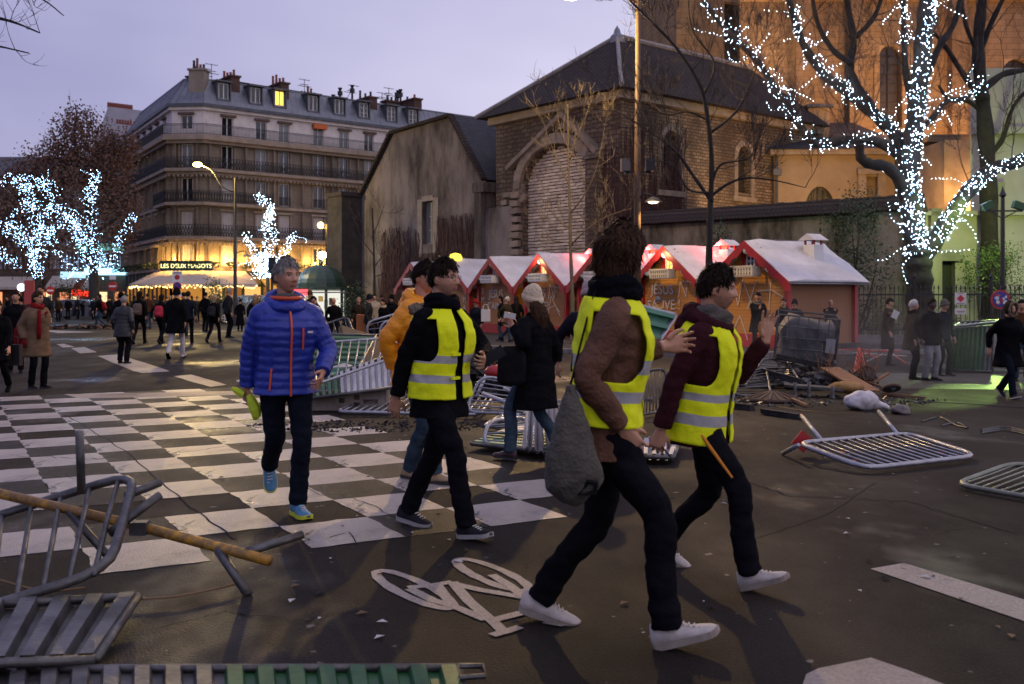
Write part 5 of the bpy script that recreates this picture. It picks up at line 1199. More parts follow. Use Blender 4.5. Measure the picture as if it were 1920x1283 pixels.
# evergreen shrubs by the garden wall and in front of the yellow wall
ever = mk('evergreen_leaves', (.012, .030, .010), (.035, .070, .018), 3, .5)
ever2 = mk('shrub_leaves', (.030, .060, .014), (.065, .11, .025), 3, .5)  # lighter, yellower green than the evergreen leaves
def shrub(name, label, u, vb, Y, blobs, n, size, mat, cat='shrub'):
 b = P(u, vb, Y); b.z = 0; t = thing(name, label, cat, b); st_ = MB()
 for k in range(5):
  q = blobs[k % len(blobs)]; e = P(q[0] + tr.uniform(-10, 10), q[1], Y) - b; st_.tube(smooth_line([(0, 0, 0), e * .5 + rv(.15), e]), [.05 - .004 * i for i in range(9)], 5)
 st_.build('stem', bark, t); mb = MB()
 for (uu, vv, ru, rv_, fr) in blobs: leaves(mb, P(uu, vv, Y) - b, (ru * Y / F, ru * Y / F, rv_ * Y / F), int(n * fr), size)
 mb.build('foliage', mat, t, kind='stuff'); return t
shrub('evergreen_tree', 'loose dark evergreen tree between the end chalet and the big plane trunk', 1600, 650, 32.8, [(1600, 440, 55, 70, .4), (1570, 500, 40, 50, .2), (1640, 500, 45, 50, .2), (1610, 380, 28, 40, .12), (1625, 560, 40, 50, .15)], 2900, .085, ever, 'tree')
shrub('holly_shrub', 'yellow green shrub below the lamp before the yellow wall', 1850, 650, 35, [(1850, 500, 45, 40, .4), (1890, 490, 40, 35, .3), (1830, 540, 45, 30, .2), (1900, 540, 40, 30, .2)], 2300, .075, ever2)
shrub('laurel_hedge', 'dark low hedge behind the railing at the foot of the plane tree', 1640, 655, 33.0, [(1610, 610, 30, 35, .3), (1660, 615, 40, 30, .3), (1760, 620, 40, 28, .3), (1820, 620, 40, 30, .2)], 2200, .08, ever)
shrub('potted_conifer', 'dark christmas tree with white baubles beside the newspaper kiosk', 668, 612, 47, [(668, 548, 14, 14, .2), (668, 565, 22, 14, .3), (668, 585, 30, 14, .5)], 1500, .09, ever, 'tree')
shrub('potted_conifer', 'round dark conifer standing before the cafe awning', 405, 600, 62, [(405, 540, 15, 18, .4), (405, 560, 18, 15, .4)], 900, .11, ever, 'tree')
shrub('cafe_hedge', 'dark clipped hedge under awnings left of the cafe', 150, 595, 92, [(120, 545, 20, 10, .4), (150, 548, 24, 10, .4), (220, 560, 20, 12, .3)], 1200, .16, ever)
shrub('wall_fern', 'wisp of dark foliage on top of the garden wall', 1345, 520, 38.5, [(1345, 445, 16, 28, 1)], 260, .09, ever)
# ---------------------------------------------------------------- street lamps, kiosk, signs, cars
pole_m = mk('dark_pole_paint', (.02, .02, .022), rough=.5)
wood_pole = mk('tall_brown_pole', (.11, .06, .03), (.17, .10, .05), 2, .6, stretch=(1, 1, .2))
sodium = (1, .60, .20)
b = P(1195, 650, 27.5); b.z = 0
t = thing('street_lamp', 'tall brown lamp pole beside the chapel with two floodlights and small lamp arm', 'street lamp', b)
q = MB(); q.tube([(0, 0, 0), (0, 0, 4.5), (.02, 0, 9.9)], [.11, .09, .065], 10); q.tube([(0, 0, 9.7), (-.7, 0, 10.15), (-1.75, -.2, 10.05)], [.05, .045, .04], 6); q.build('pole', wood_pole, t, smooth=True)
q = MB(); q.lathe([(.0, .16), (.22, .14), (.36, .02), (.3, -.04)], 14, (-1.85, -.2, 9.93)); q.build('lamp_head', pole_m, t)
q = MB(); q.ball((-1.85, -.2, 9.83), (.27, .27, .12), 12, 8); q.build('lamp_glass', emis('street_lamp_glass', (1, .86, .55), 30), t, smooth=True)
q = MB(); q.beam((-.36, 0, 5.0), (.36, 0, 5.0), .06, .06); q.build('crossbar', pole_m, t)
for s in (-1, 1):
 q = MB(); q.box((s * .34, -.05, 5.2), (.24, .26, .34)); q.box((s * .34, -.05, 4.99), (.05, .05, .1)); q.build('floodlight', mk('grey_lamp_housing', (.16, .14, .12), rough=.5) if s < 0 else pole_m, t)
q = MB(); q.tube(smooth_line([(0, 0, 4.1), (.12, -.05, 4.38), (.3, -.1, 4.4), (.4, -.1, 4.3)]), .022, 6); q.lathe([(.05, .12), (.2, .03), (.24, -.02)], 12, (.42, -.1, 4.2)); lo = q.build('lamp_arm', pole_m, t)
q = MB(); q.ball((.42, -.1, 4.19), (.15, .15, .06), 10, 6); q.build('lamp_glass', emis('small_lamp_glass', (1, .8, .45), 9), lo)
lamp('street_lamp_light', 'POINT', b + Vector((-1.85, -.2, 9.62)), 1900, (1, .66, .26), shadow_soft_size=.14)
lamp('street_lamp_light', 'SPOT', b + Vector((-1.85, -.25, 9.6)), 3300, (1, .62, .22), spot_size=R(92), spot_blend=.35, shadow_soft_size=.12, target=(1.2, 9.0, 0))
lamp('small_lamp_light', 'SPOT', b + Vector((.42, -.12, 4.1)), 260, (1, .7, .3), spot_size=R(130), spot_blend=.5, shadow_soft_size=.1, target=b + Vector((.5, -.4, 0)))
b = P(441, 600, 55); b.z = 0
t = thing('street_lamp', 'tall dark street lamp with long arm and glowing sodium head before the corner block', 'street lamp', b)
q = MB(); q.tube([(0, 0, 0), (0, 0, 5), (0, 0, 8.2)], [.12, .09, .06], 8); q.tube(smooth_line([(0, 0, 7.4), (-.7, 0, 7.7), (-1.3, 0, 8.6), (-2.05, 0, 8.95)]), .045, 6); q.tube(smooth_line([(0, 0, 4.0), (.5, 0, 4.15), (.62, 0, 3.95)]), .03, 5); q.lathe([(.05, .12), (.3, -.02)], 10, (.64, 0, 3.86)); q.build('pole', pole_m, t)
q = MB(); q.ball((-2.08, 0, 8.92), (.26, .2, .14), 12, 8); q.build('lamp_glass', emis('sodium_glass', (1, .75, .2), 18), t, smooth=True)
lamp('street_lamp_light', 'POINT', b + Vector((-2.08, -.1, 8.7)), 3600, (1, .7, .22), shadow_soft_size=.15)
b = P(612, 600, 72); b.z = 0
t = thing('street_lamp', 'twin globe lamp post glowing orange above the newspaper kiosk', 'street lamp', b)
q = MB(); q.tube([(0, 0, 0), (0, 0, 6.9)], [.1, .06], 8); q.beam((-.55, 0, 6.6), (.6, 0, 6.6), .07, .07); q.build('pole', pole_m, t)
for dx in (-.42, .6): q = MB(); q.ball((dx, 0, 6.82), .24, 12, 8); q.build('globe', emis('orange_globe', (1, .58, .16), 9), t, smooth=True); lamp('globe_light', 'POINT', b + Vector((dx, -.3, 6.8)), 300, (1, .55, .15), shadow_soft_size=.2)
b = P(604, 600, 64); b.z = 0
t = thing('floodlight_mast', 'mast with a bright white floodlight aimed over the newspaper kiosk', 'floodlight', b)
q = MB(); q.tube([(0, 0, 0), (0, 0, 4.2)], .06, 6); q.box((0, .1, 4.3), (.5, .2, .4)); q.build('pole', pole_m, t); q = MB(); q.ball((0, -.06, 4.3), (.28, .06, .22), 12, 8); q.build('lens', emis('white_flood', (1, .93, .8), 60), t, smooth=True)
lamp('floodlight_light', 'POINT', b + Vector((0, -.4, 4.3)), 900, (1, .85, .6), shadow_soft_size=.25)
for u, v, r in ((690 - 88, 471, .1), (622, 471, .1), (634, 483, .12), (648 - 20, 478, .08)):
 pass
b = P(1880, 650, 31.6); b.z = 0
t = thing('street_lamp', 'black lamp post by the railing carrying green floodlights on a crossbar', 'street lamp', b)
q = MB(); q.tube([(0, 0, 0), (0, 0, .9), (0, 0, 4.7)], [.12, .075, .06], 10); q.lathe([(.14, 0), (.12, .5), (.09, .6)], 10); q.beam((-.55, 0, 4.3), (.62, 0, 4.3), .05, .05); q.beam((-.4, 0, 4.3), (0, 0, 4.05), .03, .03); q.beam((.45, 0, 4.3), (0, 0, 4.05), .03, .03); q.lathe([(.04, 4.7), (.12, 4.8), (.05, 4.95), (0, 5.1)], 8); q.build('pole', pole_m, t)
for dx in (-.48, .52):
 Mr = Matrix.Rotation(R(-25 if dx < 0 else 20), 3, 'Y'); q = MB(); q.box((dx, .03, 4.47), (.34, .22, .22), Mr); ho = q.build('floodlight', mk('green_lamp_housing', (.02, .09, .03), rough=.4), t)
 q = MB(); q.box((dx + .03, .15, 4.47), (.26, .02, .16), Mr); q.build('lens', emis('yellow_green_lens', (.75, 1, .2), 8), ho)
flood(b + Vector((.52, .35, 4.5)), (18, 38.5, 3.6), 900, yg, 110); flood(b + Vector((-.5, .35, 4.5)), (12.2, 36.5, 3.0), 420, (.62, 1, .25), 95)
flood(b + Vector((.3, -.35, 4.5)), G(1790, 722), 3300, (.62, 1, .22), 7.5, .05, .3); flood(b + Vector((.4, -.35, 4.6)), G(1850, 1045), 420, (.6, 1, .2), 1.6, .05, .6)
b = P(510, 600, 33); b.z = 0
t = thing('traffic_signal', 'black traffic signal box seen from behind on a thin pole above the man in blue', 'traffic light', b)
q = MB(); q.tube([(0, 0, 0), (0, 0, 2.5)], .04, 8); q.build('pole', pole_m, t); q = MB(); q.box((0, 0, 2.62), (.22, .16, .54)); q.box((0, -.085, 2.62), (.18, .02, .5)); q.build('signal_head', mk('black_plastic', (.012, .012, .012), rough=.4), t)
# newspaper kiosk
b = P(602, 610, 56); b.z = 0
t = thing('newspaper_kiosk', 'green newspaper kiosk with ribbed dome roof and lit display windows', 'kiosk', b)
kg = mk('kiosk_green', (.02, .05, .035), (.03, .065, .045), 2, .4)
q = MB(); prof = [(1.45 * math.cos(a), 2.12 + 1.3 * math.sin(a)) for a in [math.pi / 2 * i / 8 for i in range(9)]]
q.lathe([(max(r, .02), z) for r, z in prof], 16); q.lathe([(.06, 3.4), (.12, 3.5), (0, 3.75)], 8); q.build('dome', kg, t, smooth=False)
q = MB(); q.lathe([(1.35, 0), (1.35, .5)], 8); q.lathe([(1.9, 2.0), (1.9, 2.12), (1.45, 2.14)], 8)
for k in range(8): a = 2 * math.pi * (k + .5) / 8; q.box((1.36 * math.cos(a), 1.36 * math.sin(a), 1.1), (.14, .14, 2.1))
q.build('cabinet', kg, t)
q = MB(); q.lathe([(1.28, .5), (1.28, 1.95)], 8); q.build('display_window', emis('kiosk_glow', (1, .98, .85), .9), t)
for k, (x_, z_, w_, h_, c_) in enumerate(((-.45, 1.45, .3, .4, (.5, .2, .1)), (-.1, 1.4, .25, .35, (.1, .2, .4)), (.22, 1.5, .26, .3, (.45, .4, .1)), (-.5, .85, .35, .45, (.1, .3, .2)), (0, .9, .4, .5, (.4, .08, .1)), (.5, 1.2, .2, .5, (.2, .2, .25)), (.75, 1.35, .2, .4, (.4, .3, .2)))):
 q = MB(); q.box((x_, -1.33 + abs(x_) * .3, z_), (w_, .02, h_)); q.build('magazine_cover', mk('cover' + str(k), c_, rough=.5), t)
q = MB(); q.box((-.9, -1.75, 1.85), (1.0, .1, .34)); q.build('red_sign', emis('kiosk_red', (1, .05, .06), 4), t)
q = MB(); q.beam((-2.6, -1.9, 1.82), (1.9, -2.2, 1.86), 1.2, .06); q.build('canopy', mk('kiosk_canopy', (.25, .27, .25), rough=.6), t)
lamp('kiosk_light', 'POINT', b + Vector((-.9, -2.2, 1.7)), 130, (1, .7, .6), shadow_soft_size=.2)
def sign_post(name, label, u, v, Y, plates):
 b = P(u, 600, Y); b.z = 0; t = thing(name, label, 'sign', b); zc = HC + (560 - v) * Y / F
 q = MB(); q.tube([(0, 0, 0), (0, 0, zc + .4)], .03, 6); q.build('post', pole_m, t)
 for kind, dz, s in plates:
  z = zc + dz; q = MB()
  if kind in ('noentry', 'blue', 'round'):
   q.loft([[Vector((s * math.cos(2 * math.pi * i / 24), y, z + s * math.sin(2 * math.pi * i / 24))) for i in range(24)] for y in (-.04, -.06)])
   po = q.build('plate', {'noentry': mk('sign_red', (.45, .02, .015), rough=.35), 'blue': mk('sign_red', (.45, .02, .015), rough=.35), 'round': mk('sign_red', (.45, .02, .015), rough=.35)}[kind], t)
   if kind == 'noentry': q = MB(); q.box((0, -.066, z), (s * 1.5, .01, s * .36)); q.build('bar', mk('sign_white', (.75, .73, .72), rough=.4), po)
   else:
    q = MB(); q.loft([[Vector((s * .8 * math.cos(2 * math.pi * i / 24), y, z + s * .8 * math.sin(2 * math.pi * i / 24))) for i in range(24)] for y in (-.06, -.068)]); q.build('disc', mk('sign_blue', (.02, .04, .26), rough=.35), po)
    q = MB(); q.beam((-s * .5, -.074, z + s * .5), (s * .5, -.074, z - s * .5), .01, s * .2, up=(0, 0, 1))
    q.build('bar', mk('sign_red', (.45, .02, .015), rough=.35), po)
    if kind == 'round':
     for k in range(7):
      a = rnd.random() * 6; r_ = s * rnd.uniform(.2, .7); c_ = Vector((r_ * math.cos(a), -.08 - k * .001, z + r_ * math.sin(a))); w_ = s * rnd.uniform(.12, .28)
      q = MB(); q.prism([c_ + Vector((w_ * math.cos(j) * rnd.uniform(.6, 1.2), 0, w_ * math.sin(j) * rnd.uniform(.6, 1.2))) for j in (0, 1.1, 2.2, 3.3, 4.4, 5.4)], (0, .003, 0)); q.build('sticker', mk('sticker_white' + str(k % 3), [(.7, .68, .66), (.6, .62, .7), (.55, .08, .1)][k % 3], rough=.6), po)
  else:
   q.box((0, -.05, z), (s, .02, s * (1.1 if kind == 'panel' else .62))); po = q.build('plate', mk('sign_white', (.75, .73, .72), rough=.4), t)
   if kind == 'panel':
    q = MB(); q.loft([[Vector((s * .26 * math.cos(2 * math.pi * i / 20), y, z - s * .05 + s * .26 * math.sin(2 * math.pi * i / 20))) for i in range(20)] for y in (-.06, -.066)]); q.build('symbol', mk('sign_red', (.45, .02, .015), rough=.35), po)
    q = MB(); q.box((0, -.064, z + s * .38), (s * .7, .006, s * .1)); q.build('text_line', mk('sign_grey', (.12, .12, .13), rough=.6), po)
sign_post('no_entry_sign', 'round red no entry sign with white bar left of the cafe', 212, 537, 48, [('noentry', 0, .22), ('small', .42, .3)])
sign_post('parking_sign', 'white zone panel above round blue no parking sign before the cafe awning', 333, 520, 46, [('panel', .02, .46), ('blue', -.42, .2), ('small', -.78, .36)])
sign_post('no_parking_sign', 'round no parking sign covered in white and red stickers near the hooded youth', 1874, 562, 27, [('round', 0, .265)])
sign_post('no_entry_sign', 'small round red sign behind the woman in the red scarf', 95, 545, 60, [('noentry', 0, .25)])
n_ = thing('fence_notice', 'white square notice with a red diamond fixed to the iron railing', 'notice', P(1801, 560, 31.3)); q = MB(); q.box((0, 0, 0), (.36, .02, .38)); po = q.build('plate', mk('notice_white', (.62, .60, .58), rough=.6), n_)
q = MB(); q.prism([(-.12, -.016, 0), (0, -.016, .12), (.12, -.016, 0), (0, -.016, -.12)], (0, .004, 0)); q.build('diamond', mk('notice_red', (.5, .03, .04), rough=.6), po)
q = MB(); q.box((0, -.014, -.155), (.26, .004, .02)); q.box((0, -.014, .16), (.2, .004, .015)); q.build('text_line', mk('notice_grey', (.2, .1, .1), rough=.6), po)
n_ = thing('fence_notice', 'small blank-looking white notice just below the red diamond one', 'notice', P(1801, 584, 31.3)); q = MB(); q.box((0, 0, 0), (.36, .02, .19)); po = q.build('plate', mk('notice_white', (.62, .60, .58), rough=.6), n_); q = MB(); q.box((0, -.014, 0), (.26, .004, .025)); q.box((0, -.014, -.045), (.2, .004, .012)); q.build('text_line', mk('notice_grey', (.2, .1, .1), rough=.6), po)
n_ = thing('poster_panel', 'red street poster panel glimpsed behind the crowd on the left', 'poster', P(55, 560, 62)); n_.location.z = 0; q = MB(); q.box((0, 0, 1.9), (.62, .08, 1.5)); q.build('panel', mk('poster_red', (.32, .05, .05), rough=.5), n_); q = MB(); q.box((0, 0, .6), (.1, .08, 1.2)); q.build('leg', pole_m, n_)
n_ = thing('globe_light', 'small round white lit lamp on a post at the far left', 'street lamp', P(40, 560, 70)); n_.location.z = 0; q = MB(); q.tube([(0, 0, 0), (0, 0, 2.1)], .04, 6); q.build('post', pole_m, n_); q = MB(); q.ball((0, 0, 2.3), .28, 10, 7); q.build('globe', emis('blue_white_globe', (.75, .88, 1), 3), n_, smooth=True)
# cars
def car(name, label, loc, rz, paint_m, L=4.75, W=1.8, Ht=1.45, van=False):
 t = thing(name, label, 'car', loc, rz)
 pr = [(-.5, .34), (-.497, .6), (-.46, .68), (-.40, .70), (-.25, 1.0), (0.0, 1.0), (.13, .98), (.27, .72), (.42, .66), (.485, .55), (.5, .36)] if not van else [(-.5, .25), (-.5, .95), (-.46, 1.0), (.15, 1.0), (.32, .66), (.46, .55), (.5, .4), (.5, .25)]
 def w_at(z): return W / 2 * (1 - .22 * max(0, (z - .62)) / .38)
 q = MB(); rings = []
 top = [(x * L, z * Ht) for x, z in pr]
 xs = [a for a, _ in top]
 n_ = len(top); vs = []
 for s in (-1, 1):
  for x, z in top: vs.append((x, s * w_at(z / Ht) * (.93 if abs(x) > .48 * L else 1), z))
 for s in (-1, 1):
  for x, z in top: vs.append((x * .985, s * W / 2 * .97, .2))
 fs = [(i, i + 1, n_ + i + 1, n_ + i) for i in range(n_ - 1)]
 for s in (0, 1): fs += [(s * n_ + i, 2 * n_ + s * n_ + i, 2 * n_ + s * n_ + i + 1, s * n_ + i + 1) for i in range(n_ - 1)]
 fs += [(0, n_, 3 * n_, 2 * n_), (n_ - 1, 3 * n_ - 1, 4 * n_ - 1, 2 * n_ - 1)] + [(2 * n_ + i, 3 * n_ + i, 3 * n_ + i + 1, 2 * n_ + i + 1) for i in range(n_ - 1)]
 q.add(vs, fs); body = q.build('body', paint_m, t)
 bv = body.modifiers.new('soften', 'BEVEL'); bv.width = .06; bv.segments = 2
 gl = MB()
 for s in (-1, 1):
  y = lambda z: s * (w_at(z) + .012)
  gl.add([(-.33 * L, y(.72), .72 * Ht), (-.03 * L, y(.72), .72 * Ht), (-.03 * L, y(.95), .95 * Ht), (-.22 * L, y(.95), .95 * Ht)], [(0, 1, 2, 3)]); gl.add([(-.01 * L, y(.72), .72 * Ht), (.235 * L, y(.72), .72 * Ht), (.12 * L, y(.95), .95 * Ht), (-.01 * L, y(.95), .95 * Ht)], [(0, 1, 2, 3)])
 gl.add([(.145 * L, -.6, .975 * Ht), (.145 * L, .6, .975 * Ht), (.272 * L, .72, .745 * Ht), (.272 * L, -.72, .745 * Ht)], [(0, 1, 2, 3)]); gl.build('window', mk('car_glass', (.01, .011, .013), rough=.05, spec=.9), t)
 tr_ = MB()
 for s in (-1, 1):
  y = s * (w_at(.72) + .02); tr_.tube(smooth_line([(-.34 * L, y, .71 * Ht), (-.22 * L, s * (w_at(.96) + .02), .965 * Ht), (.1 * L, s * (w_at(.96) + .02), .965 * Ht), (.25 * L, y, .71 * Ht)], 5), .015, 4)
 tr_.build('window_trim', mk('chrome', (.7, .7, .72), rough=.15, metal=1), t)
 for x in (-.29 * L, .31 * L):
  for s in (-1, 1):
   w = MB(); w.loft([[Vector((.33 * r * math.cos(2 * math.pi * i / 20), yy, .33 * r * math.sin(2 * math.pi * i / 20))) for i in range(20)] for yy, r in ((-.11, .9), (-.08, 1), (.08, 1), (.11, .9))]); wo = link('wheel', w.mesh('tyre', mk('tyre_rubber', (.012, .012, .012), rough=.8)), t, loc=(x, s * (W / 2 - .09), .33))
   r = MB()
   for k in range(5): a = 2 * math.pi * k / 5; r.beam((0, s * .115, 0), (.22 * math.cos(a), s * .115, .22 * math.sin(a)), .06, .02, up=(0, 1, 0))
   r.tube([(.22 * math.cos(2 * math.pi * i / 16), s * .115, .22 * math.sin(2 * math.pi * i / 16)) for i in range(16)], .02, 5, closed=True); r.build('rim', mk('alloy_rim', (.5, .5, .52), rough=.3, metal=.9), wo)
 for s in (-1, 1):
  q = MB(); q.ball((-.49 * L, s * .68, .6 * Ht), (.06, .16, .07), 8, 5); q.build('tail_light', emis('tail_light', (1, .12, .03), 4), t); q = MB(); q.ball((.485 * L, s * .66, .5 * Ht), (.07, .18, .07), 8, 5); q.build('headlight', emis('headlight', (1, .93, .75), 5), t)
  q = MB(); q.box((.2 * L, s * (W / 2 + .08), .68 * Ht), (.12, .18, .12)); q.build('wing_mirror', paint_m, t); q = MB(); q.box((-.02 * L, s * (W / 2 + .01), .6 * Ht), (.16, .02, .03)); q.build('door_handle', paint_m, t)
 return t
c_ = P(152, 597, 74); c_.z = 0
car('parked_car', 'black saloon car with chrome window line crossing behind the crowd', c_, R(2), mk('black_car_paint', (.008, .009, .013), rough=.12, spec=.8))
c_ = P(462, 640, 61); c_.z = 0
car('parked_car', 'grey car with a pale windscreen half hidden behind the coated onlookers', c_, R(200), mk('grey_car_paint', (.045, .05, .065), rough=.2, metal=.4), 4.2, 1.75, 1.72)
# ---------------------------------------------------------------- people
def remesh(mb, voxel, smooth=2, disp=None, mats=(), name='m', keep_mi=False):
 me = mb.mesh('tmp', mats[0]); ob = bpy.data.objects.new('tmp', me); COL.objects.link(ob)
 md = ob.modifiers.new('r', 'REMESH'); md.mode = 'VOXEL'; md.voxel_size = voxel; md.use_smooth_shade = True
 if smooth: sm = ob.modifiers.new('s', 'SMOOTH'); sm.factor = .5; sm.iterations = smooth
 dg = bpy.context.evaluated_depsgraph_get(); dg.update()
 out = bpy.data.meshes.new_from_object(ob.evaluated_get(dg)); bpy.data.objects.remove(ob); bpy.data.meshes.remove(me)
 out.name = name; out.materials.clear()
 for m in mats: out.materials.append(m)
 if disp is not None:
  n_ = len(out.vertices); co = np.empty(n_ * 3); out.vertices.foreach_get('co', co); co = co.reshape(-1, 3)
  no = np.empty(n_ * 3); out.vertices.foreach_get('normal', no); no = no.reshape(-1, 3)
  d = np.array([disp(Vector(c)) for c in co]); co += no * d[:, None]; out.vertices.foreach_set('co', co.ravel())
 out.polygons.foreach_set('use_smooth', [True] * len(out.polygons)); out.update(); return out
def ik(a, c, l1, l2, pole):
 a, c = Vector(a), Vector(c); d = c - a; L = d.length
 if L > (l1 + l2) * .995: d *= (l1 + l2) * .995 / L; c = a + d; L = d.length
 x = (l1 * l1 - l2 * l2 + L * L) / (2 * L); h = math.sqrt(max(0, l1 * l1 - x * x)); n = d.normalized()
 p = Vector(pole); p = (p - n * p.dot(n))
 if p.length < 1e-5: p = n.orthogonal()
 return a + n * x + p.normalized() * h, c
def head_pts(nu, nv, s, wide=1.0):
 """grid of a human head, local: +y face, z up, centre at eye height"""
 rows = []
 for i in range(nv + 1):
  th = math.pi * i / nv; row = []
  for j in range(nu):
   a = 2 * math.pi * j / nu; dx, dy, dz = math.sin(th) * math.sin(a), math.sin(th) * math.cos(a), math.cos(th)
   z = .118 * dz; lo = max(0, -dz)
   wx = .076 * wide * (1 - .30 * lo ** 1.5 - .06 * max(0, dz) ** 3); wy = .098 * (1 - .10 * max(0, dz) ** 2)
   x = wx * dx; y = wy * dy
   if dy > 0: y *= .94 + .04 * lo
   else: y *= 1.0 - .42 * lo ** 1.2
   if dy > 0: y += .012 * lo
   if dy > .05:
    g = lambda c, w: math.exp(-((c / w) ** 2)); f = min(1, dy * 2.2)
    ax = abs(x)
    up = min(1, max(0, (.030 - z) / .06)) if z > -.032 else max(0, 1 - (-.032 - z) / .012)
    y += f * .027 * up * g(x, .009 + .007 * min(1, max(0, (.02 - z) / .05)))
    y -= f * .012 * g(ax - .031, .015) * g(z - .004, .012)
    y += f * .006 * g(z - .027, .008) * g(ax - .022, .026)
    y += f * .007 * g(z + .060, .006) * g(x, .019) + f * .007 * g(z + .073, .007) * g(x, .017) - f * .003 * g(z + .066, .003) * g(x, .02)
    y += f * .010 * g(z + .098, .013) * g(x, .020); y -= f * .004 * g(z + .083, .006) * g(x, .022)
    y += f * .004 * g(ax - .042, .016) * g(z + .025, .02)
   row.append(Vector((x, y, z)) * s)
  rows.append(row)
 return rows
def add_grid(mb, rows, mi=0, keep=None):
 n = len(rows[0]); b = len(mb.v); mb.v.extend(tuple(p) for r in rows for p in r)
 for i in range(len(rows) - 1):
  for j in range(n):
   if keep is None or keep(i, j, (j + 1) % n): mb.f.append((b + i * n + j, b + (i + 1) * n + j, b + (i + 1) * n + (j + 1) % n, b + i * n + (j + 1) % n)); mb.m.append(mi)
SKIN = {'fair': mk('fair_skin', (.46, .225, .13), (.54, .28, .17), 18, .5), 'ruddy': mk('ruddy_skin', (.44, .20, .115), (.50, .24, .15), 18, .5), 'dark': mk('dark_skin', (.06, .032, .022), (.08, .045, .03), 18, .45)}
brow_m = mk('eyebrow_hair', (.035, .022, .016), rough=.8); eye_m = mk('eye_dark', (.03, .02, .018), rough=.25); lip_m = mk('lips', (.30, .11, .09), (.34, .13, .11), 30, .45); stub_m = mk('stubble_skin', (.36, .18, .11), (.45, .235, .15), 60, .6)
eyew_m = mk('eye_white', (.30, .25, .23), rough=.3)
HAIR = {'grey': mk('grey_hair', (.17, .155, .14), (.32, .30, .27), 40, .7, bump=.6, bscale=70, stretch=(1, 1, .3), spec=.05), 'dark': mk('dark_brown_hair', (.010, .007, .005), (.028, .018, .012), 40, .55, bump=.6, bscale=70, stretch=(1, 1, .3), spec=.05),
  'brown': mk('brown_hair', (.028, .014, .008), (.065, .034, .018), 40, .55, bump=.6, bscale=70, stretch=(1, 1, .3), spec=.05), 'blond': mk('blond_hair', (.25, .15, .07), (.38, .25, .13), 40, .6, bump=.6, bscale=70), 'white': mk('white_hair', (.42, .40, .37), (.55, .53, .5), 40, .7, bump=.6, bscale=70)}
def cloth(name, c, c2=None, rough=.85, bump=.25, sc_=9):
 return mk(name, c, c2 or tuple(min(1, x * 1.35 + .002) for x in c), sc_, rough, bump=bump, bscale=90, spec=.03)
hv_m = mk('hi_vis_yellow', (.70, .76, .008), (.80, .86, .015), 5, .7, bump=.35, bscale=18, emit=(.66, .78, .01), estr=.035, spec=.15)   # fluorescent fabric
refl_m = mk('reflective_band', (.34, .33, .33), (.42, .41, .40), 8, .45, bump=.1, bscale=60)
def mat4(o, x, y, z): return Matrix(((x.x, y.x, z.x, o.x), (x.y, y.y, z.y, o.y), (x.z, y.z, z.z, o.z), (0, 0, 0, 1)))
def hand(mb, wrist, ydir, thumb, side, s, curl=.35, detail=6, spread=1.0):
 y = Vector(ydir).normalized(); x = Vector(thumb); x = (x - y * x.dot(y)).normalized(); palm = x.cross(y) * side;
 def W(a, b, c): return Vector(wrist) + (x * a + y * b + palm * c) * s
 rings = []
 for t, w, h in ((-.03, .027, .021), (.0, .029, .019), (.03, .040, .017), (.06, .044, .015), (.088, .043, .012)):
  rings.append([W(w * math.cos(2 * math.pi * k / 8), t, h * math.sin(2 * math.pi * k / 8)) for k in range(8)])
 mb.loft(rings)
 for bx, L, ci in ((.034, .072, .8), (.0115, .082, .95), (-.0115, .076, 1.05), (-.034, .058, 1.2)):
  a = 0; p = Vector((bx, .080, 0)); pts = [W(bx * .8, .055, 0), W(*p)]
  for k, f in enumerate((.45, .32, .23)):
   a += curl * ci * (1.0, 1.15, .8)[k]; p = p + Vector((bx * .12 * spread, math.cos(a) * L * f, math.sin(a) * L * f)); pts.append(W(*p))
  mb.tube(pts, [.0098 * s, .0094 * s, .0088 * s, .0080 * s, .0062 * s], detail)
 p = Vector((.030, .012, .006)); pts = [W(*p)]
 for k, (dx, dy, dz) in enumerate(((.017, .022, .006), (.013, .026, .012), (.004, .024, .014))): p = p + Vector((dx, dy, dz)); pts.append(W(*p))
 mb.tube(pts, [.0135 * s, .0125 * s, .0105 * s, .0075 * s], detail)
TORSO = [(-.16, .178, .128, .0), (-.08, .182, .132, -.004), (0.0, .178, .132, -.004), (.10, .166, .122, .0), (.20, .168, .122, .006), (.30, .182, .130, .012), (.38, .190, .130, .010), (.44, .180, .114, .0), (.49, .135, .088, -.012), (.525, .085, .072, -.014), (.56, .066, .066, -.008)]
def tsec(z):
 for a, b in zip(TORSO, TORSO[1:]):
  if z <= b[0]: t = max(0, (z - a[0]) / (b[0] - a[0])); return [a[i] + (b[i] - a[i]) * t for i in range(1, 4)]
 return list(TORSO[-1][1:])
_pn = 0
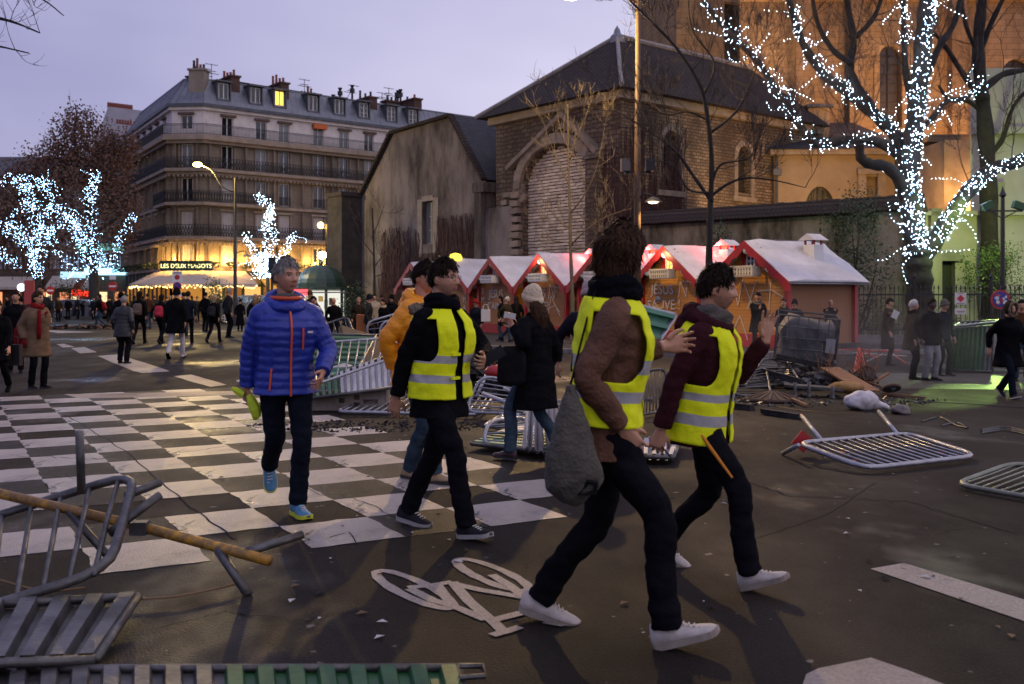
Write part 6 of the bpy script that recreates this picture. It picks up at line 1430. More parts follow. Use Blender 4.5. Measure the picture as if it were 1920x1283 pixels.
def person(label, loc, heading, H=1.75, hero=False, group=None, name='person', pose='stand', lean=4, side=0, twist=0, hz=None, pelvis=(0, 0), feet=None, hands=None, elbow=None, head=(0, 0, 0),
  skin='fair', hair='dark', hstyle='short', hat=None, hatc=None, top=None, bulk=1.0, hem=-.10, quilt=0, trousers=None, shoe=None, sole=None, vest=False, hood=None, scarf=None, gloves=None, bald=False, beard=False,
  curl=(.35, .35), thumb=(None, None), handdir=(None, None), skirt=None, hstretch=1.0, backpack=None, phase=0, extra=None, legs_w=1.0, vox=None):
 global _pn; _pn += 1; pr = random.Random(_pn * 13)
 s = H / 1.78; th = R(heading); root = Vector((loc[0], loc[1], loc[2] if len(loc) > 2 else 0.0))
 Rz = Matrix.Rotation(th, 3, 'Z'); inv = Rz.transposed()
 toL = lambda w: inv @ (Vector(w) - root)
 vx = vox or (.0065 if hero else .017)
 # ---- skeleton
 if feet is None:
  if pose == 'walk':
   f = .24 + .10 * pr.random();
   fl = (Vector((-.09, f, .085)) * s, 12), (Vector((.09, -f - .06, .15)) * s, -38)
   feet = (fl[0], fl[1]) if phase else ((Vector((-.09, -f - .06, .15)) * s, -38), (Vector((.09, f, .085)) * s, 12))
  else: feet = ((Vector((-.10, .02 + pr.uniform(-.04, .06), .082)) * s, 0), (Vector((.11, -.02 + pr.uniform(-.04, .06), .082)) * s, 0))
 else: feet = tuple((toL(f[0]) if f[0] is not None else None, *f[1:]) for f in feet)
 hz = (hz if hz is not None else (.905 if pose == 'walk' else .94)) * s
 pel = Vector((pelvis[0], pelvis[1], hz))
 Rt = Matrix.Rotation(R(twist), 3, 'Z') @ Matrix.Rotation(R(-lean), 3, 'X') @ Matrix.Rotation(R(side), 3, 'Y')
 T = lambda x, y, z: pel + Rt @ (Vector((x, y, z)) * s)
 bw = bulk
 sh = {-1: T(-.178, -.004, .455), 1: T(.178, -.004, .455)}
 neck, hc = T(0, -.012, .53), T(0, .012, .718)
 Rh = Rt @ Matrix.Rotation(R(head[0]), 3, 'Z') @ Matrix.Rotation(R(-head[1]), 3, 'X') @ Matrix.Rotation(R(head[2]), 3, 'Y')
 if hands is None:
  sw = .20 if pose == 'walk' else .03; sg = 1 if phase else -1
  hands = (T(-.27, sw * -sg * 1.0 + .04, -.045 + abs(sw) * .12), T(.27, sw * sg + .04, -.045 + abs(sw) * .12))
 else: hands = tuple(toL(h) if h is not None else T((-.27, .27)[i], .05, -.04) for i, h in enumerate(hands))
 arm = {}
 for i, sd in enumerate((-1, 1)):
  pole = (elbow[i] if elbow and elbow[i] else (sd * .45, -1, -.25)); pole = Rt @ Vector(pole)
  e, w = ik(sh[sd], hands[i], .285 * s, .262 * s, pole); arm[sd] = (sh[sd], e, w)
 leg = {}
 for i, sd in enumerate((-1, 1)):
  h = pel + Vector((sd * .092, 0, -.01)) * s; tgt = feet[i][0]
  fyaw = feet[i][2] if len(feet[i]) > 2 else sd * -6
  k, a = ik(h, tgt, .435 * s, .435 * s, Vector((sd * .06, 1, .1))); leg[sd] = (h, k, a, feet[i][1], fyaw)
 # ---- body: one continuous mesh
 mb = MB()
 hp = [[hc + Rh @ p for p in r] for r in head_pts(56 if hero else 24, 44 if hero else 18, s)]; add_grid(mb, hp)
 for sd in (-1, 1): mb.ball(hc + Rh @ Vector((sd * .077, -.012, -.008)) * s, Vector((.010, .020, .032)) * s, 8, 6, M=Rh @ Matrix.Rotation(R(-12), 3, 'X') @ Matrix.Rotation(R(sd * 18), 3, 'Z'))
 mb.tube([T(0, -.01, .46), neck, hc + Rh @ Vector((0, -.028, -.05)) * s], [.066 * s, .058 * s, .056 * s], 12)
 mb.tube([pel + Vector((0, 0, -.05)), T(0, 0, .2), T(0, 0, .40), T(0, -.01, .50)], [.10 * s, .09 * s, .10 * s, .06 * s], 10, flat=(1, .8))
 for sd in (-1, 1):
  a = arm[sd]; i = (sd + 1) // 2
  mb.tube([T(0, 0, .42), a[0], a[1], a[2]], [.05 * s, .045 * s, .038 * s, .027 * s], 8)
  hd = (a[2] - a[1]).normalized() if handdir[i] is None else (inv @ Vector(handdir[i])).normalized()
  tb = Vector((-sd * .35, 1, 0)) if thumb[i] is None else inv @ Vector(thumb[i])
  if abs(tb.normalized().dot(hd)) > .95: tb = Vector((-sd * 1.0, .2, .4))
  hand(mb, a[2] + hd * .012 * s, hd, tb, sd, s * 1.03, curl[i], 7 if hero else 5)
  l = leg[sd]; mb.tube([pel + Vector((0, 0, -.03)), l[0], l[1], l[2]], [.06 * s, .06 * s, .045 * s, .035 * s], 8)
 body = remesh(mb, vx * .85 if hero else vx, 1, None, (SKIN[skin], brow_m, eye_m, lip_m, stub_m, eyew_m, gloves or SKIN[skin]), 'person')
 n_ = len(body.polygons); ce = np.empty(n_ * 3); body.polygons.foreach_get('center', ce); ce = ce.reshape(-1, 3)
 lo = (ce - np.array(hc)) @ np.array(Rh) / s; x, y, z = np.abs(lo[:, 0]), lo[:, 1], lo[:, 2]; mi = np.zeros(n_, dtype=np.int32)
 if hero or H * 1 > 0:
  fr = (y > .045) & (np.abs(z) < .13) & (x < .08)
  if beard: mi[(y > -.01) & (z < -.038) & (z > -.125) & (x < .085) & ~((np.abs(z + .066) < .010) & (x < .022))] = 4 if beard == 1 else 1
  mi[fr & (x > .015) & (x < .045) & (z > .021 - (x - .03) * .1) & (z < .0265)] = 1
  if hero:
   mi[fr & (((x - .031) / .014) ** 2 + ((z - .005) / .0045) ** 2 < 1)] = 5; mi[fr & (((x - .031) / .007) ** 2 + ((z - .005) / .0060) ** 2 < 1)] = 2
  else: mi[fr & (((x - .031) / .013) ** 2 + ((z - .005) / .008) ** 2 < 1)] = 2
  mi[fr & (x < .023) & (z < -.056) & (z > -.076)] = 3
 if gloves:
  for sd in (-1, 1): mi[np.linalg.norm(ce - np.array(arm[sd][2]), axis=1) < .22 * s] = 6
 body.polygons.foreach_set('material_index', mi)
 P_ = link(name, body, None, label, 'person', group, loc=root, rot=(0, 0, th))
 # ---- trousers
 wr = lambda amp, f: (lambda p, o=pr.random() * 50: amp * (noise.noise(Vector((p.x * f, p.y * f + o, p.z * f * 1.9))) + .5 * noise.noise(Vector((p.x * f * 2.2, p.y * f * 2.2, p.z * f * 4 + o)))))
 tr_m = trousers or cloth('black_trousers', (.005, .005, .007)); mb = MB(); q = []
 for z_, w_, d_ in ((.06, .160, .118), (0.0, .170, .128), (-.06, .165, .13), (-.11, .12, .11)):
  q.append([pel + Vector((w_ * math.cos(2 * math.pi * k / 16), d_ * math.sin(2 * math.pi * k / 16), z_)) * s for k in range(16)])
 mb.loft(q)
 for sd in (-1, 1):
  h, k, a, pt, fy = leg[sd]; bend = (k - (h + a) / 2).normalized() if (k - (h + a) / 2).length > .03 else Vector((0, 1, 0))
  pts = smooth_line([h + Vector((0, 0, .02)), h.lerp(k, .5), k, k.lerp(a, .5) - bend * .012, a - (k - a).normalized() * .012 * s], 7)
  tt = np.linspace(0, 4, len(pts)); rs = np.interp(tt, [0, 1, 2, 3, 4], [.096, .086, .067, .063, .064]) * s * legs_w
  rs = rs * (1 + .05 * np.sin(tt * 17 + _pn) * (np.exp(-((tt - 3.75) / .3) ** 2) + .5 * np.exp(-((tt - 2) / .3) ** 2)))
  mb.tube(pts, list(rs), 14)
 link('trousers', remesh(mb, vx * 1.25, 3, wr(.010 if hero else .005, 7.5), (tr_m,), 'trousers'), P_)
 # ---- shoes
 for i, sd in enumerate((-1, 1)):
  h, k, a, pt, fy = leg[sd]; Mf = Matrix.Rotation(R(fy), 3, 'Z') @ Matrix.Rotation(R(pt), 3, 'X')
  up, so = [], []
  for yy, w_, zt, zb in ((-.082, .022, -.02, -.068), (-.07, .034, .02, -.078), (-.02, .040, .035, -.08), (.04, .041, .012, -.08), (.09, .046, -.022, -.08), (.135, .047, -.030, -.08), (.168, .042, -.037, -.079), (.187, .031, -.044, -.077), (.197, .017, -.054, -.072)):
   c = lambda dx, dz: a + Mf @ (Vector((dx - (sd * .006 if yy > .05 else 0), yy, dz)) * s)
   up.append([c(w_ * math.cos(t) * (1 if math.sin(t) < .3 else .82), (zt + zb) / 2 + (zt - zb) / 2 * math.sin(t)) for t in [2 * math.pi * j / 12 for j in range(12)]])
   so.append([c(w_ * 1.08 * x_, zb + dz_) for x_, dz_ in ((-1, .022), (1, .022), (1, -.004), (-1, -.004))])
  mb = MB(); mb.loft(up); so_ = mb.build('shoe', shoe or cloth('black_shoe', (.007, .0065, .0065), rough=.5), P_, smooth=True)
  mb = MB(); mb.loft(so); mb.build('sole', sole or mk('dark_sole', (.03, .03, .03), rough=.7), so_)
  if hero and shoe is not None:
   mb = MB()
   for q_ in range(5):
    yy = .045 + q_ * .02; mb.beam(a + Mf @ (Vector((-.020, yy, .001 - q_ * .0085)) * s), a + Mf @ (Vector((.020, yy + .006, .001 - q_ * .0085)) * s), .005, .006)
   mb.build('lace', mk('lace_white', (.55, .53, .5), rough=.8), so_)
 # ---- upper garment
 tp = top or cloth('black_coat', (.0045, .0045, .0055)); mb = MB(); rings = []
 z_ = hem; nz_r = 40 if quilt else 16; zt = .535
 for i in range(nz_r + 1):
  z_ = hem + (zt - hem) * i / nz_r; w_, d_, yo = tsec(z_)
  fl_ = max(0, (-.05 - z_)) * (.22 if skirt is None else skirt)
  qm = 1 + (.055 * (abs(math.sin(math.pi * z_ / quilt)) - .4) if quilt and z_ < .46 else 0)
  rg = []
  for k in range(24):
   a = 2 * math.pi * k / 24; cx_, sy_ = math.cos(a), math.sin(a); e_ = .82
   px = math.copysign(abs(cx_) ** e_, cx_) * (w_ * bw + fl_) * qm; py = math.copysign(abs(sy_) ** e_, sy_) * (d_ * bw + fl_) * qm + yo
   if z_ < .02: p = pel + (Rt.lerp(Matrix.Identity(3), min(1, (.02 - z_) * 4)) if hasattr(Rt, 'lerp') else Rt) @ (Vector((px, py, z_)) * s)
   else: p = T(px, py, z_)
   rg.append(p)
  rings.append(rg)
 mb.loft(rings)
 for sd in (-1, 1):
  a = arm[sd]; bend = 0.0
  pts = smooth_line([T(sd * .10, -.002, .445), a[0] + Rt @ Vector((sd * -.02, 0, .0)) * s, a[0].lerp(a[1], .5), a[1], a[1].lerp(a[2], .55), a[2] - (a[2] - a[1]).normalized() * .012 * s], 9 if quilt else 5)
  rs = np.interp(np.linspace(0, 5, len(pts)), [0, 1, 2, 3, 4, 5], [.070, .074, .064, .056, .052, .046]) * s * (bw * .5 + .5) * (1.06 if quilt else 1)
  if quilt:
   L = 0; out = []
   for i, p in enumerate(pts):
    if i: L += (p - pts[i - 1]).length
    out.append(rs[i] * (1 + .10 * (abs(math.sin(math.pi * L / quilt)) - .4)))
   rs = out
  mb.tube(pts, list(rs), 14)
  if bw > 1.02 or not quilt: mb.ball(a[1], .056 * s * (bw * .5 + .5), 10, 7)
 # collar
 cr = .078 * s * (1.12 if bw > 1.05 else 1)
 mb.tube([T(0, -.014, .49), T(0, -.008, .545), T(0, 0.0, .575)], [cr * 1.25, cr, cr * .96], 16)
 link('jacket', remesh(mb, vx * (1.0 if quilt and hero else 1.25), 1 if quilt else 3, (wr(.009, 9) if not quilt else wr(.004, 14)) if hero else wr(.006, 8), (tp,), 'jacket'), P_)
 if hood:
  mb = MB(); pts = [T(.11 * math.cos(a), -.012 + .10 * math.sin(a), .535 + .035 * -math.sin(a)) for a in [2 * math.pi * k / 18 for k in range(18)]]
  mb.tube(pts, [(.042 + .022 * max(0, -math.sin(2 * math.pi * k / 18))) * s for k in range(18)], 8, closed=True); mb.ball(T(0, -.13, .48), Vector((.12, .07, .10)) * s, 10, 7)
  link('hood', remesh(mb, vx * 1.3, 2, wr(.006, 14), (hood,), 'hood'), P_)
 if scarf:
  mb = MB()
  for q_ in range(2): mb.tube([T(.088 * math.cos(a), -.004 + .085 * math.sin(a), .545 + q_ * .035 + .018 * math.sin(a * 2 + q_)) for a in [2 * math.pi * k / 18 for k in range(18)]], [.036 * s] * 18, 8, closed=True)
  link('scarf', remesh(mb, vx * 1.2, 1, wr(.008, 16), (scarf,), 'scarf'), P_)
 # ---- vest over the garment
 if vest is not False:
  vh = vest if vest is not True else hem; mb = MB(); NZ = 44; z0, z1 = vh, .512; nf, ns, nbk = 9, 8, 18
  zs_ = [z0 + (z1 - z0) * i / NZ for i in range(NZ + 1)]
  za, zb = .19, .455                                  # armhole bottom and top
  def brk(z_):
   gap = .09 + .30 * max(0, z_ - .30) + .10 * max(0, .1 - z_)
   if za < z_ < zb + .06: t = min(1, (z_ - za) / .10); q = math.sqrt(max(0, 1 - (1 - t) ** 2)); f_, k_ = .30 + .42 * q, .30 + .34 * q
   else: f_, k_ = .30, .30
   return gap, math.pi / 2 - f_, math.pi / 2 + k_      # measured from the front centre
  def vp(ang, z_):
   w_, d_, yo = tsec(z_); fl_ = max(0, (-.0 - z_)) * .10
   a = math.pi / 2 - ang; cx_, sy_ = math.cos(a), math.sin(a); e_ = .82
   n1 = noise.noise(Vector((ang * 1.6 + _pn * 7, z_ * 5, 1))); n2 = noise.noise(Vector((ang * 5 + z_ * 6, z_ * 17 - ang * 3, _pn)))
   o_ = .030 + .015 * n1 + .010 * n2 + .010 * max(0, .12 - z_)
   px = math.copysign(abs(cx_) ** e_, cx_) * (w_ * bw + fl_ + o_); py = math.copysign(abs(sy_) ** e_, sy_) * (d_ * bw + fl_ + o_) + yo
   return T(px, py, z_ + (.014 if z_ > .42 else 0) + .006 * n1)
  segs = [(0, 1, nf), (1, 2, ns), (2, 3, nbk), (3, 4, ns), (4, 5, nf)]
  for (s0, s1, cnt) in segs:
   for i in range(NZ):
    zc = (zs_[i] + zs_[i + 1]) / 2
    if cnt == ns and za < zc < zb: continue
    for k in range(cnt):
     q4 = []
     for (zz, kk) in ((zs_[i], k), (zs_[i], k + 1), (zs_[i + 1], k + 1), (zs_[i + 1], k)):
      g_, a1, a2 = brk(zz); L_ = [g_, a1, a2, 2 * math.pi - a2, 2 * math.pi - a1, 2 * math.pi - g_]
      q4.append(vp(L_[s0] + (L_[s1] - L_[s0]) * kk / cnt, zz))
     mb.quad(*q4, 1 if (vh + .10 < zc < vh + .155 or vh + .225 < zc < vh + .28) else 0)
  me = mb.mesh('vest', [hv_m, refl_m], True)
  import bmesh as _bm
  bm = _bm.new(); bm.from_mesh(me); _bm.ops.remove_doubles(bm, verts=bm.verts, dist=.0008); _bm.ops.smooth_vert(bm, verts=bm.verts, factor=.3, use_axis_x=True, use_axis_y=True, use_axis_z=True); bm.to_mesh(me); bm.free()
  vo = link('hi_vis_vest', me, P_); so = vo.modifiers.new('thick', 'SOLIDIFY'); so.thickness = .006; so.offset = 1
 # ---- hair and hats
 hm = HAIR[hair]
 def cap(offs, keepf, stretchz=1.0, name='hair', mat=None, rough_=.006):
  nu, nv = (64, 44) if hero else (26, 18); base = head_pts(nu, nv, 1.0); rows = []; kp = []
  for r in base:
   rr, kk = [], []
   for p in r:
    m_ = keepf(p); kk.append(m_ > 0)
    n_ = Vector((p.x / .006, p.y / .0095, p.z / .0139)).normalized(); o_ = offs * min(1, max(0, m_)) * (1 + .5 * noise.noise(Vector((p.x * 45, p.y * 45, p.z * 18 + _pn)))) + (rough_ * noise.noise(Vector((p.x * 120, p.y * 120, p.z * 40))) if m_ > 0 else 0) - (.004 if m_ <= 0 else 0)
    q_ = p + n_ * o_; rr.append(hc + Rh @ (q_ * s))
   rows.append(rr); kp.append(kk)
  mb = MB(); add_grid(mb, rows, 0, lambda i, j, j2: kp[i][j] or kp[i + 1][j] or kp[i][j2] or kp[i + 1][j2])
  if name == 'hair' and hero:                       # loose locks breaking up the outline
   ij = [(i, j) for i in range(1, nv - 1) for j in range(nu) if kp[i][j] and kp[i - 1][j]]
   for q in range(1100):
    i, j = pr.choice(ij); p = rows[i][j]; up_ = (p - rows[min(i + 2, nv)][j]); rad = (p - hc).normalized(); d = (-up_.normalized() * .9 + rad * pr.uniform(.05, .55) + Vector((pr.uniform(-.5, .5), pr.uniform(-.5, .5), pr.uniform(-.3, .3)))).normalized()
    L_ = pr.uniform(.018, .045) * s; w_ = d.cross(rad).normalized() * pr.uniform(.002, .005); m_ = p + d * L_ * .5 + rad * .003; e_ = p + d * L_ - rad * .004
    mb.add([p - w_ - rad * .004, p + w_ - rad * .004, m_ + w_, m_ - w_, e_], [(0, 1, 2, 3), (3, 2, 4)])
  return mb.build(name, mat or hm, P_, smooth=True)
 def k_short(p):
  line = .055 if p.y > .045 else (.055 + (.045 - p.y) * -1.15 if p.y > -.01 else -.01 - (abs(p.y) - .01) * .95)
  if p.y > .02 and abs(p.x) > .05: line = min(line, .02)
  return (p.z - line + .010 * noise.noise(Vector((p.x * 70, p.y * 70, p.z * 30 + _pn)))) / (.038 if p.y > .02 else .026)
 if hat in ('beanie', 'bobble'):
  pb = [(-.03, .088, .108), (.0, .090, .110), (.04, .090, .108), (.08, .082, .098), (.11, .066, .078), (.132, .044, .052), (.146, .018, .022), (.148, .004, .005)]
  mb = MB(); mb.loft([[hc + Rh @ (Vector((a_ * math.cos(t), b_ * math.sin(t) - .006 - max(0, z_ - .08) * .25, z_ + (.032 * math.sin(t)) * max(0, 1 - (z_ + .03) / .1) + .002 * noise.noise(Vector((math.cos(t) * 5, math.sin(t) * 5, z_ * 40 + _pn))))) * s) for t in [2 * math.pi * k / 28 for k in range(28)]] for z_, a_, b_ in pb]); mb.build('beanie', hatc, P_, smooth=True)
  mb = MB(); mb.loft([[hc + Rh @ (Vector((r_ * .090 * math.cos(a), r_ * .110 * math.sin(a) - .006, z_ + .032 * math.sin(a))) * s) for a in [2 * math.pi * k / 24 for k in range(24)]] for z_, r_ in ((-.036, .98), (-.036, 1.07), (-.01, 1.10), (.022, 1.07), (.026, .99))]);
  if hat == 'bobble': mb.ball(hc + Rh @ Vector((0, 0, .155)) * s, .034 * s, 10, 7)
  mb.build('beanie_rim', hatc, P_, smooth=True)
 elif hat == 'cap':
  cap(.014, lambda p: (p.z - .04) / .012, name='cap', mat=hatc, rough_=.001); mb = MB(); q = [hc + Rh @ (Vector((.075 * math.cos(a), .085 + .085 * math.sin(a), .045 - .012 * math.sin(a))) * s) for a in [math.pi * k / 10 for k in range(11)]]; mb.prism(q, Rh @ Vector((0, 0, .006))); mb.build('cap_brim', hatc, P_)
 elif hat == 'hood':
  cap(.030, lambda p: (.075 - p.y) / .02 if p.z > -.09 else (-.02 - p.y) / .02, name='hood', mat=hatc, rough_=.003)
  mb = MB(); mb.tube([hc + Rh @ (Vector((.098 * math.cos(a), .072 + .01 * math.sin(a), -.01 + .128 * math.sin(a))) * s) for a in [2 * math.pi * k / 22 for k in range(22)]], [(.024 + .006 * math.sin(k * 5)) * s for k in range(22)], 7, closed=True); mb.build('fur_trim', mk('fur_trim', (.12, .09, .06), (.22, .17, .11), 40, .95, bump=.8, bscale=80), P_, smooth=True)
 if hstyle == 'short' and not bald and hat is None: cap(.017 * hstretch, k_short)
 if hstyle == 'short' and hat in ('beanie', 'cap'): cap(.008, lambda p: min((p.z + .055) / .02, (.0 - p.y) / .02, (.045 - p.z) / .01 + .5))
 if hstyle in ('long', 'mid'):
  if hat is None: cap(.022, lambda p: max(k_short(p), (.0 - p.y) / .03 if p.z > -.1 else 0))
  Lh = .64 if hstyle == 'long' else .17; rings = []
  for i in range(12):
   t = i / 11; zt_ = .06 if hat is None else -.035; z_ = zt_ - t * (Lh + zt_); c0 = hc + Rh @ (Vector((0, -.035, z_ if z_ > -.12 else -.12)) * s); dn = min(0, z_ + .12)
   back = Vector((0, -.02 - .05 * min(1, max(0, -z_ - .08) / .1) * (1 if hstyle == 'long' else .3), 0)); c_ = c0 + Rt @ (back * s) + Vector((0, 0, dn * s))
   w_ = (.088 + .012 * math.sin(t * 6) + (.03 * t if hstyle == 'long' else 0)) * (1 if t < .7 else 1 - (t - .7) * 1.6); d_ = .068 * (1 - .35 * t)
   rings.append([c_ + (Rh if z_ > -.12 else Rt) @ (Vector((w_ * math.cos(a) * (1 + .08 * noise.noise(Vector((a * 3, t * 4, _pn)))), d_ * math.sin(a), 0)) * s) for a in [2 * math.pi * k / 18 for k in range(18)]])
  mb = MB(); mb.loft(rings)
  for q in range(900 if hero else 0):
   i = pr.randrange(1, 11); k_ = pr.randrange(18); p = rings[i][k_]; e_ = rings[min(11, i + pr.randint(1, 3))][(k_ + pr.randint(-1, 1)) % 18]; c_ = sum(rings[i], Vector()) / 18; o_ = (p - c_).normalized(); w_ = o_.cross(e_ - p); w_ = w_.normalized() * .004 if w_.length > 1e-6 else Vector((.004, 0, 0)); o1, o2 = o_ * pr.uniform(.0, .006), o_ * pr.uniform(-.002, .016)
   e2 = e_ + o2 + Vector((pr.uniform(-.01, .01), pr.uniform(-.01, .01), -pr.uniform(0, .03))); mb.add([p + o1 - w_, p + o1 + w_, e2], [(0, 1, 2)])
  mb.build('hair', hm, P_, smooth=True)
 if backpack:
  mb = MB(); rings = [[T(w_ * math.copysign(abs(math.cos(a)) ** .6, math.cos(a)), -.20 + d_ * math.copysign(abs(math.sin(a)) ** .6, math.sin(a)), z_) for a in [2 * math.pi * k / 16 for k in range(16)]] for z_, w_, d_ in ((.02, .12, .05), (.05, .15, .08), (.22, .155, .085), (.36, .14, .07), (.42, .09, .04))]
  mb.loft(rings); bp = mb.build('backpack', backpack, None, smooth=True); bp.location = root; bp.rotation_euler = (0, 0, th); tag(bp, None, 'backpack')
  mb = MB(); mb.loft([[T(w_ * math.cos(a), -.285 + .03 * math.sin(a), z_) for a in [2 * math.pi * k / 10 for k in range(10)]] for z_, w_ in ((.05, .10), (.19, .11))]); mb.build('pocket', backpack, bp, smooth=True)
  P_['bp'] = bp.name
 info = dict(o=P_, T=T, toW=lambda p: root + Rz @ Vector(p), hc=hc, Rh=Rh, arm=arm, leg=leg, s=s, root=root, Rz=Rz, Rt=Rt, bp=bpy.data.objects.get(P_.get('bp', '')) if backpack else None)
 if 'bp' in P_.keys(): del P_['bp']
 return info
blue = mk('blue_down_jacket', (.012, .026, .23), (.02, .042, .32), 6, .42, bump=.12, bscale=40, spec=.4)
orange = mk('orange_zip', (.60, .075, .02), rough=.5)
black_t = cloth('black_trousers', (.005, .005, .007)); navy_t = cloth('dark_navy_trousers', (.006, .008, .013)); jean = cloth('blue_jeans', (.022, .040, .062), (.05, .075, .10)); grey_t = cloth('washed_grey_jeans', (.16, .155, .16), (.26, .25, .26)); white_t = cloth('pale_leggings', (.42, .40, .40), (.55, .53, .52))
black_c = cloth('black_coat', (.0045, .0045, .0055)); yellow_c = mk('amber_puffer', (.80, .27, .004), (.88, .33, .008), 6, .5, bump=.15, bscale=40)
brown_j = mk('brown_suede_jacket', (.085, .032, .013), (.13, .052, .024), 7, .8, bump=.4, bscale=60); maroon = cloth('maroon_jacket', (.036, .010, .013), (.05, .015, .019)); grey_sc = cloth('grey_scarf', (.10, .085, .075), (.15, .13, .115), bump=.6)
white_sh = mk('white_trainer', (.42, .37, .32), (.56, .50, .45), 14, .6, bump=.2); white_so = mk('off_white_sole', (.22, .18, .145), (.32, .27, .22), 9, .7); blue_sh = mk('blue_trainer', (.05, .17, .30), (.08, .24, .40), 20, .6); yel_so = mk('yellow_sole', (.60, .62, .03), rough=.6)
# man in the blue down jacket, striding towards the camera
A = person('man with short grey hair in blue quilted down jacket with orange zip carrying yellow gloves', (-1.62, 7.12), 204, 1.82, True, None, lean=3, hz=.925, skin='ruddy', hair='grey', top=blue, bulk=1.15, hem=-.10, quilt=.058, trousers=navy_t, hood=blue,
  feet=((Vector((-1.50, 6.98, .085)), 2, 10), (Vector((-1.83, 7.52, .27)), -62)), hands=(P(604, 700, 6.93), P(463, 728, 7.15)), elbow=((-.6, -.7, 0), (.8, -.6, 0)), head=(20, -2, 0), curl=(.5, .75), shoe=blue_sh, sole=yel_so)
T = A['T']; o = A['o']; mb = MB(); mb.tube([T(.064 * math.cos(a), .004 + .066 * math.sin(a), .575 + .012 * math.sin(a)) for a in [2 * math.pi * k / 16 for k in range(16)]], [.020] * 16, 7, closed=True); mb.build('neck_tube', cloth('grey_neck_tube', (.09, .085, .08)), o, smooth=True)
def on_front(x, z, d=.012, bw=1.15):
 w_, d_, yo = tsec(z); w_ *= bw; d_ *= bw; c = max(-1, min(1, x / w_)); sy = (1 - abs(c) ** (1 / .82)) ** .82 if abs(c) < 1 else 0
 sy = (max(0, 1 - (abs(c)) ** (2 / .82))) ** (.82 / 2); return T(x, d_ * sy + yo + d, z)
def zipper(parent, pts, w, mat, name='zip'):
 mb = MB()
 for a, b in zip(pts, pts[1:]): mb.beam(a, b, w, .008, up=A['Rt'] @ Vector((0, 1, 0)))
 return mb.build(name, mat, parent)
zipper(o, [on_front(-.005, -.10 + .63 * i / 16, .016) for i in range(17)], .014, orange)
zipper(o, [on_front(-.085, .22 + .15 * i / 5, .016) for i in range(6)], .012, orange, 'chest_pocket_zip')
zipper(o, [on_front(.135 - .012 * i / 5, -.06 + .15 * i / 5, .014) for i in range(6)], .012, orange, 'hand_pocket_zip')
mb = MB(); mb.box((0, 0, 0), (.05, .004, .014)); lg = mb.build('chest_logo', mk('pale_logo', (.5, .5, .55), rough=.6), o); lg.location = on_front(-.135, .34, .02); lg.rotation_euler = (0, 0, R(35))
mb = MB(); q = [T(.10 * math.cos(a), -.01 + .088 * math.sin(a), .568) for a in [math.pi * (1.05 + k / 9.0 * -1.1) for k in range(10)]]; mb.tube(q, [.016 * A['s']] * 10, 6); mb.build('orange_lining', orange, o, smooth=True)
w = A['toW'](A['arm'][1][2]); mb = MB()
gl = [(0, 0, -.02), (.02, .0, -.06), (.045, .01, -.12), (.05, .02, -.17), (.03, .03, -.2)]
mb.tube([w + Vector((p[0] + .02, p[1] - .03, p[2] - .03)) for p in gl], [.02, .034, .044, .036, .012], 9); mb.tube([w + Vector(p) for p in ((-.02, -.02, -.05), (-.07, -.03, -.02), (-.10, -.04, .0))], [.028, .024, .01], 8)
me = mb.mesh('work_gloves', mk('glove_yellow', (.55, .70, .03), rough=.8)); link('work_glove', me, None, 'crumpled lime yellow work glove held in the right hand of the man in blue', 'glove')
# man in the amber puffer, half hidden
B = person('man with dark curly hair in amber yellow puffer jacket behind the bespectacled vest wearer', (-.78, 8.35), 240, 1.86, True, None, pose='walk', lean=4, hair='dark', hstretch=1.3, top=yellow_c, bulk=1.3, hem=-.14, quilt=.10, trousers=jean, hood=yellow_c, skin='ruddy',
  feet=((Vector((-.64, 8.18, .085)), 6), (Vector((-.86, 8.40, .085)), -2)), hands=(P(795, 690, 8.1), P(738, 690, 8.3)), elbow=((-.5, -1, 0), (.9, -.5, 0)), head=(-4, 0, 0), shoe=mk('tan_boot', (.30, .20, .10), (.38, .26, .14), 12, .6))
# man with glasses and hi-vis vest
C = person('man with dark hair and glasses in open yellow hi-vis vest over black fur-hooded coat', (-.47, 6.52), 233, 1.80, True, None, lean=2, hz=.915, hair='dark', hstretch=1.15, top=black_c, bulk=1.06, hem=-.17, trousers=black_t, vest=-.045, beard=1, skin='fair', scarf=cloth('black_scarf', (.004, .004, .006)),
  feet=((Vector((-.70, 6.72, .09)), -6), (Vector((-.285, 6.30, .09)), 10)), hands=(P(906, 672, 6.55), P(741, 752, 6.5)), elbow=((-.9, -.35, -.2), (.8, -.6, 0)), head=(8, -1, 0), curl=(.95, .35), thumb=(Vector((.2, -.5, .8)), None), sole=mk('pale_sole', (.35, .33, .31), rough=.7), shoe=cloth('black_trainer', (.02, .018, .022), rough=.6))
o = C['o']; hc, Rh, s = C['hc'], C['Rh'], C['s']
mb = MB()
for sd in (-1, 1):
 mb.tube([hc + Rh @ Vector((sd * .031 + .022 * math.cos(a), .098 - .01 * abs(math.cos(a) * .5 + sd * .5 * 0) , .003 + .016 * math.sin(a))) * s for a in [2 * math.pi * k / 14 for k in range(14)]], .0018, 5, closed=True); mb.tube([hc + Rh @ Vector((sd * .053, .093, .006)) * s, hc + Rh @ Vector((sd * .078, .03, .008)) * s, hc + Rh @ Vector((sd * .08, -.01, .0)) * s], .002, 5)
mb.tube([hc + Rh @ Vector((-.009, .104, .006)) * s, hc + Rh @ Vector((.009, .104, .006)) * s], .002, 4); mb.build('glasses', mk('glasses_frame', (.05, .045, .04), rough=.3), o)
fur = mk('fur_trim', (.12, .09, .06), (.22, .17, .11), 40, .95, bump=.8, bscale=80)
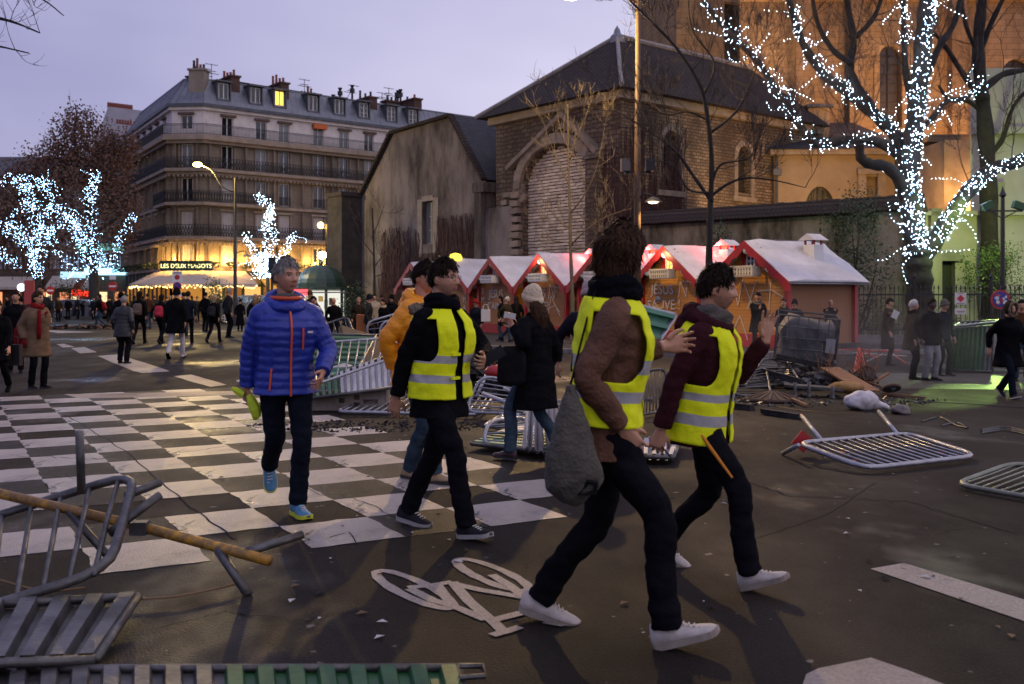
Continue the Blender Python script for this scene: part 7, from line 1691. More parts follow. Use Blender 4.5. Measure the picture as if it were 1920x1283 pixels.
mb = MB(); T = C['T']; fp_ = [T(.155 * math.cos(a), -.05 + .13 * math.sin(a), .50 - .02 * math.sin(a)) for a in [math.pi * (.86 + 1.28 * k / 20) for k in range(21)]]
mb.tube(fp_, [(.034 + .008 * math.sin(k * 2.3)) * s for k in range(21)], 9)
fm_ = remesh(mb, .009, 0, lambda p: .016 * noise.noise(p * 55), (fur,), 'fur_trim'); link('fur_trim', fm_, o)
w = C['toW'](C['arm'][-1][2]); mb = MB(); mb.box((0, 0, 0), (.075, .012, .15), Matrix.Rotation(R(60), 3, 'Y')); me = mb.mesh('smartphone', mk('phone_black', (.01, .01, .012), rough=.15)); link('smartphone', me, None, 'dark smartphone held out by the man with glasses', 'phone', loc=w + Vector((.07, -.02, .02)))
for z_ in (.24, .09):
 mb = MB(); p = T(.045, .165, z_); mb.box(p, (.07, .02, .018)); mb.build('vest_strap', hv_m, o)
# long-haired man with the tote bag, seen from behind his shoulder
D = person('tall long-haired man in brown jacket and yellow hi-vis vest with face turned away', (.42, 4.52), 256, 1.90, True, None, lean=5, hz=.90, hair='brown', hstyle='mid', top=brown_j, bulk=1.05, hem=-.14, trousers=black_t, vest=0.0, scarf=cloth('black_scarf', (.004, .004, .006)), twist=12,
  feet=((Vector((.135, 4.70, .11)), -14), (Vector((.675, 4.33, .10)), 20)), hands=(P(1244, 650, 4.92), P(1166, 803, 4.33)), elbow=((-.7, -.2, -.9), (.5, -1, 0)), head=(80, 4, 0), curl=(.55, .5), thumb=(Vector((.2, .1, 1)), None), handdir=(Vector((.75, .35, .12)), None), shoe=white_sh, sole=white_so)
canvas = mk('grey_canvas_bag', (.062, .054, .041), (.095, .084, .064), 6, .9, bump=.5, bscale=60)
tb = thing('tote_bag', 'drooping grey canvas shoulder bag at the hip of the long-haired man', 'bag', (0, 0, 0)); mb = MB(); rings = []
for v, ul, ur, d_ in ((722, 1062, 1076, .05), (760, 1050, 1092, .09), (800, 1038, 1106, .12), (850, 1022, 1118, .15), (895, 1022, 1128, .15), (920, 1058, 1132, .11), (932, 1082, 1126, .05)):
 Yb = 4.22; a, b = P(ul, v, Yb), P(ur, v, Yb); c_ = (a + b) / 2; w_ = (b - a).length / 2
 rings.append([c_ + Vector((w_ * math.copysign(abs(math.cos(t)) ** .7, math.cos(t)), d_ * .6 * math.sin(t), .05 * math.cos(t) * (1 if v > 880 else 0))) for t in [2 * math.pi * k / 20 for k in range(20)]])
mb.loft(rings); me = remesh(mb, .010, 2, lambda p: .009 * noise.noise(Vector((p.x * 16 + p.z * 5, p.y * 14, p.z * 5))) + .005 * noise.noise(p * 30), (canvas,), 'bag_body'); link('bag_body', me, tb)
mb = MB(); mb.tube(smooth_line([P(1069, 726, 4.24), P(1090, 640, 4.30), P(1112, 560, 4.42), P(1128, 530, 4.50)]), .014, 6, flat=(1, .4)); mb.build('strap', cloth('black_strap', (.01, .01, .01)), tb); mb = MB(); mb.tube([P(1085, 926, 4.16), P(1104, 902, 4.14), P(1118, 906, 4.14), P(1116, 925, 4.15)], .012, 6, closed=True); mb.build('ring_handle', cloth('black_strap', (.01, .01, .01)), tb)
# right-hand vest wearer raising his hand
E = person('young man with swept dark hair in yellow hi-vis vest raising his open hand', (1.03, 5.45), 241, 1.745, True, None, lean=7, hz=.895, hair='dark', hstretch=1.2, top=maroon, bulk=1.06, hem=-.15, trousers=black_t, vest=-.125, scarf=grey_sc, beard=1, hood=maroon,
  feet=((Vector((.87, 5.72, .12)), -22), (Vector((1.235, 5.17, .10)), 22)), hands=(P(1436, 638, 5.55), P(1240, 806, 5.30)), elbow=((-.5, .2, -1), (.7, -.8, 0)), head=(16, 0, 0), curl=(.18, .6), handdir=(Vector((.12, 0, 1)), None), thumb=(Vector((-1, -.25, .1)), None), shoe=white_sh, sole=white_so)
T = E['T']; h_, k_, a_, _, _ = E['leg'][1]; mb = MB()
mb.tube([h_ + Vector((.10, .02, .0)), h_.lerp(k_, .4) + Vector((.095, .03, 0)), h_.lerp(k_, .8) + Vector((.077, .04, 0))], [.008, .010, .006], 6, flat=(1, 1)); mb.build('orange_stripe', mk('orange_stripe', (.65, .22, .01), rough=.7), E['o'])
mb = MB(); w = E['toW'](E['arm'][1][2]); mb.tube([w + Vector((.0, -.01, -.09)), w + Vector((.05, -.01, -.15))], .005, 6); me = mb.mesh('pen', mk('dark_stick', (.03, .025, .02))); link('thin_stick', me, None, 'thin dark stick held in the lowered right hand of the young man in the vest', 'stick')
# woman in the cream beanie with very long hair
Wm = person('woman in cream bobble-less beanie and long black coat with waist-length dark hair', (.22, 9.42), 52, 1.66, True, None, lean=2, hair='brown', hstyle='long', hat='beanie', hatc=mk('cream_knit', (.58, .46, .30), (.72, .60, .42), 30, .95, bump=.8, bscale=60), top=black_c, bulk=1.22, hem=-.40, skirt=.12, trousers=jean,
   feet=((Vector((-.02, 9.33, .09)), 4), (Vector((.45, 9.35, .12)), -20)), hands=(P(962, 612, 9.25), None), elbow=((-.6, -.5, -.8), None), curl=(.8, .4), shoe=mk('dark_red_shoe', (.03, .012, .014), rough=.6), hz=.92, gloves=None)
Wm['o']['label'] = 'woman in cream knitted beanie and long black coat with waist-length dark hair'
w = Wm['toW'](Wm['arm'][-1][2]); mb = MB(); mb.box((0, 0, 0), (.11, .012, .055), Matrix.Rotation(R(12), 3, 'Y')); me = mb.mesh('smartphone', mk('phone_pale', (.5, .48, .46), rough=.3)); link('smartphone', me, None, 'pale smartphone in the raised hand of the woman with the cream beanie', 'phone', loc=w + Vector((-.03, -.03, .10)))
mb = MB(); mb.loft([[Vector((.0 + w_ * math.copysign(abs(math.cos(t)) ** .6, math.cos(t)), 9.22 + .06 * math.sin(t), z_)) for t in [2 * math.pi * k / 14 for k in range(14)]] for z_, w_ in ((.72, .10), (.76, .14), (1.0, .13), (1.08, .08))])
me = mb.mesh('handbag', cloth('black_bag', (.008, .008, .009), rough=.6), True); link('handbag', me, None, 'black shoulder bag hanging beside the woman with the cream beanie', 'bag')
# person mostly hidden behind the long-haired man
person('person in pinkish knitted hat almost hidden behind the long-haired man', (.76, 9.9), 200, 1.74, False, None, pose='walk', hat='beanie', hatc=mk('pink_knit', (.36, .27, .25), (.48, .38, .36), 30, .95, bump=.7, bscale=60), top=cloth('plum_coat', (.014, .012, .020)), trousers=black_t, hair='brown')
# ---------------------------------------------------------------- people standing about
C_ = dict(black=black_c, navy=cloth('navy_coat', (.008, .010, .016)), grey=cloth('dark_grey_coat', (.020, .020, .021)), brown=cloth('dark_brown_coat', (.024, .017, .012)), olive=cloth('olive_parka', (.030, .024, .014)), beige=cloth('beige_coat', (.12, .075, .045), (.17, .11, .07)), tan=cloth('tan_coat', (.20, .13, .07)), rust=cloth('rust_jacket', (.07, .03, .015)), red=cloth('dark_red_wool', (.16, .010, .012)), cream=cloth('cream_jacket', (.30, .25, .18)), puff=mk('black_puffer', (.010, .010, .011), (.016, .016, .018), 6, .5, bump=.2, bscale=30))
redb = cloth('pink_red_bag', (.34, .03, .05))
def at(u, vf): Y = F * HC / (vf - 560); return ((u - 960) * Y / F, Y)
def bystander(label, u, vf, vt, heading, pose='stand', base=.0, **k):
 x, Y = at(u, vf); H = HC + (560 - vt) * Y / F - base
 k.setdefault('group', None)
 return person(label, (x, Y, base), heading, max(1.5, min(1.95, H * (1.02 if pose == 'walk' else 1))), False, pose=pose, vox=.013 if Y < 20 else .017 if Y < 30 else .022, **k)
w1 = bystander('woman in beige winter coat with long dark red scarf and red gloves', 68, 728, 546, 235, pose='stand', top=C_['beige'], hem=-.36, skirt=.14, bulk=1.3, scarf=C_['red'], hair='brown', hstyle='mid', trousers=black_t, gloves=C_['red'], head=(20, 0, 0), hands=(at(82, 728) + (1.22,), None))
T = w1['T']; mb = MB(); mb.tube([T(.05, .16, .5), T(.07, .19, .3), T(.06, .19, .1), T(.06, .19, -.02)], [.05, .06, .065, .05], 8, flat=(1, .45)); mb.build('scarf_end', C_['red'], w1['o'], smooth=True)
mb = MB(); x, Y = at(52, 726); mb.loft([[Vector((x + w_ * math.copysign(abs(math.cos(t)) ** .6, math.cos(t)), Y - .16 + .07 * math.sin(t), z_)) for t in [2 * math.pi * k / 14 for k in range(14)]] for z_, w_ in ((.62, .13), (.66, .16), (1.0, .15), (1.06, .10))]); mb.tube([(x - .1, Y - .16, 1.04), (x + .02, Y - .12, 1.4), (x + .1, Y - .16, 1.04)], .012, 5)
tag(link('tote_bag', mb.mesh('tote_bag', C_['red'], True)), 'dark red shoulder bag at the side of the woman in the beige coat', 'bag')
w2 = bystander('person in black coat at the left edge carrying a black paper bag', -4, 738, 562, 190, pose='walk', top=black_c, hem=-.3, trousers=black_t, hair='dark')
x, Y = at(27, 735); mb = MB(); mb.box((x, Y, .60), (.22, .12, .34)); mb.tube([(x - .06, Y, .77), (x - .05, Y, .90), (x + .05, Y, .90), (x + .06, Y, .77)], .008, 5)
tag(link('paper_bag', mb.mesh('paper_bag', mk('black_paper', (.010, .009, .012), rough=.5))), 'small black carrier bag with pale handles at the left edge', 'bag')
mb = MB(); x, Y = at(2, 738); mb.lathe([(.0, 0), (.14, .01), (.16, .05), (.14, .09), (0, .10)], 18); tag(link('white_drum', mb.mesh('white_drum', mk('drum_white', (.6, .58, .56), rough=.5)), None, M=Matrix.Translation((x - .03, Y - .25, 1.36)) @ Matrix.Rotation(R(80), 4, 'X')), 'round white hand drum held by the person at the left edge', 'drum')
L_ = [('tall man in black coat standing behind the beige coated woman', 30, 700, 546, 200, 'stand', dict(top=C_['black'], hem=-.25)),
('bareheaded man far behind the beige coated woman looking ahead', 78, 660, 535, 185, 'stand', dict(top=C_['grey'], base=.0)),
('person in grey coat among the onlookers near the left car bonnet', 40, 655, 556, 150, 'stand', dict(top=C_['grey'], hat='beanie', hatc=C_['black'])),
('pedestrian in jeans with a maroon backpack walking past the black car', 188, 616, 551, 90, 'walk', dict(top=black_c, trousers=jean, hstyle='mid', hair='brown', backpack=C_['red'])),
('grey haired man in black quilted jacket seen from behind', 231, 682, 555, 355, 'stand', dict(top=C_['puff'], hem=-.24, quilt=.10, bulk=1.2, hair='grey', legs_w=1.15)),
('hooded person just left of the grey haired man', 226, 640, 548, 10, 'stand', dict(top=black_c, hat='hood', hatc=black_c)),
('person from behind wearing a flowered backpack', 261, 645, 546, 2, 'walk', dict(top=black_c, hstyle='mid', hair='dark', backpack=mk('flower_pack', (.03, .02, .018), (.16, .10, .08), 60, .8))),
('person in mustard jacket and jeans in the crowd before the awning', 277, 618, 550, 20, 'stand', dict(top=C_['rust'], trousers=jean, hair='brown')),
('slim woman with a pink red backpack seen from behind', 302, 645, 552, 355, 'walk', dict(top=black_c, hstyle='mid', hair='dark', backpack=redb, phase=1)),
('person in black long jacket and pale trousers striding away', 330, 672, 540, 3, 'walk', dict(top=black_c, hem=-.28, bulk=1.2, trousers=white_t, hair='dark', hat='beanie', hatc=black_c, shoe=white_sh, sole=black_c)),
('man in black beside the person in pale trousers', 352, 645, 546, 10, 'walk', dict(top=C_['navy'], hair='dark')),
('two-tone jacketed man standing under the parking sign', 345, 630, 548, 30, 'stand', dict(top=C_['grey'], trousers=jean)),
('person in black standing right of the parking sign', 384, 622, 548, 340, 'stand', dict(top=black_c)),
('blonde person in black with black backpack seen from behind', 401, 643, 553, 350, 'walk', dict(top=black_c, hair='blond', hstyle='mid', backpack=C_['grey'])),
('grey haired man in dark jacket turned to the right', 427, 634, 540, 310, 'stand', dict(top=C_['grey'], hair='grey', trousers=black_t)),
('person in ankle-length black coat and hat before the grey car', 450, 621, 564, 0, 'stand', dict(top=black_c, hem=-.62, skirt=.12, hat='cap', hatc=black_c)),
('fur-hooded person in black just left of the man in blue', 478, 640, 552, 0, 'stand', dict(top=black_c, hair='blond', hstyle='mid', hood=C_['beige'])),
('distant person in dark coat left of the cafe sign post', 312, 606, 556, 20, 'stand', dict(top=C_['grey'], trousers=jean)),
('distant pedestrian in a pale scarf under the awning', 370, 604, 556, 180, 'stand', dict(top=C_['brown'], scarf=C_['cream'])),
('distant person near the no entry sign', 205, 606, 556, 10, 'stand', dict(top=black_c)),
('distant person in yellow vest near the no entry sign', 204, 601, 558, 180, 'stand', dict(top=black_c, vest=-.06)),
('distant onlooker left of the black car', 110, 604, 556, 170, 'stand', dict(top=C_['brown'])),
('distant onlooker in black behind the black car boot', 128, 600, 557, 180, 'stand', dict(top=black_c)),
('distant person in blue behind the car bonnet', 176, 600, 557, 180, 'stand', dict(top=C_['navy'])),
# centre, behind the toppled barriers
('man in red knit cap before the kiosk windows', 582, 640, 545, 180, 'stand', dict(top=C_['grey'], hat='beanie', hatc=C_['rust'])),
('person in black cap bending beside the kiosk', 600, 650, 553, 120, 'stand', dict(top=C_['black'], hat='cap', hatc=black_c, lean=18)),
('bald bespectacled man in black holding up a camera', 626, 648, 558, 190, 'stand', dict(top=black_c, bald=True, hstyle='none')),
('person in brown coat left of the hooded man behind the barriers', 672, 640, 558, 200, 'stand', dict(top=C_['brown'], hair='blond', hstyle='mid')),
('man in dark hooded coat facing right behind the barriers', 690, 655, 552, 280, 'stand', dict(top=C_['grey'], hat='beanie', hatc=C_['navy'])),
('bearded man in cream jacket behind the barrier arcs', 702, 640, 551, 185, 'stand', dict(top=C_['cream'], beard=1, hair='dark')),
('woman in black fur collar and pale scarf behind the barrier arcs', 720, 650, 562, 150, 'stand', dict(top=black_c, scarf=C_['cream'], hstyle='mid', hair='dark')),
('man in brown cap behind the barrier arcs', 715, 632, 554, 190, 'stand', dict(top=C_['brown'], hat='cap', hatc=C_['brown'])),
('woman with chequered scarf beside the amber puffer jacket', 735, 645, 553, 160, 'stand', dict(top=black_c, scarf=C_['grey'], hair='dark', hat='beanie', hatc=black_c)),
('person in the gap left of the amber puffer jacket', 755, 640, 562, 170, 'stand', dict(top=C_['brown'], hair='brown')),
('woman in long black coat with dark hair before the brown chalet', 941, 645, 560, 100, 'stand', dict(top=black_c, hem=-.35, hstyle='mid', hair='dark', trousers=jean, base=.11)),
('grey haired woman in olive parka and jeans looking at her phone', 949, 648, 560, 235, 'walk', dict(top=C_['olive'], hem=-.25, bulk=1.1, hair='white', trousers=jean, base=.11, hands=None)),
('woman with very long black hair seen from behind by the chalet', 968, 645, 562, 10, 'stand', dict(top=black_c, hem=-.3, hstyle='long', hair='dark', trousers=jean, base=.11)),
('person with dark hood and white carrier bag behind the glasses wearer', 893, 655, 562, 150, 'stand', dict(top=C_['navy'], hat='beanie', hatc=C_['red'], base=.0)),
# before the right-hand chalets
('man in blue knit cap and tan coat before the painted chalet', 1233, 655, 557, 180, 'stand', dict(top=C_['tan'], hat='beanie', hatc=mk('blue_knit', (.04, .06, .11), (.06, .09, .15), 30, .9), beard=1)),
('bearded man in navy cap and open black coat over a grey hoodie', 1420, 663, 548, 185, 'stand', dict(top=black_c, hem=-.32, hat='cap', hatc=C_['navy'], beard=1, hood=grey_sc, bulk=1.1, hands=(None, at(1424, 664) + (1.25,)))),
('dark haired man in black coat looking left behind the wire cage', 1470, 670, 560, 150, 'stand', dict(top=black_c, hair='dark', hood=C_['grey'])),
('woman in black knit hat beside the dark haired man at the cage', 1490, 668, 564, 160, 'stand', dict(top=C_['navy'], hat='beanie', hatc=black_c)),
('bald man in glasses and black coat holding a phone before the end chalet', 1557, 660, 565, 170, 'stand', dict(top=black_c, bulk=1.15, hem=-.3, bald=True, hstyle='none', skin='ruddy', hands=(at(1566, 664) + (1.24,), at(1552, 664) + (1.22,)))),
('man in long brown overcoat and cap holding a folded paper', 1664, 686, 559, 250, 'stand', dict(top=C_['brown'], hem=-.50, skirt=.05, bulk=1.22, hair='dark', hat='cap', hatc=C_['brown'], hands=(at(1670, 694) + (1.16,), None))),
('grey haired man in olive parka facing right by the railing', 1708, 712, 564, 262, 'stand', dict(top=C_['olive'], hem=-.28, hair='white', scarf=C_['black'], bulk=1.1)),
('man in black hooded jacket and washed grey jeans by the big trunk', 1744, 714, 560, 205, 'stand', dict(top=black_c, hem=-.16, bulk=1.18, trousers=grey_t, skin='dark', hair='dark', legs_w=1.15)),
('person in grey knit hat and black coat half behind the man in grey jeans', 1768, 705, 568, 200, 'stand', dict(top=C_['navy'], hat='beanie', hatc=grey_sc, skin='fair')),
('hooded youth in long black parka and dark tracksuit trousers looking left', 1890, 746, 568, 190, 'walk', dict(top=black_c, hem=-.34, bulk=1.2, hat='hood', hatc=C_['olive'], trousers=navy_t, shoe=cloth('black_trainer', (.02, .018, .022), rough=.6), sole=mk('pale_sole', (.35, .33, .31), rough=.7), head=(12, 0, 0))),
('person in rust brown jacket cut off at the right edge', 1915, 715, 566, 160, 'stand', dict(top=C_['rust'], hair='dark', trousers=jean))]
for lab, u, vf, vt, hd, po, kw in L_:
 q = bystander(lab, u, vf, vt, hd, po, **kw)
 if q['bp'] is not None: q['bp']['label'] = {'maroon': 'maroon backpack of the pedestrian passing the black car', 'flower': 'flowered backpack on the person in the left crowd', 'pink': 'pink red backpack of the slim woman in black', 'blonde': 'dark grey backpack on the blonde person'}[next(w for w in ('maroon', 'flower', 'pink', 'blonde') if w in lab)]
# a few more far heads under the awnings, each a person of its own
far_c = [black_c, C_['grey'], C_['navy'], C_['brown'], C_['olive']]
proto = [person('p', (0, 0, 0), 0, 1.72, False, top=far_c[k % 5], hair=('dark', 'brown', 'grey', 'dark')[k % 4], pose='stand' if k % 3 else 'walk', hstyle='short' if k % 2 else 'mid', vox=.03, trousers=(black_t, jean, navy_t)[k % 3])['o'] for k in range(5)]
spots_ = [(15, 603), (58, 601), (92, 600), (238, 604), (252, 602), (268, 605), (290, 602), (318, 600), (342, 603), (360, 600), (393, 604), (412, 601), (436, 606), (465, 604), (486, 608), (222, 600), (300, 599), (145, 599)]
for k, (u, vf) in enumerate(spots_):
 o = proto[k % 5] if k < 5 else copy_tree(proto[k % 5]); x, Y = at(u, vf); o.location = (x, Y, 0); o.rotation_euler = (0, 0, R(rnd.uniform(0, 360))); o['label'] = 'distant onlooker in dark clothes in the crowd before the cafe'; o['group'] = 'distant onlookers before the cafe'
x, Y = at(905, 655); mb = MB(); mb.box((0, 0, 0), (.27, .12, .36)); mb.tube([(-.08, 0, .18), (-.05, 0, .32), (.05, 0, .32), (.08, 0, .18)], .01, 5); tag(link('carrier_bag', mb.mesh('carrier_bag', mk('white_paper_bag', (.55, .52, .50), rough=.7)), loc=(x + .1, Y - .3, 1.02)), 'white paper carrier bag held behind the glasses wearer', 'bag')
x, Y = at(1672, 694); mb = MB(); mb.box((0, 0, 0), (.13, .02, .17), Matrix.Rotation(R(25), 3, 'Y')); tag(link('folded_paper', mb.mesh('folded_paper', mk('white_paper_bag', (.55, .52, .50), rough=.7)), loc=(x + .03, Y - .12, 1.18)), 'folded white paper in the hand of the overcoated man', 'paper')
# ---------------------------------------------------------------- toppled barriers, fence panels and rubbish
galv = mk('galvanised_steel', (.26, .26, .28), (.42, .42, .44), 7, .38, .65, bump=.1, bscale=50, rvar=.12)
galv_d = mk('dirty_steel_tube', (.055, .052, .050), (.15, .145, .14), 5, .42, .55, bump=.15, bscale=40)
green_p = mk('green_sheet', (.010, .060, .016), (.028, .12, .038), 6, .5, bump=.1); green_l = mk('pale_green_sheet', (.08, .21, .12), (.13, .30, .18), 4, .45); white_s = mk('grey_white_sheet', (.36, .36, .39), (.50, .50, .53), 4, .4, .2, rvar=.1)
char = mk('charred_wood', (.008, .007, .007), (.03, .026, .024), 6, .9, bump=.8, bscale=30); plank_m = mk('raw_plank', (.16, .075, .032), (.26, .13, .06), 5, .8, stretch=(1, 6, 6), bump=.3); ply = mk('olive_plywood', (.10, .065, .022), (.17, .11, .04), 2.5, .7, bump=.2)
def round_poly(c, r, k=4):
 n = len(c); out = []
 for i in range(n):
  p, a, b = c[i], c[i - 1], c[(i + 1) % n]; d1, d2 = (a - p), (b - p); rr_ = min(r, d1.length * .45, d2.length * .45); q1, q2 = p + d1.normalized() * rr_, p + d2.normalized() * rr_
  for j in range(k + 1): t = j / k; out.append(q1.lerp(p, t).lerp(p.lerp(q2, t), t))
 return out
def barrier(label, A, B, C, D, nb=14, r=.02, rb=.009, legs=(), rad=.16, mat=None, skip=()):
 """crowd barrier: rails A-B and D-C, bars between them"""
 mat = mat or galv; A, B, C, D = map(Vector, (A, B, C, D)); o = (A + B + C + D) / 4; o0 = Vector((o.x, o.y, min(p.z for p in (A, B, C, D))))
 t = thing('crowd_barrier', label, 'barrier', o0); mb = MB(); mb.tube(round_poly([p - o0 for p in (A, B, C, D)], rad), r, 8, closed=True); mb.build('frame', mat, t, smooth=True)
 for k in range(nb):
  if k in skip: continue
  q = (k + .6) / (nb + .2); a, b = A.lerp(B, q), D.lerp(C, q); mb = MB(); m_ = (a + b) / 2 + Vector((rnd.uniform(-.008, .008), rnd.uniform(-.008, .008), rnd.uniform(-.012, .006))); mb.tube([a - o0, m_ - o0, b - o0], rb, 6); mb.build('bar', mat, t, smooth=True)
 for a, b in legs: mb = MB(); mb.tube([Vector(a) - o0, Vector(b) - o0], r * .95, 8); mb.build('foot', mat, t, smooth=True)
 return t
def panel(label, A, B, C, D, n=10, cols=(0,), depth=.05, frame=True, split=None, fr=.022, name='site_hoarding'):
 """corrugated sheet A-B-C-D: ribs run from edge A-B to edge D-C; split: (fraction, material index) changes sheet colour along A-B"""
 A, B, C, D = map(Vector, (A, B, C, D)); o = (A + B + C + D) / 4; o0 = Vector((o.x, o.y, min(p.z for p in (A, B, C, D)))); N_ = ((B - A).cross(D - A)).normalized()
 if N_.z < 0: N_ = -N_
 t = thing(name, label, 'hoarding', o0); prof = []
 for k in range(n):
  for f, h in ((0, 0), (.32, 0), (.42, 1), (.9, 1)): prof.append(((k + f) / n, h))
 prof.append((1, 0)); mats_ = [green_p, white_s, green_l, galv_d]
 groups = {}
 for (q0, h0), (q1, h1) in zip(prof, prof[1:]):
  mi = cols[0]
  if split:
   for fr_, m_ in split:
    if q0 >= fr_: mi = m_
  mb = groups.setdefault(mi, MB()); e0, e1 = N_ * (h0 * depth), N_ * (h1 * depth)
  mb.quad(A.lerp(B, q0) + e0 - o0, A.lerp(B, q1) + e1 - o0, D.lerp(C, q1) + e1 - o0, D.lerp(C, q0) + e0 - o0)
 for mi, mb in groups.items(): mb.build('corrugated_sheet', mats_[mi], t)
 if frame:
  for a, b in ((A, B), (B, C), (C, D), (D, A)): mb = MB(); mb.tube([a - o0 + N_ * depth * .5, b - o0 + N_ * depth * .5], fr, 7); mb.build('frame_tube', galv_d if fr < .03 else galv, t, smooth=True)
 return t
def g(u, v, z=.03): return G(u, v, z)
# right: barrier lying on the road
barrier('grey crowd barrier lying flat on the road at right with its feet sticking out', g(1492, 831, .16), g(1622, 879, .05), g(1834, 855, .05), g(1702, 813, .10), nb=9, r=.024, rb=.0085, rad=.22,
  legs=[(g(1497, 835, .16), g(1468, 850, .02)), (g(1540, 826, .13), P(1503, 780, 10.9)), (g(1683, 815, .10), P(1648, 772, 11.4))]).name
t_ = bpy.data.objects['crowd_barrier']
# its bars run the long way in the photograph: add the cross bars between the short ends
mb0 = [c for c in t_.children if c.name.startswith('bar')]
for c in mb0: bpy.data.objects.remove(c)
A_, B_, C2_, D_ = g(1492, 831, .16), g(1622, 879, .05), g(1834, 855, .05), g(1702, 813, .10); o0 = t_.location.copy()
bpy.context.view_layer.update()
for k in range(13):
 q = (k + .7) / 13.6; a, b = A_.lerp(D_, q), B_.lerp(C2_, q); mb = MB(); mb.tube([a - o0, (a + b) / 2 - o0 + Vector((0, 0, -.008)), b - o0], .0105, 6); mb.build('bar', galv, t_, smooth=True)
barrier('crowd barrier cut off by the right edge with a rusty rail', g(1790, 908, .04), g(1960, 938, .04), g(2080, 890, .12), g(1900, 868, .14), nb=9, r=.022, mat=mk('green_tinted_steel', (.16, .17, .13), (.26, .27, .2), 6, .4, .5))
# left foreground
barrier('bent crowd barrier tipped over a yellow pole in the left foreground', P(-140, 1010, 5.7), P(256, 886, 5.75), P(205, 1070, 4.75), P(-150, 1175, 4.55), nb=7, r=.026, rb=.014, rad=.22, mat=galv_d, legs=[(P(153, 925, 5.6), P(149, 808, 5.55)), (P(236, 930, 5.5), P(300, 905, 5.65)), (P(205, 1000, 5.2), P(300, 928, 5.4))])
t = thing('yellow_pole', 'scuffed yellow steel pole with splayed feet lying across the left foreground', 'pole', G(400, 1075)); o0 = t.location.copy()
yel = mk('scuffed_yellow_paint', (.42, .20, .012), (.50, .26, .02), 9, .5, bump=.2, c3=(.16, .09, .03)); bpy.context.view_layer.update()
mb = MB(); mb.tube([P(-60, 912, 5.75) - o0, P(250, 984, 5.45) - o0, P(506, 1052, 5.12) - o0], .028, 10); mb.build('shaft', yel, t, smooth=True)
mb = MB(); mb.tube([P(408, 1030, 5.22) - o0, g(466, 1116, .0) - o0], .024, 8); mb.build('foot', galv_d, t, smooth=True); mb = MB(); mb.tube([P(462, 1036, 5.18) - o0, P(566, 1003, 5.45) - o0], .024, 8); mb.build('foot', galv_d, t, smooth=True)
mb = MB(); mb.tube([P(130, 960, 5.55) - o0, P(200, 1040, 5.4) - o0], .022, 8); mb.build('foot', galv_d, t, smooth=True); mb = MB(); q = P(262, 990, 5.4) - o0; mb.box(q, (.09, .07, .07)); mb.build('clamp', galv_d, t)
panel('grey corrugated fence panel lying at the bottom left corner', g(-120, 1150, .10), g(258, 1130, .06), g(178, 1250, .04), g(-160, 1262, .08), n=6, cols=(3,), depth=.055)
panel('grey and green corrugated fence panel along the bottom edge', g(-120, 1262, .03), g(860, 1259, .02), g(905, 1430, .02), g(-150, 1430, .03), n=17, cols=(3,), depth=.03, split=((.53, 0),), fr=.017)
mb = MB(); a = g(862, 1249, .07); mb.tube([a, g(905, 1249, .07), g(908, 1268, .06), g(862, 1271, .06)], .012, 6); tag(link('fence_clip', mb.mesh('fence_clip', galv_d)), 'bent metal fence clip at the end of the bottom edge panel', 'clip')
for k, pl in enumerate(([(0, 1088), (80, 1108), (160, 1102)], [(130, 1142), (220, 1126), (330, 1118), (440, 1096)])):
 mb = MB(); mb.tube(smooth_line([g(u, v, .03) for u, v in pl]), .006, 5); tag(link('plastic_strap', mb.mesh('plastic_strap', mk('tan_strap', (.20, .12, .05), rough=.6))), ('tan plastic strap trailing under the bent barrier', 'tan plastic strap curling right of the corner panel')[k], 'strap')
# middle pile, behind the man in blue
panel('green and white striped fence panel leaning behind the man in blue', P(705, 631, 15.6), P(640, 752, 13.6), P(540, 752, 13.7), P(590, 628, 15.7), n=12, cols=(0,), depth=.03, split=((0, 0), (.55, 2)))
panel('long grey and green fence panel sloping over a concrete block', P(560, 732, 13.9), P(748, 662, 14.9), P(752, 728, 13.4), P(566, 752, 13.3), n=16, cols=(0,), depth=.045, split=((.40, 1),))
t = thing('concrete_block', 'pale concrete fence foot with round and square holes under the striped panel', 'block', G(650, 770)); mb = MB(); conc = mk('pale_concrete', (.20, .16, .13), (.32, .27, .23), 3, .9, bump=.4)
W2 = 1.05; wall_holes(mb, (-W2 / 2, 0, 0), (1, 0, 0), W2, 0, .27, [(.42, .50, .10, .17), (.62, .70, .15, .21), (.62, .70, .05, .11), (.75, .95, .09, .15)], .08); mb.box2((-W2 / 2, .09, 0), (W2 / 2, .5, .268)); mb.quad((-W2 / 2, 0, .27), (W2 / 2, 0, .27), (W2 / 2, .09, .27), (-W2 / 2, .09, .27)); mb.build('body', conc, t)
barrier('crowd barrier tilted against the striped panels with slanting bars', P(600, 643, 14.4), P(790, 630, 15.0), P(775, 658, 14.0), P(590, 722, 13.0), nb=12, r=.022, rb=.011)
barrier('far crowd barrier standing behind the plywood board', P(688, 632, 18.5), P(689, 604, 18.5), P(790, 575, 18.9), P(800, 640, 18.9), nb=3, r=.021)
barrier('second crowd barrier standing just behind the far one', P(712, 640, 17.5), P(713, 606, 17.5), P(800, 584, 17.9), P(800, 650, 17.9), nb=3, r=.021)
bpy.context.view_layer.update()
for nm in ('crowd_barrier.%03d' % k for k in range(1, 8)): pass
for (u0, v0, u1, v1, Yb) in ((690, 612, 790, 582, 18.6), (714, 612, 790, 590, 17.6)):
 pass
mb = MB(); q = [P(640, 612, 17.0), P(735, 642, 16.2), P(745, 690, 15.4), P(655, 690, 15.6)]; mb.prism(q, (0, .03, .02)); tag(link('plywood_board', mb.mesh('plywood_board', ply)), 'olive brown plywood board tilted among the toppled barriers', 'board')
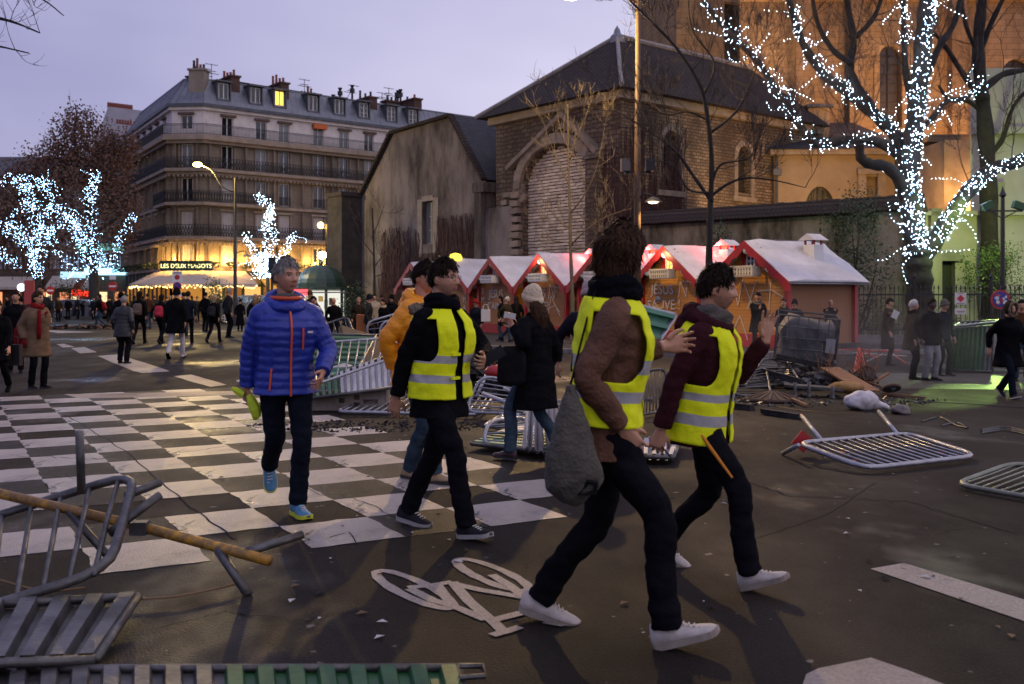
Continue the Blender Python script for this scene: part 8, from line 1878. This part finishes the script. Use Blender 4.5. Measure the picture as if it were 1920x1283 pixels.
mb = MB(); q = [P(668, 590, 30), P(690, 592, 30), P(692, 640, 30), P(668, 640, 30)]; mb.prism(q, (0, .5, 0)); tag(link('red_orange_box', mb.mesh('red_orange_box', mk('orange_crate', (.40, .13, .03), rough=.7))), 'orange wooden planter box behind the barrier pile', 'planter')
barrier('crowd barrier lying flat in front of the concrete block', g(632, 772, .06), g(690, 742, .10), g(925, 744, .14), g(900, 778, .05), nb=1, r=.022)
t_ = [o for o in bpy.data.objects if o.get('label', '').startswith('crowd barrier lying flat in front')][0]; bpy.context.view_layer.update(); o0 = t_.location.copy()
for k in range(18): q = (k + .6) / 18.4; a, b = g(690, 742, .10).lerp(g(925, 744, .14), q), g(632, 772, .06).lerp(g(900, 778, .05), q); mb = MB(); mb.tube([a - o0, b - o0], .010, 6); mb.build('bar', galv, t_, smooth=True)
barrier('short piece of crowd barrier flat on the road left of the man in blue', g(440, 716, .05), g(500, 702, .1), g(575, 704, .1), g(545, 726, .05), nb=8, r=.02)
barrier('crowd barrier lying beyond the woman in the beanie', g(905, 800, .05), g(985, 752, .12), g(1062, 752, .16), g(1030, 800, .05), nb=9, r=.021)
barrier('crumpled barrier end curling up by the green panel', g(905, 838, .05), P(915, 790, 10.2), P(985, 782, 10.6), g(1000, 838, .05), nb=3, r=.021, rb=.012)
panel('small green striped panel flat under the woman in the beanie', g(884, 836, .05), g(960, 806, .1), g(1060, 806, .1), g(1030, 852, .05), n=8, cols=(0,), depth=.04, split=((0, 2), (.3, 0), (.6, 1)))
for k, (a, b, r_, lab) in enumerate(((P(913, 700, 13.5), P(893, 745, 13.3), .022, 'straight white pipe poking up left of the burnt heap'), (P(906, 738, 12.4), P(968, 762, 11.8), .026, 'thick white pipe slanting down over the burnt heap'), (P(965, 738, 12.0), P(972, 790, 11.6), .022, 'white pipe stub upright beside the long coat'), (P(945, 728, 12.2), P(972, 740, 12.0), .02, 'bent white pipe end beside the long coat'), (P(940, 764, 11.4), P(980, 772, 11.2), .024, 'short white pipe above the crumpled barrier'), (P(925, 796, 11.0), P(958, 770, 11.4), .022, 'grey pipe crossing the crumpled barrier'))):
 mb = MB(); mb.tube([a, b], r_, 8); tag(link('metal_pipe', mb.mesh('metal_pipe', white_s if k < 4 else galv, True)), lab, 'pipe')
barrier('silver crowd barrier half buried upright in the burnt heap', g(872, 772, .08), P(902, 704, 12.8), P(1000, 722, 13.0), g(990, 778, .08), nb=8, r=.02, rb=.01)
barrier('dark sooty barrier tangled behind the green striped panel', P(575, 620, 17.2), P(652, 594, 17.4), P(664, 628, 16.8), P(580, 642, 16.7), nb=7, r=.02, rb=.009, mat=galv_d)
# crumpled silver sheet, a fan of folds
mb = MB(); ap = [P(986, 768, 10.1), P(1042, 758, 10.4)]; n_ = 11
for k in range(n_):
 q0, q1 = k / n_, (k + 1) / n_; f = lambda q, kk: ap[0].lerp(ap[1], q) + Vector((0, -.06 * (kk % 2), .03 * (kk % 2))); e = lambda q, kk: g(978, 848, .04).lerp(g(1062, 860, .03), q) + Vector((rnd.uniform(-.02, .02), -.10 * (kk % 2), .07 * (kk % 2)))
 mb.quad(f(q0, k), f(q1, k + 1), e(q1, k + 1), e(q0, k))
tag(link('crumpled_sheet', mb.mesh('crumpled_sheet', white_s)), 'crumpled silver sheet folded like a fan beside the woman in the beanie', 'metal sheet')
def heap(name, label, c, rx, ry, h, n, size, mats, kind='stuff', seed=3):
 hr = random.Random(seed); mb = MB()
 for k in range(n):
  a, q = hr.uniform(0, 6.28), math.sqrt(hr.random()); x, y = q * math.cos(a), q * math.sin(a); z = h * (1 - q * q) * hr.random(); s = size * hr.uniform(.4, 1.5)
  M = Matrix.Rotation(hr.uniform(0, 6), 3, 'Z') @ Matrix.Rotation(hr.uniform(-.7, .7), 3, 'X') @ Matrix.Rotation(hr.uniform(-.7, .7), 3, 'Y')
  mb.box((x * rx, y * ry, z + s * .25), (s * hr.uniform(.5, 2.4), s * hr.uniform(.4, 1), s * hr.uniform(.2, .6)), M, hr.randrange(len(mats)))
 mb.v = [tuple(Vector(p) + Vector((hr.uniform(-1, 1), hr.uniform(-1, 1), hr.uniform(-.4, .8))) * size * .12) for p in mb.v]
 o = link(name, mb.mesh(name, mats), None, label, loc=c);
 if kind: o['kind'] = kind
 return o
heap('burnt_rubbish', 'black burnt rubbish heaped behind the white pipes', G(915, 742), .75, .6, .65, 260, .13, [char, char, mk('ash', (.04, .037, .036), (.07, .065, .06), 8, .95)])
heap('soot_crumbs', 'black soot and crumbs strewn over the road before the flat barrier', G(700, 800), 1.5, .55, .01, 520, .022, [char], seed=5)
heap('soot_crumbs', 'dark soot patch by the right burnt heap', G(1480, 752), 2.4, .9, .02, 420, .03, [char, galv_d], seed=8)
heap('burnt_rubbish', 'grey ash and charred timber heap in front of the wire cage', G(1500, 722), 1.25, .9, .38, 300, .13, [char, char, galv_d], seed=6)
heap('burnt_rubbish', 'small dark leaf heap on the far road by the black car', G(180, 617), 2.6, .8, .12, 160, .16, [char, leaf_m], seed=9)
red_m = mk('red_plastic', (.40, .02, .02), rough=.4)
mb = MB(); mb.ball((0, 0, 0), (.20, .12, .10), 10, 7); mb.v = [tuple(Vector(p) * (1 + .25 * noise.noise(Vector(p) * 9))) for p in mb.v]; mb.tube([(-.08, 0, .08), (-.06, 0, .17), (.0, 0, .18), (.02, 0, .10)], .012, 5, mi=1); tag(link('red_canister', mb.mesh('red_canister', [red_m, yel], True), loc=P(938, 698, 13.0)), 'red plastic canister with yellow handle on the burnt heap', 'canister')
# green panel held up behind the long-haired man, silver sheet at his feet
panel('pale green corrugated fence panel propped up behind the long-haired man', P(1165, 566, 12.2), P(1266, 592, 12.0), P(1205, 690, 11.6), P(1110, 676, 11.8), n=1, cols=(2,), depth=.01, fr=.032)
t_ = [o for o in bpy.data.objects if o.get('label', '').startswith('pale green corrugated')][0]; bpy.context.view_layer.update(); o0 = t_.location.copy(); a0, b0_, c0_, d0 = P(1165, 566, 12.2), P(1266, 592, 12.0), P(1205, 690, 11.6), P(1110, 676, 11.8)
for k in range(5): q = (k + .25) / 5; mb = MB(); mb.beam(a0.lerp(d0, q) - o0 + Vector((0, -.04, .0)), b0_.lerp(c0_, q) - o0 + Vector((0, -.04, 0)), .05, .13, up=(0, -1, .3)); mb.build('rib', green_l, t_)
panel('silver corrugated sheet on the road behind the two vest wearers', g(1180, 832, .06), g(1275, 832, .05), g(1262, 864, .04), g(1185, 862, .05), n=5, cols=(1,), depth=.06)
barrier('grey crowd barrier propped in the heap between the vest wearers', P(1190, 700, 13), P(1250, 690, 13.3), g(1245, 770, .05), g(1190, 780, .05), nb=9, r=.018, mat=galv_d)
barrier('sooty crowd barrier lying before the burnt heap right of the young man', g(1376, 742, .04), P(1392, 700, 16), P(1436, 690, 16.4), g(1446, 742, .04), nb=8, r=.02, mat=galv_d)
barrier('second sooty barrier tilted on the burnt heap', g(1395, 728, .1), P(1432, 672, 17), P(1475, 676, 17.2), P(1500, 716, 16.2), nb=10, r=.02, mat=galv_d)
# wire cage with grey liner
t = thing('wire_cage', 'battered wire pallet cage with torn grey liner on the burnt heap', 'cage', P(1506, 690, 18.3)); t.rotation_euler = (R(4), R(5), R(-14)); M_ = Matrix.Identity(3); w_, d_, h_ = 1.05, .95, .98
mb = MB()
for x in (-w_ / 2, w_ / 2):
 for y in (-d_ / 2, d_ / 2): mb.tube([(x, y, 0), (x, y, h_)], .016, 6)
for z in (0, h_): mb.tube([(-w_ / 2, -d_ / 2, z), (w_ / 2, -d_ / 2, z), (w_ / 2, d_ / 2, z), (-w_ / 2, d_ / 2, z)], .016, 6, closed=True)
mb.build('frame', galv_d, t)
for k in range(1, 6):
 for (a, b) in (((-w_ / 2 + w_ * k / 6, -d_ / 2, 0), (-w_ / 2 + w_ * k / 6, -d_ / 2, h_)), ((w_ / 2, -d_ / 2 + d_ * k / 6, 0), (w_ / 2, -d_ / 2 + d_ * k / 6, h_))): mb = MB(); mb.tube([a, b], .009, 5); mb.build('wire', galv_d, t)
for k in range(1, 5):
 z = h_ * k / 5; mb = MB(); mb.tube([(-w_ / 2, -d_ / 2, z), (w_ / 2, -d_ / 2, z), (w_ / 2, d_ / 2, z)], .009, 5); mb.build('wire', galv_d, t)
mb = MB(); lr = []
for z, q in ((.05, .88), (.3, .92), (.55, .90), (.75, .93), (.86, .8)): lr.append([Vector((w_ / 2 * q * math.copysign(abs(math.cos(a)) ** .5, math.cos(a)), d_ / 2 * q * math.copysign(abs(math.sin(a)) ** .5, math.sin(a)), z + .10 * math.sin(a * 3 + 1) * (z > .6))) for a in [2 * math.pi * k / 24 for k in range(24)]])
mb.loft(lr); mb.v = [tuple(Vector(p) + Vector((1, 1, .6)) * .05 * noise.noise(Vector(p) * 5)) for p in mb.v]; mb.build('torn_liner', mk('sooty_liner', (.035, .034, .035), (.12, .115, .115), 2.5, .7, bump=.4), t, smooth=True)
mb = MB(); mb.box((w_ / 2 - .12, -d_ / 2 - .02, .5), (.16, .01, .26)); mb.build('label_plate', mk('grey_plate', (.28, .27, .27), rough=.5), t)
# sticks, planks, wheel, cone, stubs
def plank(name, lab, a, b, w, h, mat, cat='plank'):
 mb = MB(); mb.beam(Vector(a), Vector(b), w, h); mb.v = [tuple(Vector(p) + Vector((rnd.uniform(-1, 1), rnd.uniform(-1, 1), rnd.uniform(-1, 1))) * min(w, h) * .12) for p in mb.v]; return tag(link(name, mb.mesh(name, mat)), lab, cat)
plank('wooden_plank', 'wide brown plank leaning down from the burnt heap beside the cone', P(1556, 690, 16.8), g(1632, 734, .08), .34, .03, plank_m)
plank('charred_beam', 'long charred beam lying across the burnt heap', P(1420, 694, 16.4), P(1505, 718, 15.8), .12, .10, char, 'beam')
plank('charred_beam', 'charred beam on top of the heap under the cage', P(1455, 668, 17), P(1560, 690, 17), .10, .08, char, 'beam')
plank('charred_log', 'black charred log on the bare road before the round basket lid', g(1432, 771, .04), g(1502, 781, .04), .12, .07, char, 'log')
plank('charred_log', 'short black log stub right of the raised hand vest', g(1376, 761, .04), g(1410, 764, .04), .12, .08, char, 'log')
plank('wooden_lath', 'thin pale lath pointing up right of the cart wheel', P(1638, 718, 17), P(1666, 700, 17.4), .04, .03, plank_m); plank('wooden_lath', 'pale lath lying below the cart wheel', g(1625, 716, .1), g(1655, 726, .04), .05, .03, plank_m); plank('wooden_lath', 'brown lath on the ground right of the white sack', g(1655, 738, .03), g(1735, 746, .03), .05, .03, plank_m)
plank('wooden_lath', 'thin rusty lath beside the round basket lid', g(1484, 748, .06), g(1512, 760, .03), .05, .03, plank_m)
for k, (u, v0, v1) in enumerate(((1491, 718, 744), (1517, 716, 745), (1561, 724, 748))):
 mb = MB(); p = g(u, v1, 0); mb.lathe([(.045, 0), (.04, .02), (.028, .1), (.032, (v1 - v0) * p.y / F)], 10); tag(link('metal_post', mb.mesh('metal_post', galv_d, True), loc=p), ('left metal furniture leg standing in front of the heap', 'middle flared metal leg in front of the heap', 'right metal leg by the foam lump')[k], 'post')
plank('metal_rail', 'grey metal bench rail lying on the three legs before the heap', P(1470, 722, 15.6), P(1580, 730, 15.4), .3, .04, galv_d, 'rail')
mb = MB(); mb.ball((0, 0, 0), (.26, .15, .09), 14, 9); mb.v = [tuple(Vector(p) * (1 + .3 * noise.noise(Vector(p) * 11))) for p in mb.v]; tag(link('foam_lump', mb.mesh('foam_lump', mk('ochre_foam', (.26, .14, .04), (.36, .21, .08), 9, .95, bump=.5), True), loc=P(1586, 726, 15.4)), 'ochre foam lump lying by the plank end', 'foam')
tk = random.Random(4); mb = MB()
for k in range(46):
 a = Vector((tk.uniform(-.5, .5), tk.uniform(-.3, .3), tk.uniform(0, .1))); mb.tube([a, a + Vector((tk.uniform(-.35, .35), tk.uniform(-.2, .2), tk.uniform(.2, .6)))], .006, 4)
o = link('thin_twigs', mb.mesh('thin_twigs', plank_m), loc=P(1585, 715, 16.8)); o['kind'] = 'stuff'; o['label'] = 'tangle of thin twigs sticking out of the heap left of the cone'
t = thing('traffic_cone', 'orange red traffic cone standing behind the cart wheel', 'cone', G(1612, 702)); mb = MB(); mb.lathe([(.145, .03), (.13, .04), (.035, .52), (.025, .53), (0, .53)], 18); mb.build('cone_body', mk('cone_red', (.55, .035, .02), (.62, .05, .03), 5, .5), t, smooth=True); mb = MB(); mb.box((0, 0, .018), (.36, .36, .034)); mb.build('base', mk('cone_red', (.55, .035, .02)), t)
def wheel(label, c, M, r):
 t = thing('cart_wheel', label, 'wheel', M=Matrix.Translation(c) @ M.to_4x4()); mb = MB(); mb.tube([(r * math.cos(a), 0, r * math.sin(a)) for a in [2 * math.pi * k / 22 for k in range(22)]], r * .22, 8, closed=True); mb.build('tyre', mk('brown_tyre', (.07, .045, .03), (.12, .08, .05), 9, .8), t, smooth=True); mb = MB(); mb.loft([[Vector((r * .8 * math.cos(a), y, r * .8 * math.sin(a))) for a in [2 * math.pi * k / 18 for k in range(18)]] for y in (-.02, .02)]); mb.lathe([(.05, -.06), (.05, .06)], 10); mb.build('hub', mk('blue_grey_hub', (.05, .07, .09), (.1, .13, .15), 8, .5), t); return t
wheel('small cart wheel with blue grey hub standing in the rubbish', P(1627, 700, 17.0), Matrix.Rotation(R(-30), 3, 'Z'), .12); wheel('brown tyre ring lying further right in the rubbish', P(1672, 728, 15.6), Matrix.Rotation(R(60), 3, 'X'), .12)
t = thing('basket_lid', 'round brown ribbed basket lid lying on the road before the heap', 'basket lid', G(1449, 752)); mb = MB(); mb.lathe([(.38, .0), (.40, .03), (.34, .05), (.10, .13), (0, .14)], 24); mb.build('cone_top', mk('brown_wicker', (.06, .035, .022), (.11, .07, .045), 12, .9, bump=.5), t)
for k in range(16): a = 2 * math.pi * k / 16; mb = MB(); mb.beam((.06 * math.cos(a), .06 * math.sin(a), .14), (.37 * math.cos(a), .37 * math.sin(a), .055), .016, .02); mb.build('rib', mk('pale_rib', (.14, .09, .06), rough=.8), t)
mb = MB(); mb.tube([(.39 * math.cos(a), .39 * math.sin(a), .03) for a in [2 * math.pi * k / 28 for k in range(28)]], .028, 6, closed=True); mb.build('rim', mk('brown_wicker', (.06, .035, .022)), t)
# white sack and grey rubble
mb = MB(); mb.ball((0, 0, .12), (.24, .17, .14), 22, 14); mb.tube([(.14, 0, .09), (.27, -.03, .05), (.36, -.05, .03)], [.08, .05, .025], 10)
sk_ = remesh(mb, .014, 1, lambda p: .025 * noise.noise(p * 7) + .012 * noise.noise(p * 16), (mk('white_sack', (.50, .46, .46), (.64, .60, .60), 6, .6, bump=.2),), 'plastic_sack'); tag(link('plastic_sack', sk_, loc=G(1616, 768)), 'crumpled white plastic sack lying on the road right of the heap', 'sack')
mb = MB(); mb.ball((0, 0, .05), (.14, .10, .075), 14, 9); sk_ = remesh(mb, .014, 0, lambda p: .04 * noise.noise(p * 9), (mk('grey_rubble', (.13, .11, .10), (.26, .23, .21), 7, .9, bump=.5),), 'rubble_lump'); tag(link('rubble_lump', sk_, loc=G(1690, 776)), 'grey rubble lump right of the white sack', 'rubble')
for k, (pl, lab) in enumerate((([(1728, 790), (1762, 782), (1790, 796), (1815, 802)], 'black strap bent in an angle right of the grey rubble'), ([(1765, 798), (1795, 792), (1812, 803)], 'short black strap curled beside the angled one'), ([(1840, 806), (1885, 800), (1930, 810)], 'black strap bundle near the right edge'), ([(1700, 752), (1790, 756), (1920, 764)], 'long black cable along the cobbles at right'), ([(1455, 762), (1530, 772), (1620, 775)], 'thin tan cord below the white sack'))):
 mb = MB()
 for j in range(3 if k == 2 else 1): mb.tube(smooth_line([g(u, v + j * 3, .015) for u, v in pl]), .014 if k != 4 else .006, 5, flat=(1, .5))
 tag(link('black_strap' if k < 3 else 'cable', mb.mesh('strap', mk('tan_strap', (.20, .12, .05)) if k == 4 else mk('black_plastic', (.012, .012, .012), rough=.4))), lab, 'strap' if k < 3 else 'cable')
# far poles on the pavement edge behind the cone, and the green skip-like stack of panels
for k, (a, b) in enumerate((((1570, 655), (1690, 660)), ((1600, 662), (1700, 668)), ((1622, 660), (1645, 672)), ((1625, 678), (1655, 664)), ((1660, 655), (1700, 682)))):
 mb = MB(); p, q = g(*a, .12), g(*b, .16); mb.tube([p, q], .018, 6); tag(link('fence_pole', mb.mesh('fence_pole', galv if k % 2 else red_m)), ('long red and white fence pole on the pavement by the end chalet', 'long grey pole lying parallel to the red one', 'short red pole crossing behind the cone', 'short grey pole leaning across the long ones', 'red pole end beside the overcoated man')[k], 'pole')
Yb = 20.6
for k, dy in enumerate((0, .14, .28)):
 panel(('green corrugated fence panel standing in front of the stack by the hooded youth', 'second corrugated panel in the stack by the hooded youth', 'rearmost corrugated panel in the stack by the hooded youth')[k], P(1790 + k * 6, 617 - k * 6, Yb + dy), P(1866 + k * 4, 611 - k * 5, Yb + dy), g(1862 + k * 4, 698, .02) + Vector((0, dy, 0)), g(1784 + k * 6, 694, .02) + Vector((0, dy, 0)), n=9, cols=(0,), depth=.05, split=((0, 0), (.72, 3)))
barrier('crowd barrier resting on top of the stacked green panels', P(1788, 612, 20.4), P(1862, 604, 20.4), P(1880, 600, 21.1), P(1800, 604, 21.1), nb=8, r=.016, rb=.008)
# litter
lr_ = random.Random(11); mats = [mk('litter_white', (.5, .48, .46), rough=.8), mk('litter_red', (.35, .02, .03), rough=.6), mk('litter_brown', (.14, .08, .04), rough=.8), char]
mb = MB()
for k in range(190):
 u, v = lr_.uniform(380, 1900), 640 + 560 * lr_.random() ** 1.7
 p = G(u, v); s = lr_.uniform(.008, .035); a = lr_.uniform(0, 6); c, d = math.cos(a) * s, math.sin(a) * s; z = .009
 mb.add([(p.x - c, p.y - d, z), (p.x + d * .6, p.y - c * .6, z + s * .3), (p.x + c, p.y + d, z), (p.x - d * .6, p.y + c * .6, z + s * .2)], [(0, 1, 2, 3)], lr_.choice((0, 0, 2, 2, 3, 3, 3)))
for k in range(26):
 u, v = lr_.uniform(1510, 1790), lr_.uniform(828, 868); p = G(u, v); s = lr_.uniform(.02, .06); a = lr_.uniform(0, 6); c, d = math.cos(a) * s, math.sin(a) * s
 mb.add([(p.x - c, p.y - d, .012), (p.x + d * .6, p.y - c * .6, .03), (p.x + c, p.y + d, .012), (p.x - d * .6, p.y + c * .6, .02)], [(0, 1, 2, 3)], lr_.choice((0, 0, 1, 3)))
o = link('litter', mb.mesh('litter', mats)); o['kind'] = 'stuff'; o['label'] = 'scraps of paper and grit scattered over the road'
mb = MB(); mb.box((0, 0, 0), (.15, .02, .16), Matrix.Rotation(R(40), 3, 'Y')); tag(link('red_wrapper', mb.mesh('red_wrapper', red_m), loc=g(1505, 828, .14)), 'red and white wrapper caught on the corner of the flat barrier', 'wrapper')
mb = MB(); mb.add([(-.14, -.08, .01), (.12, -.10, .02), (.16, .06, .03), (.02, .12, .06), (-.12, .08, .02)], [(0, 1, 2, 3, 4)]); tag(link('paper_scrap', mb.mesh('paper_scrap', mats[0]), loc=P(640, 690, 14.0)), 'white paper scrap caught in the tilted barrier', 'paper')
# ---------------------------------------------------------------- thin smoke drifting off the burnt heap
sm = bpy.data.materials.new('thin_smoke'); sm.use_nodes = True; n, l = sm.node_tree.nodes, sm.node_tree.links; n.clear()
o_ = n.new('ShaderNodeOutputMaterial'); pv = n.new('ShaderNodeVolumePrincipled'); pv.inputs['Color'].default_value = (.72, .72, .78, 1); pv.inputs['Anisotropy'].default_value = .2
tc = n.new('ShaderNodeTexCoord'); nz = n.new('ShaderNodeTexNoise'); nz.inputs['Scale'].default_value = .55; nz.inputs['Detail'].default_value = 3; l.new(tc.outputs['Object'], nz.inputs['Vector'])
rp = n.new('ShaderNodeMapRange'); rp.inputs['From Min'].default_value = .42; rp.inputs['From Max'].default_value = .72; rp.inputs['To Max'].default_value = .10; l.new(nz.outputs[0], rp.inputs['Value'])
ln_ = n.new('ShaderNodeVectorMath'); ln_.operation = 'MULTIPLY'; l.new(tc.outputs['Object'], ln_.inputs[0]); ln_.inputs[1].default_value = (1 / 3.6, 1 / 3.4, 1 / 1.5)
le = n.new('ShaderNodeVectorMath'); le.operation = 'LENGTH'; l.new(ln_.outputs[0], le.inputs[0]); fo = n.new('ShaderNodeMapRange'); fo.inputs['From Min'].default_value = 1; fo.inputs['From Max'].default_value = .3; l.new(le.outputs['Value'], fo.inputs['Value'])
mu = n.new('ShaderNodeMath'); mu.operation = 'MULTIPLY'; l.new(rp.outputs[0], mu.inputs[0]); l.new(fo.outputs[0], mu.inputs[1]); l.new(mu.outputs[0], pv.inputs['Density']); l.new(pv.outputs[0], o_.inputs['Volume'])
sm.cycles.volume_step_rate = 1.0 if hasattr(sm.cycles, 'volume_step_rate') else None
mb = MB(); mb.ball((0, 0, 0), (3.6, 3.4, 1.5), 20, 12); o = mb.build('smoke', sm, kind='stuff', loc=P(1545, 672, 18.8), label='thin grey smoke drifting over the burnt heap at right')
